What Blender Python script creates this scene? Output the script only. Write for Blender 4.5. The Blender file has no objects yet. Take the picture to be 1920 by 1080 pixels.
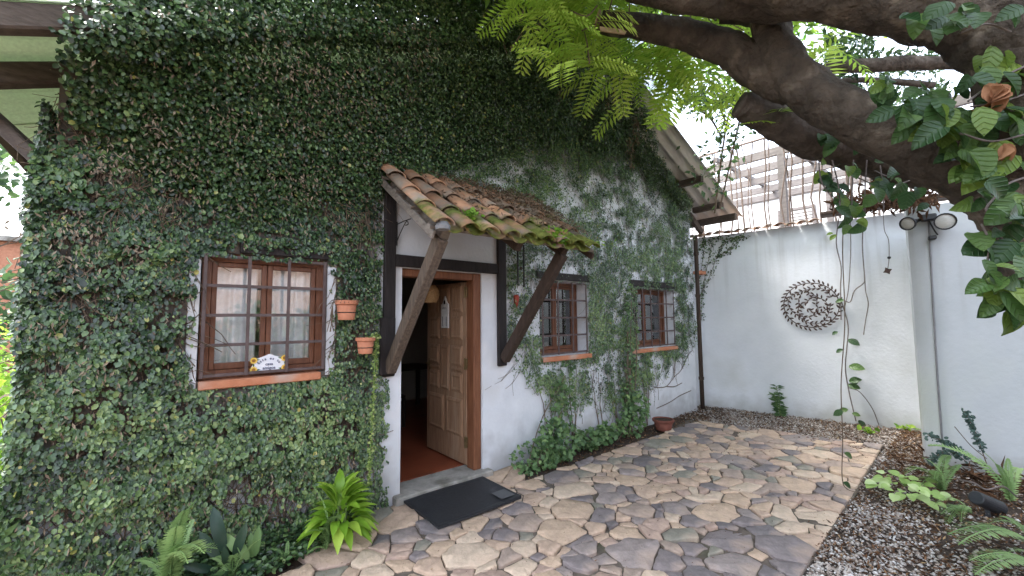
import bpy, math, random
import numpy as np
from mathutils import Vector, Matrix

random.seed(7)
rng = np.random.default_rng(7)
C = bpy.context.scene.collection
PI = math.pi

# ------------------------------------------------------------------ camera
FWD = Vector((0.64289071, 0.76244999, 0.07322259))
RGT = Vector((0.7649147, -0.64406242, -0.00943925))
UP = Vector((-0.03996296, -0.06207744, 0.99727095))
CAM = Vector((0.0, -3.5787, 1.6))
FPX = 780.0                                  # focal length in pixels of the 1920 wide photograph
cam_data = bpy.data.cameras.new('camera')
cam_data.sensor_width = 36.0
cam_data.lens = 36.0 * FPX / 1920.0
cam_data.clip_start = 0.05
cam_data.clip_end = 3000.0
cam = bpy.data.objects.new('camera', cam_data)
C.objects.link(cam)
cam.matrix_world = Matrix(((RGT.x, UP.x, -FWD.x, CAM.x), (RGT.y, UP.y, -FWD.y, CAM.y),
                           (RGT.z, UP.z, -FWD.z, CAM.z), (0, 0, 0, 1)))
bpy.context.scene.camera = cam

# ------------------------------------------------------------------ sky, sun, exposure
SUN_ELEV = math.radians(68)
SUN_AZ = math.radians(122)                   # direction towards the sun, from +X towards +Y
world = bpy.data.worlds.new('World')
bpy.context.scene.world = world
world.use_nodes = True
wn, wl = world.node_tree.nodes, world.node_tree.links
wn.clear()
w_out = wn.new('ShaderNodeOutputWorld')
w_bg = wn.new('ShaderNodeBackground')
w_sky = wn.new('ShaderNodeTexSky')
w_sky.sky_type = 'NISHITA'
w_sky.sun_disc = False
w_sky.sun_elevation = SUN_ELEV
w_sky.sun_rotation = math.radians(90) - SUN_AZ
w_sky.dust_density = 4.0
w_sky.air_density = 1.0
w_hsv = wn.new('ShaderNodeHueSaturation')
w_hsv.inputs['Saturation'].default_value = 0.52
w_hsv.inputs['Value'].default_value = 1.0
w_bg.inputs['Strength'].default_value = 0.15
wl.new(w_sky.outputs['Color'], w_hsv.inputs['Color'])
wl.new(w_hsv.outputs['Color'], w_bg.inputs['Color'])
wl.new(w_bg.outputs['Background'], w_out.inputs['Surface'])

sun_data = bpy.data.lights.new('sun', 'SUN')
sun_data.energy = 1.5
sun_data.angle = math.radians(20)
sun_data.color = (1.0, 0.975, 0.94)
sun = bpy.data.objects.new('sun', sun_data)
C.objects.link(sun)
sun_dir = Vector((math.cos(SUN_AZ) * math.cos(SUN_ELEV), math.sin(SUN_AZ) * math.cos(SUN_ELEV), math.sin(SUN_ELEV)))
sun.location = sun_dir * 30
sun.rotation_euler = (-sun_dir).to_track_quat('-Z', 'Y').to_euler()

vs = bpy.context.scene.view_settings
bpy.context.scene.display_settings.display_device = 'sRGB'
vs.view_transform = 'Standard'
vs.look = 'None'
vs.gamma = 1.0
vs.use_curve_mapping = False
vs.exposure = 2.95

# ------------------------------------------------------------------ materials
def lnode(nt, kind, **kw):
    n = nt.nodes.new(kind)
    for k, v in kw.items():
        setattr(n, k, v)
    return n

def ramp(nt, stops, interp='LINEAR'):
    r = nt.nodes.new('ShaderNodeValToRGB')
    r.color_ramp.interpolation = interp
    els = r.color_ramp.elements
    els[0].position, els[0].color = stops[0][0], (*stops[0][1], 1)
    els[1].position, els[1].color = stops[-1][0], (*stops[-1][1], 1)
    for p, c in stops[1:-1]:
        e = els.new(p)
        e.color = (*c, 1)
    return r

def mat(name, c1, c2=None, scale=8.0, rough=0.8, bump=0.3, bscale=None, detail=6.0, spec=0.3, c3=None,
        stretch=None, rnd=0.0, metallic=0.0, c3scale=2.0, c3at=(0.55, 0.7), bdist=0.01):
    """Noise between c1 and c2, larger patches of c3, a noise bump; rnd adds a per-object shift of value."""
    m = bpy.data.materials.new(name)
    m.use_nodes = True
    nt = m.node_tree
    b = nt.nodes['Principled BSDF']
    b.inputs['Roughness'].default_value = rough
    b.inputs['Specular IOR Level'].default_value = spec
    b.inputs['Metallic'].default_value = metallic
    tc = lnode(nt, 'ShaderNodeTexCoord')
    mp = lnode(nt, 'ShaderNodeMapping')
    nt.links.new(tc.outputs['Object'], mp.inputs['Vector'])
    if stretch:
        mp.inputs['Scale'].default_value = stretch
    oi = lnode(nt, 'ShaderNodeObjectInfo')
    if rnd:
        ml = lnode(nt, 'ShaderNodeVectorMath', operation='SCALE')
        ml.inputs[0].default_value = (13.0, 7.0, 5.0)
        nt.links.new(oi.outputs['Random'], ml.inputs['Scale'])
        nt.links.new(ml.outputs[0], mp.inputs['Location'])
    n1 = lnode(nt, 'ShaderNodeTexNoise')
    n1.inputs['Scale'].default_value = scale
    n1.inputs['Detail'].default_value = detail
    n1.inputs['Roughness'].default_value = 0.62
    nt.links.new(mp.outputs[0], n1.inputs['Vector'])
    r = ramp(nt, [(0.3, c1), (0.7, c2 or c1)])
    nt.links.new(n1.outputs['Fac'], r.inputs['Fac'])
    col = r.outputs['Color']
    if c3:
        n3 = lnode(nt, 'ShaderNodeTexNoise')
        n3.inputs['Scale'].default_value = c3scale
        n3.inputs['Detail'].default_value = 7.0
        nt.links.new(mp.outputs[0], n3.inputs['Vector'])
        r3 = ramp(nt, [(c3at[0], (0, 0, 0)), (c3at[1], (1, 1, 1))])
        nt.links.new(n3.outputs['Fac'], r3.inputs['Fac'])
        mx = lnode(nt, 'ShaderNodeMix', data_type='RGBA')
        nt.links.new(r3.outputs['Color'], mx.inputs['Factor'])
        nt.links.new(col, mx.inputs['A'])
        mx.inputs['B'].default_value = (*c3, 1)
        col = mx.outputs['Result']
    if rnd:
        mr = lnode(nt, 'ShaderNodeMapRange')
        mr.inputs['To Min'].default_value = 1.0 - rnd
        mr.inputs['To Max'].default_value = 1.0 + rnd
        nt.links.new(oi.outputs['Random'], mr.inputs['Value'])
        hv = lnode(nt, 'ShaderNodeHueSaturation')
        nt.links.new(mr.outputs[0], hv.inputs['Value'])
        nt.links.new(col, hv.inputs['Color'])
        col = hv.outputs['Color']
    nt.links.new(col, b.inputs['Base Color'])
    if bump:
        nb = lnode(nt, 'ShaderNodeTexNoise')
        nb.inputs['Scale'].default_value = bscale or scale * 2.5
        nb.inputs['Detail'].default_value = 8.0
        nt.links.new(mp.outputs[0], nb.inputs['Vector'])
        bp = lnode(nt, 'ShaderNodeBump')
        bp.inputs['Strength'].default_value = bump
        bp.inputs['Distance'].default_value = bdist
        nt.links.new(nb.outputs['Fac'], bp.inputs['Height'])
        nt.links.new(bp.outputs['Normal'], b.inputs['Normal'])
    return m

def leaf_mat(name, stops, rough=0.5, trans=0.25, spec=0.35, tboost=1.6, objrnd=False):
    """Leaf colour from the per-leaf 'tint' attribute (or the object's random), with some light passing through."""
    m = bpy.data.materials.new(name)
    m.use_nodes = True
    nt = m.node_tree
    b = nt.nodes['Principled BSDF']
    out = nt.nodes['Material Output']
    b.inputs['Roughness'].default_value = rough
    b.inputs['Specular IOR Level'].default_value = spec
    r = ramp(nt, stops)
    if objrnd:
        oi = lnode(nt, 'ShaderNodeObjectInfo')
        nt.links.new(oi.outputs['Random'], r.inputs['Fac'])
    else:
        at = lnode(nt, 'ShaderNodeAttribute', attribute_name='tint')
        nt.links.new(at.outputs['Fac'], r.inputs['Fac'])
    tc = lnode(nt, 'ShaderNodeTexCoord')
    nz = lnode(nt, 'ShaderNodeTexNoise')
    nz.inputs['Scale'].default_value = 60.0
    nt.links.new(tc.outputs['Object'], nz.inputs['Vector'])
    mr = lnode(nt, 'ShaderNodeMapRange')
    mr.inputs['To Min'].default_value = 0.75
    mr.inputs['To Max'].default_value = 1.25
    nt.links.new(nz.outputs['Fac'], mr.inputs['Value'])
    hv0 = lnode(nt, 'ShaderNodeHueSaturation')
    nt.links.new(mr.outputs[0], hv0.inputs['Value'])
    nt.links.new(r.outputs['Color'], hv0.inputs['Color'])
    nt.links.new(hv0.outputs['Color'], b.inputs['Base Color'])
    if trans > 0:
        hv = lnode(nt, 'ShaderNodeHueSaturation')
        hv.inputs['Value'].default_value = tboost
        hv.inputs['Saturation'].default_value = 1.0
        nt.links.new(hv0.outputs['Color'], hv.inputs['Color'])
        tr = lnode(nt, 'ShaderNodeBsdfTranslucent')
        nt.links.new(hv.outputs['Color'], tr.inputs['Color'])
        mx = lnode(nt, 'ShaderNodeMixShader')
        mx.inputs['Fac'].default_value = trans
        nt.links.new(b.outputs[0], mx.inputs[1])
        nt.links.new(tr.outputs[0], mx.inputs[2])
        nt.links.new(mx.outputs[0], out.inputs['Surface'])
    return m

def glass_mat(name, tint=(0.9, 0.95, 0.95), ior=1.5, base=0.03):
    m = bpy.data.materials.new(name)
    m.use_nodes = True
    nt = m.node_tree
    nt.nodes.remove(nt.nodes['Principled BSDF'])
    out = nt.nodes['Material Output']
    tr = lnode(nt, 'ShaderNodeBsdfTransparent')
    tr.inputs['Color'].default_value = (*tint, 1)
    gl = lnode(nt, 'ShaderNodeBsdfGlossy')
    gl.inputs['Roughness'].default_value = 0.02
    gl.inputs['Color'].default_value = (0.95, 0.97, 1, 1)
    fr = lnode(nt, 'ShaderNodeFresnel')
    fr.inputs['IOR'].default_value = ior
    ad = lnode(nt, 'ShaderNodeMath', operation='ADD')
    ad.inputs[1].default_value = base
    nt.links.new(fr.outputs[0], ad.inputs[0])
    mx = lnode(nt, 'ShaderNodeMixShader')
    nt.links.new(ad.outputs[0], mx.inputs['Fac'])
    nt.links.new(tr.outputs[0], mx.inputs[1])
    nt.links.new(gl.outputs[0], mx.inputs[2])
    nt.links.new(mx.outputs[0], out.inputs['Surface'])
    return m

M = {}
M['plaster'] = mat('white_plaster', (0.60, 0.62, 0.66), (0.72, 0.74, 0.78), scale=3.0, rough=0.9, bump=0.25, bscale=45,
                   c3=(0.50, 0.49, 0.46), c3scale=1.3, c3at=(0.56, 0.8))
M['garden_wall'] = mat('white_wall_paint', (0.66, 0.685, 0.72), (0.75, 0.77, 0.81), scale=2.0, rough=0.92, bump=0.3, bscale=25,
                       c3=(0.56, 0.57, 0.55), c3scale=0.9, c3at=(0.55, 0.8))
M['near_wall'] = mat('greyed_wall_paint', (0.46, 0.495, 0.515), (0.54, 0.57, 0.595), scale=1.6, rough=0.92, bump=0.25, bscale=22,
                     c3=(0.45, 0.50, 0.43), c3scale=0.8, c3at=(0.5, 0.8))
M['black_wood'] = mat('black_stained_wood', (0.012, 0.010, 0.010), (0.03, 0.024, 0.024), scale=5, stretch=(6, 6, 1), rough=0.75, bump=0.5)
M['dark_wood'] = mat('dark_brown_wood', (0.03, 0.02, 0.015), (0.075, 0.05, 0.038), scale=5, stretch=(8, 8, 1.2), rough=0.8, bump=0.5)
M['worn_wood'] = mat('worn_brown_wood', (0.06, 0.045, 0.037), (0.165, 0.125, 0.095), scale=6, stretch=(9, 9, 1.0), rough=0.85, bump=0.6)
M['grey_wood'] = mat('weathered_grey_wood', (0.13, 0.11, 0.095), (0.27, 0.235, 0.205), scale=6, stretch=(2, 2, 6), rough=0.9, bump=0.6)
M['beam_wood'] = mat('old_beam_wood', (0.055, 0.042, 0.036), (0.12, 0.095, 0.08), scale=6, stretch=(2, 3, 6), rough=0.9, bump=0.5)
M['frame_wood'] = mat('red_brown_window_wood', (0.10, 0.036, 0.018), (0.19, 0.075, 0.038), scale=7, stretch=(7, 7, 1), rough=0.5, bump=0.3, spec=0.4)
M['door_wood'] = mat('oiled_door_wood', (0.20, 0.11, 0.062), (0.37, 0.225, 0.14), scale=5, stretch=(10, 10, 0.9), rough=0.55, bump=0.4,
                     spec=0.35, c3=(0.38, 0.27, 0.19), c3scale=1.6, c3at=(0.5, 0.8))
M['door_frame'] = mat('door_frame_wood', (0.12, 0.045, 0.022), (0.24, 0.10, 0.05), scale=5, stretch=(9, 9, 0.9), rough=0.55, bump=0.35)
M['grille'] = mat('brown_painted_iron', (0.075, 0.052, 0.05), (0.12, 0.088, 0.086), scale=14, rough=0.6, bump=0.2)
M['black_iron'] = mat('black_iron', (0.012, 0.012, 0.013), (0.03, 0.028, 0.028), scale=20, rough=0.5, bump=0.2)
M['rust_iron'] = mat('rusted_dark_iron', (0.028, 0.018, 0.016), (0.08, 0.045, 0.035), scale=25, rough=0.75, bump=0.3)
M['brass'] = mat('aged_brass', (0.12, 0.085, 0.04), (0.22, 0.16, 0.08), scale=30, rough=0.45, bump=0.1, metallic=0.7)
M['brick_sill'] = mat('orange_brick_sill', (0.40, 0.145, 0.075), (0.52, 0.23, 0.13), scale=10, rough=0.9, bump=0.5, c3=(0.45, 0.33, 0.27), c3scale=3)
M['terracotta'] = mat('terracotta_pot', (0.44, 0.17, 0.095), (0.52, 0.225, 0.135), scale=9, rough=0.8, bump=0.15)
M['old_pot'] = mat('old_clay_pot', (0.13, 0.045, 0.033), (0.22, 0.08, 0.055), scale=9, rough=0.8, bump=0.2)
M['concrete'] = mat('grey_concrete', (0.20, 0.19, 0.17), (0.36, 0.34, 0.31), scale=9, rough=0.92, bump=0.6, c3=(0.13, 0.12, 0.10), c3scale=4)
M['rubber'] = mat('black_rubber', (0.014, 0.015, 0.018), (0.028, 0.030, 0.034), scale=40, rough=0.62, bump=0.25, bscale=180, spec=0.4,
                  c3=(0.065, 0.065, 0.068), c3scale=5, c3at=(0.62, 0.8))
M['label_grey'] = mat('grey_label', (0.075, 0.078, 0.082), (0.10, 0.10, 0.105), scale=20, rough=0.6, bump=0.1)
M['red_floor'] = mat('red_cement_floor', (0.20, 0.048, 0.022), (0.29, 0.082, 0.04), scale=3, rough=0.36, bump=0.08, spec=0.5,
                     c3=(0.15, 0.04, 0.02), c3scale=2)
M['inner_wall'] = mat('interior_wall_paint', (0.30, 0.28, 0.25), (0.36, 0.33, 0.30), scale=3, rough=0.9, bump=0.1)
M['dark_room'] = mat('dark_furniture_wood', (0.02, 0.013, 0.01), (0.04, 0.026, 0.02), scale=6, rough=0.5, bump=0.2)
M['wicker'] = mat('woven_wicker', (0.26, 0.15, 0.06), (0.50, 0.33, 0.17), scale=50, stretch=(1, 1, 3), rough=0.8, bump=0.6)
M['white_glaze'] = mat('white_glazed_ceramic', (0.66, 0.67, 0.74), (0.74, 0.75, 0.80), scale=12, rough=0.2, bump=0.05, spec=0.5)
M['blue_glaze'] = mat('blue_painted_glaze', (0.05, 0.055, 0.12), (0.08, 0.09, 0.17), scale=12, rough=0.25, bump=0.0)
M['green_glaze'] = mat('green_painted_glaze', (0.05, 0.11, 0.05), (0.09, 0.17, 0.08), scale=12, rough=0.25, bump=0.0)
M['yellow_glaze'] = mat('yellow_painted_glaze', (0.72, 0.44, 0.05), (0.82, 0.58, 0.14), scale=22, rough=0.25, bump=0.0)
M['brown_glaze'] = mat('brown_painted_glaze', (0.22, 0.09, 0.02), (0.34, 0.16, 0.04), scale=22, rough=0.3, bump=0.0)
M['white_board'] = mat('whitewashed_board', (0.52, 0.50, 0.48), (0.68, 0.66, 0.63), scale=20, rough=0.8, bump=0.3)
M['red_clay'] = mat('red_clay_ornament', (0.26, 0.035, 0.02), (0.36, 0.06, 0.04), scale=20, rough=0.5, bump=0.2)
M['roof_sheet'] = mat('fibre_cement_sheet', (0.66, 0.65, 0.63), (0.78, 0.77, 0.75), scale=3, rough=0.9, bump=0.2, c3=(0.52, 0.50, 0.47), c3scale=2)
M['green_sheet'] = leaf_mat('translucent_green_sheet', [(0, (0.46, 0.54, 0.40)), (1, (0.58, 0.65, 0.50))], rough=0.6, trans=0.22, tboost=1.0, objrnd=True)
M['bark'] = mat('rough_tree_bark', (0.026, 0.021, 0.017), (0.105, 0.082, 0.063), scale=5, rough=0.95, bump=1.0, bscale=14, bdist=0.06, detail=10,
                c3=(0.19, 0.155, 0.12), c3scale=6.5, c3at=(0.56, 0.72))
M['bark_pale'] = mat('lichened_tree_bark', (0.04, 0.032, 0.026), (0.12, 0.096, 0.08), scale=8, rough=0.95, bump=1.0, bscale=20, bdist=0.03,
                     c3=(0.15, 0.13, 0.11), c3scale=8, c3at=(0.6, 0.72))
M['cut_wood'] = mat('bare_cut_wood', (0.34, 0.24, 0.15), (0.46, 0.34, 0.22), scale=12, rough=0.9, bump=0.4)
M['twig'] = mat('brown_twig', (0.075, 0.055, 0.04), (0.20, 0.15, 0.11), scale=30, rough=0.9, bump=0.3)
M['vine_stem'] = mat('grey_vine_stem', (0.10, 0.085, 0.08), (0.20, 0.17, 0.16), scale=30, rough=0.9, bump=0.3)
M['green_stem'] = mat('green_stem', (0.10, 0.17, 0.04), (0.17, 0.26, 0.07), scale=30, rough=0.7, bump=0.1)
M['soil'] = mat('dark_soil', (0.022, 0.014, 0.010), (0.075, 0.048, 0.033), scale=16, rough=0.95, bump=1.0, bscale=50, bdist=0.03)
M['mortar'] = mat('stone_bedding', (0.07, 0.056, 0.045), (0.17, 0.14, 0.115), scale=14, rough=0.95, bump=0.8, c3=(0.05, 0.06, 0.03), c3scale=3)
M['gravel_bed'] = mat('gravel_bed', (0.025, 0.017, 0.013), (0.09, 0.068, 0.055), scale=40, rough=0.95, bump=0.9, c3=(0.07, 0.045, 0.03), c3scale=2.5)
M['white_far'] = mat('bright_white_building_paint', (0.74, 0.74, 0.74), (0.80, 0.80, 0.80), scale=1, rough=0.9, bump=0.05)
M['pale_tower'] = mat('pale_blue_tower_paint', (0.60, 0.67, 0.74), (0.66, 0.72, 0.78), scale=1, rough=0.9, bump=0.05)
M['pergola'] = mat('brown_painted_pergola_wood', (0.135, 0.12, 0.115), (0.22, 0.20, 0.19), scale=6, stretch=(4, 1, 4), rough=0.8, bump=0.3)
M['rod'] = mat('thin_brown_rod', (0.09, 0.07, 0.06), (0.16, 0.12, 0.10), scale=20, rough=0.85, bump=0.2)
M['lamp_black'] = mat('black_lamp_plastic', (0.012, 0.013, 0.015), (0.02, 0.021, 0.024), scale=20, rough=0.45, bump=0.1, spec=0.45)
M['lamp_lens'] = mat('ribbed_lamp_lens', (0.46, 0.47, 0.44), (0.58, 0.58, 0.54), scale=30, stretch=(1, 1, 6), rough=0.18, bump=0.3, spec=0.6)
M['cable'] = mat('grey_cable', (0.16, 0.165, 0.17), (0.22, 0.22, 0.23), scale=20, rough=0.6, bump=0.1)
M['spot'] = mat('black_spotlight_metal', (0.018, 0.021, 0.026), (0.035, 0.039, 0.045), scale=18, rough=0.5, bump=0.2, spec=0.45)
M['orange_brick'] = mat('orange_brick_wall', (0.34, 0.15, 0.09), (0.50, 0.24, 0.15), scale=12, rough=0.9, bump=0.5)
M['curtain'] = mat('white_lace_curtain', (0.70, 0.70, 0.70), (0.88, 0.88, 0.88), scale=26, rough=0.9, bump=0.4, spec=0.1)
M['glass'] = glass_mat('window_glass', tint=(0.98, 0.99, 0.99), base=0.05)
M['glass_dark'] = glass_mat('window_glass_room', base=0.16)

def tile_material():
    m = mat('mossy_clay_tile', (0.30, 0.145, 0.08), (0.52, 0.29, 0.175), scale=6, rough=0.9, bump=0.8, rnd=0.4,
            c3=(0.24, 0.20, 0.16), c3scale=3.6, c3at=(0.42, 0.62))
    nt = m.node_tree
    b = nt.nodes['Principled BSDF']
    src = b.inputs['Base Color'].links[0].from_socket
    tc = lnode(nt, 'ShaderNodeTexCoord')
    geo = lnode(nt, 'ShaderNodeNewGeometry')
    nz = lnode(nt, 'ShaderNodeTexNoise')
    nz.inputs['Scale'].default_value = 4.2
    nz.inputs['Detail'].default_value = 7
    nt.links.new(geo.outputs['Position'], nz.inputs['Vector'])
    sp = lnode(nt, 'ShaderNodeSeparateXYZ')
    nt.links.new(geo.outputs['Position'], sp.inputs[0])
    low = lnode(nt, 'ShaderNodeMapRange')              # moss grows on the wetter lower courses
    low.inputs['From Min'].default_value = 2.85
    low.inputs['From Max'].default_value = 2.25
    low.inputs['To Min'].default_value = -0.22
    low.inputs['To Max'].default_value = 0.10
    nt.links.new(sp.outputs['Z'], low.inputs['Value'])
    ad = lnode(nt, 'ShaderNodeMath', operation='ADD')
    nt.links.new(nz.outputs['Fac'], ad.inputs[0])
    nt.links.new(low.outputs[0], ad.inputs[1])
    r = ramp(nt, [(0.44, (0, 0, 0)), (0.58, (1, 1, 1))])
    nt.links.new(ad.outputs[0], r.inputs['Fac'])
    n2 = lnode(nt, 'ShaderNodeTexNoise')
    n2.inputs['Scale'].default_value = 25
    nt.links.new(geo.outputs['Position'], n2.inputs['Vector'])
    mc = ramp(nt, [(0.3, (0.07, 0.085, 0.015)), (0.7, (0.18, 0.20, 0.045))])
    nt.links.new(n2.outputs['Fac'], mc.inputs['Fac'])
    mx = lnode(nt, 'ShaderNodeMix', data_type='RGBA')
    nt.links.new(r.outputs['Color'], mx.inputs['Factor'])
    nt.links.new(src, mx.inputs['A'])
    nt.links.new(mc.outputs['Color'], mx.inputs['B'])
    nt.links.new(mx.outputs['Result'], b.inputs['Base Color'])
    return m
M['tile'] = tile_material()

def stone_material():
    m = bpy.data.materials.new('split_paving_stone')
    m.use_nodes = True
    nt = m.node_tree
    b = nt.nodes['Principled BSDF']
    b.inputs['Roughness'].default_value = 0.72
    b.inputs['Specular IOR Level'].default_value = 0.35
    oi = lnode(nt, 'ShaderNodeObjectInfo')
    base = ramp(nt, [(0.0, (0.47, 0.345, 0.26)), (0.16, (0.54, 0.425, 0.325)), (0.30, (0.40, 0.29, 0.235)), (0.42, (0.50, 0.37, 0.27)),
                     (0.54, (0.34, 0.265, 0.22)), (0.65, (0.21, 0.18, 0.178)), (0.77, (0.28, 0.235, 0.22)), (0.88, (0.17, 0.15, 0.152)),
                     (0.94, (0.24, 0.225, 0.185))], 'CONSTANT')
    at_ = lnode(nt, 'ShaderNodeAttribute', attribute_name='tint')
    nt.links.new(at_.outputs['Fac'], base.inputs['Fac'])
    tc = lnode(nt, 'ShaderNodeTexCoord')
    n1 = lnode(nt, 'ShaderNodeTexNoise')
    n1.inputs['Scale'].default_value = 6.0
    n1.inputs['Detail'].default_value = 12.0
    n1.inputs['Roughness'].default_value = 0.78
    nt.links.new(tc.outputs['Object'], n1.inputs['Vector'])
    mr = lnode(nt, 'ShaderNodeMapRange')
    mr.inputs['From Min'].default_value = 0.25
    mr.inputs['From Max'].default_value = 0.75
    mr.inputs['To Min'].default_value = 0.52
    mr.inputs['To Max'].default_value = 1.52
    nt.links.new(n1.outputs['Fac'], mr.inputs['Value'])
    hv = lnode(nt, 'ShaderNodeHueSaturation')
    nt.links.new(mr.outputs[0], hv.inputs['Value'])
    nt.links.new(base.outputs['Color'], hv.inputs['Color'])
    n2 = lnode(nt, 'ShaderNodeTexNoise')
    n2.inputs['Scale'].default_value = 2.6
    n2.inputs['Detail'].default_value = 6.0
    nt.links.new(tc.outputs['Object'], n2.inputs['Vector'])
    r2 = ramp(nt, [(0.52, (0, 0, 0)), (0.66, (1, 1, 1))])
    nt.links.new(n2.outputs['Fac'], r2.inputs['Fac'])
    fm = lnode(nt, 'ShaderNodeMath', operation='MULTIPLY')
    fm.inputs[1].default_value = 0.5
    nt.links.new(r2.outputs['Color'], fm.inputs[0])
    mx = lnode(nt, 'ShaderNodeMix', data_type='RGBA')
    nt.links.new(fm.outputs[0], mx.inputs['Factor'])
    nt.links.new(hv.outputs['Color'], mx.inputs['A'])
    mx.inputs['B'].default_value = (0.46, 0.335, 0.245, 1)
    nt.links.new(mx.outputs['Result'], b.inputs['Base Color'])
    rr = lnode(nt, 'ShaderNodeMapRange')
    rr.inputs['To Min'].default_value = 0.45
    rr.inputs['To Max'].default_value = 0.9
    nt.links.new(n2.outputs['Fac'], rr.inputs['Value'])
    nt.links.new(rr.outputs[0], b.inputs['Roughness'])
    nb = lnode(nt, 'ShaderNodeTexNoise')
    nb.inputs['Scale'].default_value = 9.0
    nb.inputs['Detail'].default_value = 12.0
    nb.inputs['Roughness'].default_value = 0.65
    nt.links.new(tc.outputs['Object'], nb.inputs['Vector'])
    bp = lnode(nt, 'ShaderNodeBump')
    bp.inputs['Strength'].default_value = 0.9
    bp.inputs['Distance'].default_value = 0.03
    nt.links.new(nb.outputs['Fac'], bp.inputs['Height'])
    nt.links.new(bp.outputs['Normal'], b.inputs['Normal'])
    return m
M['stone'] = stone_material()

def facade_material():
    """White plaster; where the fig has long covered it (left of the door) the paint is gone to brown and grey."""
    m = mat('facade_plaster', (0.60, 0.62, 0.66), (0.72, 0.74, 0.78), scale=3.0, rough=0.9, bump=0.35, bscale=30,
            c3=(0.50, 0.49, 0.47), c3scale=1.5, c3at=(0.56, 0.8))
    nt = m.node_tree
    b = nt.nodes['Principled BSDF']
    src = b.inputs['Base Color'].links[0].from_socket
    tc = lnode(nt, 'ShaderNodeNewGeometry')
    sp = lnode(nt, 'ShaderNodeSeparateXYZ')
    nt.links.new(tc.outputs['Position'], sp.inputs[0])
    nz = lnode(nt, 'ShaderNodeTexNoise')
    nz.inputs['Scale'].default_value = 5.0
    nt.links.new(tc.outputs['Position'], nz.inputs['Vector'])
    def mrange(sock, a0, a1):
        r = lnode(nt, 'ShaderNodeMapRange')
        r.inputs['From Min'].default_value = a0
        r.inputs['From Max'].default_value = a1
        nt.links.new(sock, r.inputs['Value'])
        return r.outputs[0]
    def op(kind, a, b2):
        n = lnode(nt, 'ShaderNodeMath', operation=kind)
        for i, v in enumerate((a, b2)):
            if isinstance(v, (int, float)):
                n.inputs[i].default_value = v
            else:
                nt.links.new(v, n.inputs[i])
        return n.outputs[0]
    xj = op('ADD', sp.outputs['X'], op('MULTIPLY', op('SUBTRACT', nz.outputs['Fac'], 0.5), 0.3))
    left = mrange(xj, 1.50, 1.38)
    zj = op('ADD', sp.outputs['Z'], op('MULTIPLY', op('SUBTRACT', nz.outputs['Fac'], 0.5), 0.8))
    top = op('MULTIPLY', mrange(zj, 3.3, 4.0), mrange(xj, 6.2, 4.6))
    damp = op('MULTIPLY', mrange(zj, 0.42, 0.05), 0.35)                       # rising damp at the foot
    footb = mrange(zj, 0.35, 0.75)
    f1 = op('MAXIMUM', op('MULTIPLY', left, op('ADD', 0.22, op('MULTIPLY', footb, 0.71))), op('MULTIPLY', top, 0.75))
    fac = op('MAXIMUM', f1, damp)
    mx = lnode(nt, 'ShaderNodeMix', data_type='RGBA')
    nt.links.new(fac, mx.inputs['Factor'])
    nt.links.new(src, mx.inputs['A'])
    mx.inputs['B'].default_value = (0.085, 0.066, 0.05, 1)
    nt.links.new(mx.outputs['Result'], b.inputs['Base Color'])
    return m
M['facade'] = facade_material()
def add_dirt(m, ztop, streak=0.35, splash=0.55):
    """Rain streaks under the coping and a soil splash band along the foot."""
    nt = m.node_tree
    b = nt.nodes['Principled BSDF']
    src = b.inputs['Base Color'].links[0].from_socket
    geo = lnode(nt, 'ShaderNodeNewGeometry')
    sp = lnode(nt, 'ShaderNodeSeparateXYZ')
    nt.links.new(geo.outputs['Position'], sp.inputs[0])
    def noise(scale, sc):
        mp = lnode(nt, 'ShaderNodeMapping')
        mp.inputs['Scale'].default_value = sc
        nt.links.new(geo.outputs['Position'], mp.inputs['Vector'])
        n = lnode(nt, 'ShaderNodeTexNoise')
        n.inputs['Scale'].default_value = scale
        n.inputs['Detail'].default_value = 6
        nt.links.new(mp.outputs[0], n.inputs['Vector'])
        return n.outputs['Fac']
    def mrange(sock, a0, a1, t1):
        r = lnode(nt, 'ShaderNodeMapRange')
        r.inputs['From Min'].default_value, r.inputs['From Max'].default_value, r.inputs['To Max'].default_value = a0, a1, t1
        nt.links.new(sock, r.inputs['Value'])
        return r.outputs[0]
    def op(kind, a, c):
        n = lnode(nt, 'ShaderNodeMath', operation=kind)
        nt.links.new(a, n.inputs[0])
        if isinstance(c, (int, float)): n.inputs[1].default_value = c
        else: nt.links.new(c, n.inputs[1])
        return n.outputs[0]
    st = op('MULTIPLY', mrange(noise(3.0, (4, 4, 0.18)), 0.50, 0.72, 1.0), mrange(sp.outputs['Z'], ztop - 1.5, ztop, streak))
    st2 = op('MULTIPLY', mrange(noise(2.2, (1, 1, 1)), 0.40, 0.62, 1.0), mrange(sp.outputs['Z'], ztop - 0.45, ztop, streak * 1.3))
    zz = op('ADD', sp.outputs['Z'], op('MULTIPLY', noise(6.0, (1, 1, 1)), 0.35))
    spl = mrange(zz, 0.42, 0.12, splash)
    f = op('MAXIMUM', op('MAXIMUM', st, st2), spl)
    mx = lnode(nt, 'ShaderNodeMix', data_type='RGBA')
    nt.links.new(f, mx.inputs['Factor'])
    nt.links.new(src, mx.inputs['A'])
    mx.inputs['B'].default_value = (0.27, 0.25, 0.215, 1)
    nt.links.new(mx.outputs['Result'], b.inputs['Base Color'])
add_dirt(M['garden_wall'], 3.07)
add_dirt(M['near_wall'], 2.80)

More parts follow.
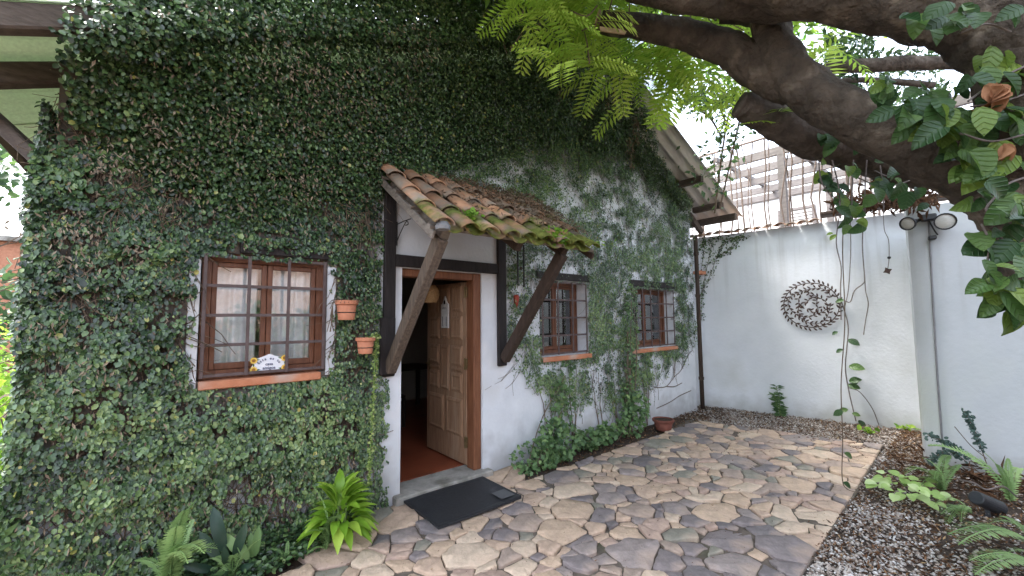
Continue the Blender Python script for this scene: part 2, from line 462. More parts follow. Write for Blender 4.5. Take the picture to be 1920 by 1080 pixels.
IVY = [(0.0, (0.012, 0.023, 0.013)), (0.28, (0.032, 0.066, 0.028)), (0.52, (0.070, 0.135, 0.048)), (0.76, (0.14, 0.225, 0.078)),
       (0.94, (0.23, 0.31, 0.11)), (1.0, (0.38, 0.32, 0.07))]
M['ivy'] = leaf_mat('climbing_fig_leaf', IVY, rough=0.36, trans=0.12, spec=0.6)
M['dead_leaf'] = leaf_mat('dry_tan_leaf', [(0, (0.085, 0.058, 0.04)), (0.5, (0.21, 0.16, 0.115)), (1, (0.40, 0.33, 0.25))], rough=0.85, trans=0.15, spec=0.1)
M['litter'] = leaf_mat('brown_leaf_litter', [(0, (0.05, 0.028, 0.018)), (0.5, (0.13, 0.07, 0.04)), (0.85, (0.24, 0.14, 0.08)), (1, (0.36, 0.25, 0.14))], rough=0.85, trans=0.05, spec=0.1)
M['frond'] = leaf_mat('feathery_tree_leaf', [(0, (0.17, 0.27, 0.035)), (0.5, (0.25, 0.35, 0.05)), (1, (0.34, 0.41, 0.08))], rough=0.5, trans=0.6, tboost=2.0, objrnd=True)
M['spray'] = leaf_mat('feathery_tree_leaf_mass', [(0, (0.035, 0.085, 0.014)), (0.5, (0.075, 0.15, 0.02)), (1, (0.13, 0.22, 0.03))], rough=0.5, trans=0.45, tboost=2.0)
M['big_leaf'] = leaf_mat('broad_vine_leaf', [(0, (0.022, 0.055, 0.020)), (0.45, (0.042, 0.092, 0.028)), (0.8, (0.08, 0.145, 0.032)), (1, (0.15, 0.22, 0.035))], rough=0.42, trans=0.32, tboost=1.9, objrnd=True)
def add_veins(m, vein=(0.10, 0.16, 0.05), amount=0.55, k=34.0):
    """Midrib and side veins in the leaf's own coordinates, with a slight bump."""
    nt = m.node_tree
    b = nt.nodes['Principled BSDF']
    tc = lnode(nt, 'ShaderNodeTexCoord')
    sp = lnode(nt, 'ShaderNodeSeparateXYZ')
    nt.links.new(tc.outputs['Object'], sp.inputs[0])
    def op(kind, a, b2=None):
        n = lnode(nt, 'ShaderNodeMath', operation=kind)
        for i, v in enumerate((a, b2)):
            if v is None: continue
            if isinstance(v, (int, float)): n.inputs[i].default_value = v
            else: nt.links.new(v, n.inputs[i])
        return n.outputs[0]
    ay = op('ABSOLUTE', sp.outputs['Y'])
    side = op('POWER', op('ABSOLUTE', op('COSINE', op('MULTIPLY', op('SUBTRACT', sp.outputs['X'], op('MULTIPLY', ay, 0.75)), k * 0.5))), 24.0)
    mid = op('LESS_THAN', ay, 0.014)
    f = op('MULTIPLY', op('MAXIMUM', side, mid), amount)
    for sock in [l.to_socket for l in list(b.inputs['Base Color'].links)]:
        src = sock.links[0].from_socket
        mx = lnode(nt, 'ShaderNodeMix', data_type='RGBA')
        nt.links.new(f, mx.inputs['Factor'])
        nt.links.new(src, mx.inputs['A'])
        mx.inputs['B'].default_value = (*vein, 1)
        nt.links.new(mx.outputs['Result'], sock)
    bp = lnode(nt, 'ShaderNodeBump')
    bp.inputs['Strength'].default_value = 0.5
    bp.inputs['Distance'].default_value = 0.02
    nt.links.new(side, bp.inputs['Height'])
    nt.links.new(bp.outputs['Normal'], b.inputs['Normal'])
add_veins(M['big_leaf'], (0.10, 0.16, 0.055), 0.28)
M['lime_leaf'] = leaf_mat('lime_green_leaf', [(0, (0.14, 0.27, 0.025)), (0.5, (0.22, 0.38, 0.04)), (1, (0.36, 0.50, 0.08))], rough=0.38, trans=0.35, tboost=1.5, objrnd=True)
M['fern'] = leaf_mat('sword_fern_leaf', [(0, (0.13, 0.22, 0.08)), (0.5, (0.20, 0.32, 0.12)), (1, (0.28, 0.41, 0.17))], rough=0.5, trans=0.3, objrnd=True)
M['dark_leaf'] = leaf_mat('dark_leathery_leaf', [(0, (0.022, 0.05, 0.032)), (1, (0.045, 0.08, 0.05))], rough=0.4, trans=0.1, objrnd=True)
M['shrub'] = leaf_mat('lobed_shrub_leaf', [(0, (0.05, 0.10, 0.045)), (0.5, (0.115, 0.20, 0.08)), (0.85, (0.18, 0.28, 0.11)), (1, (0.26, 0.36, 0.14))], rough=0.5, trans=0.22)
M['pale_leaf'] = leaf_mat('pale_caladium_leaf', [(0, (0.24, 0.38, 0.10)), (0.6, (0.36, 0.50, 0.18)), (1, (0.48, 0.58, 0.30))], rough=0.5, trans=0.3, objrnd=True)
M['hedge'] = leaf_mat('bright_hedge_leaf', [(0, (0.08, 0.17, 0.02)), (0.5, (0.16, 0.30, 0.03)), (1, (0.30, 0.42, 0.06))], rough=0.5, trans=0.4)
M['far_leaf'] = leaf_mat('far_crown_leaf', [(0, (0.02, 0.045, 0.02)), (0.6, (0.05, 0.10, 0.035)), (1, (0.10, 0.17, 0.05))], rough=0.5, trans=0.3)
M['blue_sprig'] = leaf_mat('blue_green_sprig_leaf', [(0, (0.04, 0.075, 0.065)), (1, (0.07, 0.12, 0.10))], rough=0.6, trans=0.15)
M['succulent'] = leaf_mat('yellow_green_trailing_leaf', [(0, (0.14, 0.20, 0.05)), (0.6, (0.24, 0.33, 0.09)), (1, (0.45, 0.48, 0.20))], rough=0.5, trans=0.25)
M['orange_dry'] = leaf_mat('orange_brown_dry_leaf', [(0, (0.26, 0.125, 0.065)), (1, (0.38, 0.20, 0.11))], rough=0.8, trans=0.2, objrnd=True)
M['pebble'] = leaf_mat('mixed_pebble', [(0, (0.10, 0.075, 0.06)), (0.3, (0.22, 0.17, 0.14)), (0.55, (0.36, 0.31, 0.27)), (0.8, (0.45, 0.42, 0.39)), (1, (0.56, 0.545, 0.53))], rough=0.75, trans=0, spec=0.35)

# ------------------------------------------------------------------ builders
def wloc(o):
    v = Vector((0, 0, 0))
    while o is not None:
        v = v + o.location
        o = o.parent
    return v

def tag(o, label=None, cat=None, group=None, kind=None):
    if label: o['label'] = label
    if cat: o['category'] = cat
    if group: o['group'] = group
    if kind: o['kind'] = kind
    return o

def thing(name, label, cat, loc=(0, 0, 0), group=None, kind=None):
    o = bpy.data.objects.new(name, None)
    o.empty_display_size = 0.1
    C.objects.link(o)
    o.location = loc
    return tag(o, label, cat, group, kind)

class MB:
    """Collects vertices and faces in world coordinates; build() links them as one mesh object."""
    def __init__(self):
        self.v, self.f = [], []
    def add(self, verts, faces):
        n = len(self.v)
        self.v += [tuple(p) for p in verts]
        self.f += [tuple(i + n for i in f) for f in faces]
        return self
    def box(self, x0, x1, y0, y1, z0, z1, bev=0.0):
        if bev <= 0:
            vs_ = [(x, y, z) for z in (z0, z1) for y in (y0, y1) for x in (x0, x1)]
            return self.add(vs_, [(0, 2, 3, 1), (4, 5, 7, 6), (0, 1, 5, 4), (2, 6, 7, 3), (0, 4, 6, 2), (1, 3, 7, 5)])
        return self.obox(((x0 + x1) / 2, (y0 + y1) / 2, (z0 + z1) / 2), (1, 0, 0), (0, 1, 0), (0, 0, 1),
                         (x1 - x0) / 2, (y1 - y0) / 2, (z1 - z0) / 2, bev)
    def obox(self, c, ax, ay, az, hx, hy, hz, bev=0.0):
        c, ax, ay, az = Vector(c), Vector(ax), Vector(ay), Vector(az)
        if bev <= 0:
            vs_ = [c + ax * (sx * hx) + ay * (sy * hy) + az * (sz * hz) for sz in (-1, 1) for sy in (-1, 1) for sx in (-1, 1)]
            return self.add(vs_, [(0, 2, 3, 1), (4, 5, 7, 6), (0, 1, 5, 4), (2, 6, 7, 3), (0, 4, 6, 2), (1, 3, 7, 5)])
        b = min(bev, hx * 0.45, hy * 0.45, hz * 0.45)
        vs_, idx = [], {}
        for sx in (-1, 1):
            for sy in (-1, 1):
                for sz in (-1, 1):
                    for k in range(3):
                        h = [hx - b, hy - b, hz - b]
                        h[k] += b
                        idx[(sx, sy, sz, k)] = len(vs_)
                        vs_.append(c + ax * (sx * h[0]) + ay * (sy * h[1]) + az * (sz * h[2]))
        fs = []
        for k in range(3):
            o1, o2 = [(1, 2), (2, 0), (0, 1)][k]
            for s in (-1, 1):
                q = []
                for a, b2 in ((-1, -1), (1, -1), (1, 1), (-1, 1)):
                    t = [0, 0, 0]
                    t[k], t[o1], t[o2] = s, a, b2
                    q.append(idx[(*t, k)])
                fs.append(tuple(q if s > 0 else q[::-1]))
        for k in range(3):
            o1, o2 = [(1, 2), (2, 0), (0, 1)][k]
            for a in (-1, 1):
                for b2 in (-1, 1):
                    t0, t1 = [0, 0, 0], [0, 0, 0]
                    t0[o1] = t1[o1] = a
                    t0[o2] = t1[o2] = b2
                    t0[k], t1[k] = -1, 1
                    q = [idx[(*t0, o1)], idx[(*t1, o1)], idx[(*t1, o2)], idx[(*t0, o2)]]
                    fs.append(tuple(q if a * b2 < 0 else q[::-1]))
        for sx in (-1, 1):
            for sy in (-1, 1):
                for sz in (-1, 1):
                    q = [idx[(sx, sy, sz, k)] for k in range(3)]
                    fs.append(tuple(q if sx * sy * sz > 0 else q[::-1]))
        return self.add(vs_, fs)
    def bar(self, p0, p1, w, h, up=(0, 0, 1), bev=0.0):
        """A squared timber from p0 to p1, w across, h along 'up'."""
        p0, p1 = Vector(p0), Vector(p1)
        d = (p1 - p0)
        L = d.length
        d.normalize()
        s = d.cross(Vector(up)).normalized()
        u = s.cross(d).normalized()
        return self.obox((p0 + p1) / 2, d, s, u, L / 2, w / 2, h / 2, bev)
    def tube(self, pts, radii, seg=8, caps=True, rough=0.0, freq=3.0, r_=None):
        pts = [Vector(p) for p in pts]
        n = len(pts)
        if not hasattr(radii, '__len__'):
            radii = [radii] * n
        base = len(self.v)
        t0 = (pts[1] - pts[0]).normalized()
        ref = Vector((0, 0, 1)) if abs(t0.z) < 0.9 else Vector((1, 0, 0))
        s = t0.cross(ref).normalized()
        for i in range(n):
            t = (pts[min(i + 1, n - 1)] - pts[max(i - 1, 0)]).normalized()
            s = (s - t * s.dot(t)).normalized()
            u = t.cross(s)
            for k in range(seg):
                a = 2 * PI * k / seg
                r = radii[i]
                if rough:
                    r *= 1 + rough * (math.sin(3 * a + i * 0.7) * 0.4 + math.sin(5 * a - i * 0.45 + 1) * 0.3 + random.uniform(-0.5, 0.5) * 0.8)
                self.v.append(tuple(pts[i] + s * (math.cos(a) * r) + u * (math.sin(a) * r)))
        for i in range(n - 1):
            for k in range(seg):
                a, b = base + i * seg + k, base + i * seg + (k + 1) % seg
                self.f.append((a, b, b + seg, a + seg))
        if caps:
            self.f.append(tuple(base + k for k in range(seg))[::-1])
            self.f.append(tuple(base + (n - 1) * seg + k for k in range(seg)))
        return self
    def lathe(self, c, prof, seg=24, axis='z'):
        """Profile of (radius, height) turned round the vertical through c."""
        base = len(self.v)
        for r, h in prof:
            for k in range(seg):
                a = 2 * PI * k / seg
                self.v.append((c[0] + r * math.cos(a), c[1] + r * math.sin(a), c[2] + h))
        for i in range(len(prof) - 1):
            for k in range(seg):
                a, b = base + i * seg + k, base + i * seg + (k + 1) % seg
                self.f.append((a, b, b + seg, a + seg))
        return self
    def prism(self, poly, o, ax, ay, az, depth):
        """Polygon (2D list) in the plane o + x ax + y ay, given thickness along az."""
        o, ax, ay, az = Vector(o), Vector(ax), Vector(ay), Vector(az)
        n = len(poly)
        a = [o + ax * x + ay * y for x, y in poly]
        b = [p + az * depth for p in a]
        fs = [tuple(range(n))[::-1], tuple(range(n, 2 * n))]
        fs += [(i, (i + 1) % n, n + (i + 1) % n, n + i) for i in range(n)]
        return self.add(a + b, fs)
    def build(self, name, material, parent=None, smooth=False, kind=None, label=None, origin=None):
        me = bpy.data.meshes.new(name)
        off = wloc(parent) if parent is not None else Vector((0, 0, 0))
        if origin is not None:
            off = off + (Vector(origin) - off)
        me.from_pydata([tuple(Vector(p) - off) for p in self.v], [], self.f)
        me.update()
        me.materials.append(material)
        if smooth:
            me.polygons.foreach_set('use_smooth', [True] * len(me.polygons))
        o = bpy.data.objects.new(name, me)
        C.objects.link(o)
        if parent is not None:
            o.parent = parent
            if origin is not None:
                o.location = Vector(origin) - wloc(parent)
        elif origin is not None:
            o.location = origin
        tag(o, label=label, kind=kind)
        return o

def inst(name, mesh, parent, mw):
    """A part that shares mesh data; mw is its matrix in world space."""
    o = bpy.data.objects.new(name, mesh)
    C.objects.link(o)
    off = Matrix.Translation(-wloc(parent)) if parent is not None else Matrix.Identity(4)
    if parent is not None:
        o.parent = parent
    o.matrix_local = off @ mw
    return o

def frame(pos, x, up, s=1.0):
    """Matrix with local x along x, local z near 'up', at pos."""
    x = Vector(x).normalized()
    up = Vector(up)
    y = up.cross(x)
    if y.length < 1e-4:
        y = Vector((0, 1, 0.1)).cross(x)
    y.normalize()
    z = x.cross(y)
    m = Matrix(((x.x * s, y.x * s, z.x * s, pos[0]), (x.y * s, y.y * s, z.y * s, pos[1]), (x.z * s, y.z * s, z.z * s, pos[2]), (0, 0, 0, 1)))
    return m

def np_mesh(name, verts, faces, material, parent=None, tint=None, smooth=False, kind=None):
    """verts (N,3), faces (M,k) all of the same k, fast."""
    me = bpy.data.meshes.new(name)
    off = np.array(wloc(parent)) if parent is not None else np.zeros(3)
    v = np.asarray(verts, dtype=np.float32) - off.astype(np.float32)
    f = np.asarray(faces, dtype=np.int32)
    k = f.shape[1]
    me.vertices.add(len(v))
    me.vertices.foreach_set('co', v.ravel())
    me.loops.add(f.size)
    me.loops.foreach_set('vertex_index', f.ravel())
    me.polygons.add(len(f))
    me.polygons.foreach_set('loop_start', np.arange(0, f.size, k, dtype=np.int32))
    me.polygons.foreach_set('loop_total', np.full(len(f), k, dtype=np.int32))
    if smooth:
        me.polygons.foreach_set('use_smooth', np.ones(len(f), dtype=bool))
    me.update(calc_edges=True)
    if tint is not None:
        at = me.attributes.new('tint', 'FLOAT', 'POINT')
        at.data.foreach_set('value', np.asarray(tint, dtype=np.float32))
    me.materials.append(material)
    o = bpy.data.objects.new(name, me)
    C.objects.link(o)
    if parent is not None:
        o.parent = parent
    if kind: o['kind'] = kind
    return o

# leaf outlines: (along, across, lift) with triangles
LEAF_FIG = (np.array([(0, 0, 0), (0.25, 0.32, 0.10), (0.72, 0.33, 0.05), (1.0, 0, -0.12), (0.72, -0.33, 0.05), (0.25, -0.32, 0.10), (0.48, 0, -0.03)]),
            np.array([(0, 6, 1), (1, 6, 2), (2, 6, 3), (3, 6, 4), (4, 6, 5), (5, 6, 0)]))
LEAF_SLIM = (np.array([(0, 0, 0), (0.4, 0.17, 0.05), (1.0, 0, -0.12), (0.4, -0.17, 0.05)]), np.array([(0, 3, 2), (0, 2, 1)]))
LEAF_CURL = (np.array([(0, 0, 0), (0.45, 0.16, 0.16), (1.0, 0.04, 0.30), (0.45, -0.16, 0.12), (0.5, 0, -0.04)]),
             np.array([(0, 4, 1), (1, 4, 2), (2, 4, 3), (3, 4, 0)]))
LEAF_LOBED = (np.array([(0, 0, 0), (0.05, 0.34, 0.05), (0.34, 0.30, 0.0), (0.52, 0.52, 0.07), (0.68, 0.26, 0.0), (1.0, 0.1, -0.06), (1.0, -0.1, -0.06),
                        (0.68, -0.26, 0.0), (0.52, -0.52, 0.07), (0.34, -0.30, 0.0), (0.05, -0.34, 0.05), (0.42, 0, -0.05)]),
              np.array([(0, 11, 1), (1, 11, 2), (2, 11, 3), (3, 11, 4), (4, 11, 5), (5, 11, 6), (6, 11, 7), (7, 11, 8), (8, 11, 9), (9, 11, 10), (10, 11, 0)]))

def unit(a):
    return a / np.maximum(np.linalg.norm(a, axis=-1, keepdims=True), 1e-9)

def scatter_leaves(name, P, D, N, S, tint, shape, material, parent=None, kind='stuff', width=1.0, smooth=False):
    """One mesh of leaves: base P, pointing along D, facing N, size S."""
    L, F = shape
    D = unit(D)
    W = unit(np.cross(N, D))
    Nn = np.cross(D, W)
    n, k = len(P), len(L)
    S = np.asarray(S)[:, None, None]
    V = P[:, None, :] + S * (D[:, None, :] * L[None, :, 0:1] + W[:, None, :] * L[None, :, 1:2] * width + Nn[:, None, :] * L[None, :, 2:3])
    faces = (F[None] + (np.arange(n) * k)[:, None, None]).reshape(-1, 3)
    return np_mesh(name, V.reshape(-1, 3), faces, material, parent, np.repeat(tint, k), smooth, kind)

def vnoise(x, y, seed=0):
    r = np.random.default_rng(seed).random((67, 67))
    xi, yi = np.floor(x).astype(int), np.floor(y).astype(int)
    fx, fy = x - xi, y - yi
    fx, fy = fx * fx * (3 - 2 * fx), fy * fy * (3 - 2 * fy)
    g = lambda a, b: r[a % 67, b % 67]
    return (g(xi, yi) * (1 - fx) + g(xi + 1, yi) * fx) * (1 - fy) + (g(xi, yi + 1) * (1 - fx) + g(xi + 1, yi + 1) * fx) * fy

def fbm(x, y, f=1.0, o=4, seed=0):
    s, a, t = 0, 1.0, 0
    for i in range(o):
        s = s + a * vnoise(np.asarray(x) * f + 17.3 * i, np.asarray(y) * f + 9.1 * i, seed + i)
        t += a
        a *= 0.5
        f *= 2.1
    return s / t

def spline(pts, n=8):
    """Catmull-Rom through points of any dimension."""
    P = [np.array(p, float) for p in pts]
    P = [2 * P[0] - P[1]] + P + [2 * P[-1] - P[-2]]
    out = []
    for i in range(1, len(P) - 2):
        for k in range(n):
            t = k / n
            a, b, c, d = P[i - 1], P[i], P[i + 1], P[i + 2]
            out.append(0.5 * (2 * b + (c - a) * t + (2 * a - 5 * b + 4 * c - d) * t * t + (3 * b - a - 3 * c + d) * t ** 3))
    out.append(P[-2])
    return out

def ray(x, y):
    return FWD + RGT * ((x - 960) / FPX) - UP * ((y - 540) / FPX)
def at(x, y, depth):
    """World point measured on the photograph at a distance along the view axis."""
    return CAM + ray(x, y) * depth
def onground(x, y, z=0.0):
    d = ray(x, y)
    return CAM + d * ((z - CAM.z) / d.z)
def onfacade(x, y, Y=0.0):
    d = ray(x, y)
    return CAM + d * ((Y - CAM.y) / d.y)

# ------------------------------------------------------------------ ground, patio, gravel
g = MB().add([(-90, -90, -0.04), (90, -90, -0.04), (90, 90, -0.04), (-90, 90, -0.04)], [(0, 1, 2, 3)]).build('ground', M['soil'], kind='structure')
MB().add([(2.2, -9.0, -0.028), (9.0, -9.0, -0.028), (9.0, 0.4, -0.028), (2.2, 0.4, -0.028)], [(0, 1, 2, 3)]).build('gravel_ground', M['gravel_bed'], kind='structure')

PATIO = [(-0.6, -2.75), (3.05, -2.66), (4.84, -2.60), (6.86, -2.50), (6.55, -1.45), (6.42, -0.24), (5.36, -0.40), (3.75, -0.42), (2.80, -0.40),
         (2.66, -0.10), (1.35, -0.10), (1.30, -0.30), (0.63, -0.52), (-0.6, -0.62)]
def clip(poly, nx, ny, d):
    """Keep the part of a polygon where nx*x + ny*y <= d."""
    out = []
    for i in range(len(poly)):
        a, b = poly[i], poly[(i + 1) % len(poly)]
        da, db = nx * a[0] + ny * a[1] - d, nx * b[0] + ny * b[1] - d
        if da <= 0: out.append(a)
        if da * db < 0:
            t = da / (da - db)
            out.append((a[0] + (b[0] - a[0]) * t, a[1] + (b[1] - a[1]) * t))
    return out
def inside(p, poly):
    c = False
    for i in range(len(poly)):
        (x1, y1), (x2, y2) = poly[i], poly[i - 1]
        if (y1 > p[1]) != (y2 > p[1]) and p[0] < (x2 - x1) * (p[1] - y1) / (y2 - y1) + x1:
            c = not c
    return c
patio = MB()
patio.prism(PATIO, (0, 0, -0.035), (1, 0, 0), (0, 1, 0), (0, 0, 1), 0.022)
patio = patio.build('patio', M['mortar'], kind='structure')
seeds, tries = [], 0
while tries < 9000:
    tries += 1
    p = (random.uniform(-0.65, 6.95), random.uniform(-2.9, 0.0))
    if not inside(p, PATIO): continue
    r = random.choice((0.08, 0.12, 0.16, 0.21, 0.27))
    if p[0] < 0.9 and p[1] < -1.0: r = 0.33           # nearest strip, out of the picture
    if all(((p[0] - q[0]) * 0.86) ** 2 + ((p[1] - q[1]) * 1.14) ** 2 > (0.5 * (r + q[2])) ** 2 * 1.0 for q in seeds):
        seeds.append((*p, r))
RP = random.Random(3)
STONES = []
def warp(x, y):
    ax_, ay_ = np.array([x * 4.2]), np.array([y * 4.2])
    bx_, by_ = np.array([x * 11.0]), np.array([y * 11.0])
    return (x + 0.055 * (float(vnoise(ax_, ay_, 301)[0]) - 0.5) + 0.020 * (float(vnoise(bx_, by_, 303)[0]) - 0.5),
            y + 0.055 * (float(vnoise(ax_, ay_, 302)[0]) - 0.5) + 0.020 * (float(vnoise(bx_, by_, 304)[0]) - 0.5))
for i, (sx, sy, sr) in enumerate(seeds):
    poly = [(sx - 0.6, sy - 0.6), (sx + 0.6, sy - 0.6), (sx + 0.6, sy + 0.6), (sx - 0.6, sy + 0.6)]
    for j, (qx, qy, qr) in enumerate(seeds):
        dx, dy = qx - sx, qy - sy
        L = math.hypot(dx, dy)
        if j == i or L > 1.3: continue
        nx, ny = dx / L, dy / L
        w = min(max(0.5 + 0.42 * (sr * sr - qr * qr) / (L * L), 0.25), 0.75)
        mid = (sx + dx * w) * nx + (sy + dy * w) * ny
        poly = clip(poly, nx, ny, mid - 0.0025)
        if len(poly) < 3: break
    if len(poly) < 3: continue
    # trim against the straight outer edges of the patio
    for (a, b) in ((PATIO[0], PATIO[1]), (PATIO[1], PATIO[3]), (PATIO[3], PATIO[5]), (PATIO[5], PATIO[6]), (PATIO[6], PATIO[8]), (PATIO[12], PATIO[13])):
        ex, ey = b[0] - a[0], b[1] - a[1]
        L = math.hypot(ex, ey)
        nx, ny = ey / L, -ex / L
        if (a, b) == (PATIO[6], PATIO[8]) and sx < 2.8: continue
        if (a, b) == (PATIO[12], PATIO[13]) and sx > 0.9: continue
        if (a, b) == (PATIO[5], PATIO[6]) and sx < 5.3: continue
        poly = clip(poly, nx, ny, nx * a[0] + ny * a[1])
        if len(poly) < 3: break
    if 1.25 < sx < 2.75 and len(poly) >= 3: poly = clip(poly, 0, 1, -0.02)
    if len(poly) < 3: continue
    area = 0.5 * abs(sum(poly[k - 1][0] * poly[k][1] - poly[k][0] * poly[k - 1][1] for k in range(len(poly))))
    if area < 0.006: continue
    # rough, chipped outline: subdivide the edges, round the corners a little
    cx = sum(p[0] for p in poly) / len(poly)
    cy = sum(p[1] for p in poly) / len(poly)
    ring = []
    for k in range(len(poly)):
        a, b = poly[k], poly[(k + 1) % len(poly)]
        L = math.hypot(b[0] - a[0], b[1] - a[1])
        if L < 0.015: continue
        m = 4 if L > 0.2 else 3 if L > 0.12 else 2
        for q in range(m):
            t = (q + 0.22) / m if q == 0 else (q + 0.15) / m
            x, y = a[0] + (b[0] - a[0]) * t, a[1] + (b[1] - a[1]) * t
            k2 = RP.uniform(0.0, 0.008) / max(math.hypot(cx - x, cy - y), 0.05)
            ring.append((x + (cx - x) * k2, y + (cy - y) * k2))
        x, y = a[0] + (b[0] - a[0]) * 0.9, a[1] + (b[1] - a[1]) * 0.9
        ring.append((x, y))
    if len(ring) < 4: continue
    near_edge = lambda x, y: y < -2.52 or y > -0.50 or x > 6.30 or (x < 0.7 and y > -0.6)
    ring = [(x, y) if near_edge(x, y) else warp(x, y) for x, y in ring]
    cx = sum(p[0] for p in ring) / len(ring)
    cy = sum(p[1] for p in ring) / len(ring)
    hz = RP.uniform(-0.008, 0.014)
    tx, ty = RP.gauss(0, 0.035), RP.gauss(0, 0.035)
    top = lambda x, y: hz + (x - cx) * tx + (y - cy) * ty
    n = len(ring)
    vts = [(x, y, -0.03) for x, y in ring] + [(x, y, top(x, y) - RP.uniform(0.002, 0.006)) for x, y in ring]
    ins = []
    for x, y in ring:
        d = max(math.hypot(cx - x, cy - y), 0.03)
        k2 = RP.uniform(0.003, 0.009) / d
        X, Y = x + (cx - x) * k2, y + (cy - y) * k2
        ins.append((X, Y, top(X, Y) + RP.uniform(-0.001, 0.0015)))
    mid = [(x + (cx - x) * 0.5, y + (cy - y) * 0.5, top(x, y) * 0.5 + top(cx, cy) * 0.5 + RP.uniform(-0.003, 0.003)) for x, y, z in ins]
    vts += ins + mid + [(cx, cy, top(cx, cy) + RP.uniform(-0.002, 0.002))]
    fs = []
    for lv in range(3):
        fs += [(lv * n + k, lv * n + (k + 1) % n, (lv + 1) * n + (k + 1) % n, (lv + 1) * n + k) for k in range(n)]
    fs += [(3 * n + k, 3 * n + (k + 1) % n, 4 * n) for k in range(n)]
    pv = Vector((cx, cy, 0)) - CAM
    z = pv.dot(FWD)
    u, v = (pv.dot(RGT) / max(z, 0.1) * FPX, pv.dot(UP) / max(z, 0.1) * FPX)
    seen = z > 0.3 and abs(u) < 1010 and abs(v) < 590
    STONES.append((area / max(z, 0.1) ** 3 if seen else 0.0, vts, fs, cx, cy, n, RP.random()))
# the 300 that show largest are parts of their own, the rest is one part
STONES.sort(key=lambda q: -q[0])
def stone_tint(o, vals):
    o.data.attributes.new('tint', 'FLOAT', 'POINT').data.foreach_set('value', vals)
rest, rest_t, rest_s = MB(), [], []
for i, (sc_, vts, fs, cx, cy, n, tn) in enumerate(STONES):
    if i < 300 and sc_ > 0:
        so = MB().add(vts, fs).build('paving_stone', M['stone'], patio, origin=(cx, cy, 0))
        so.data.polygons.foreach_set('use_smooth', [k >= 2 * n for k in range(len(fs))])
        stone_tint(so, [tn] * len(vts))
    else:
        rest.add(vts, fs)
        rest_t += [tn] * len(vts)
        rest_s += [k >= 2 * n for k in range(len(fs))]
so = rest.build('paving_stone', M['stone'], patio, kind='stuff')
so.data.polygons.foreach_set('use_smooth', rest_s)
stone_tint(so, rest_t)

# pebbles of the gravel
def pebbles():
    base = np.array([(1, 0, 0), (0.3, 0.9, 0), (-0.85, 0.5, 0), (-0.8, -0.6, 0), (0.35, -0.92, 0), (0.1, 0.05, 0.62), (-0.2, 0.1, -0.5)])
    fc = np.array([(0, 1, 5), (1, 2, 5), (2, 3, 5), (3, 4, 5), (4, 0, 5), (1, 0, 6), (2, 1, 6), (3, 2, 6), (4, 3, 6), (0, 4, 6)])
    xs = rng.uniform(2.6, 8.2, 90000)
    ys = rng.uniform(-3.75, 0.3, 90000)
    keep = np.zeros(len(xs), bool)
    edge = -2.66 + (xs - 3.05) * (0.16 / 3.81)
    keep |= (ys < edge - 0.005) & (xs > 2.6) & (xs < 8.2) & (rng.random(len(xs)) < 1.0)
    keep |= (xs > 6.45 + (-(ys) * 0.10)) & (ys > edge)
    soil = fbm(xs, ys, 1.1, 3, 5)
    d = 1.0 - np.clip((xs - 3.5) / 0.8, 0, 1) * np.clip((-2.80 - ys) / 0.35, 0, 1) * 0.80      # the planted bed by the near wall is mostly soil
    d *= np.clip((soil - 0.30) * 5, 0.25, 1)
    dist = np.hypot(xs, ys + 3.58)
    d *= np.clip(1.25 - 0.09 * (dist - 3), 0.4, 1)
    keep &= rng.random(len(xs)) < d
    xs, ys = xs[keep], ys[keep]
    n = len(xs)
    s = rng.uniform(0.006, 0.016, n) * np.where(rng.random(n) < 0.2, 1.45, 1.0)
    rot = rng.uniform(0, 2 * PI, n)
    sq = rng.uniform(0.6, 1.0, (n, 1))
    b = base[None] * (1 + rng.uniform(-0.25, 0.25, (n, 7, 3)))
    bx = b[..., 0] * np.cos(rot)[:, None] - b[..., 1] * sq * np.sin(rot)[:, None]
    by = b[..., 0] * np.sin(rot)[:, None] + b[..., 1] * sq * np.cos(rot)[:, None]
    tilt = rng.normal(0, 0.25, (n, 2))
    bz = b[..., 2] + bx * tilt[:, :1] + by * tilt[:, 1:]
    V = np.stack([xs[:, None] + bx * s[:, None], ys[:, None] + by * s[:, None], -0.024 + rng.uniform(0, 0.012, n)[:, None] + bz * s[:, None]], -1)
    F = (fc[None] + (np.arange(n) * 7)[:, None, None]).reshape(-1, 3)
    tn = np.clip(rng.normal(0.62, 0.27, n) - np.clip((xs - 6.3) / 0.6, 0, 1) * 0.15, 0, 1)
    o = np_mesh('gravel', V.reshape(-1, 3), F, M['pebble'], None, np.repeat(tn, 7), False, 'stuff')
    tag(o, 'loose pale and brown gravel beside the stone paving', 'gravel')
pebbles()

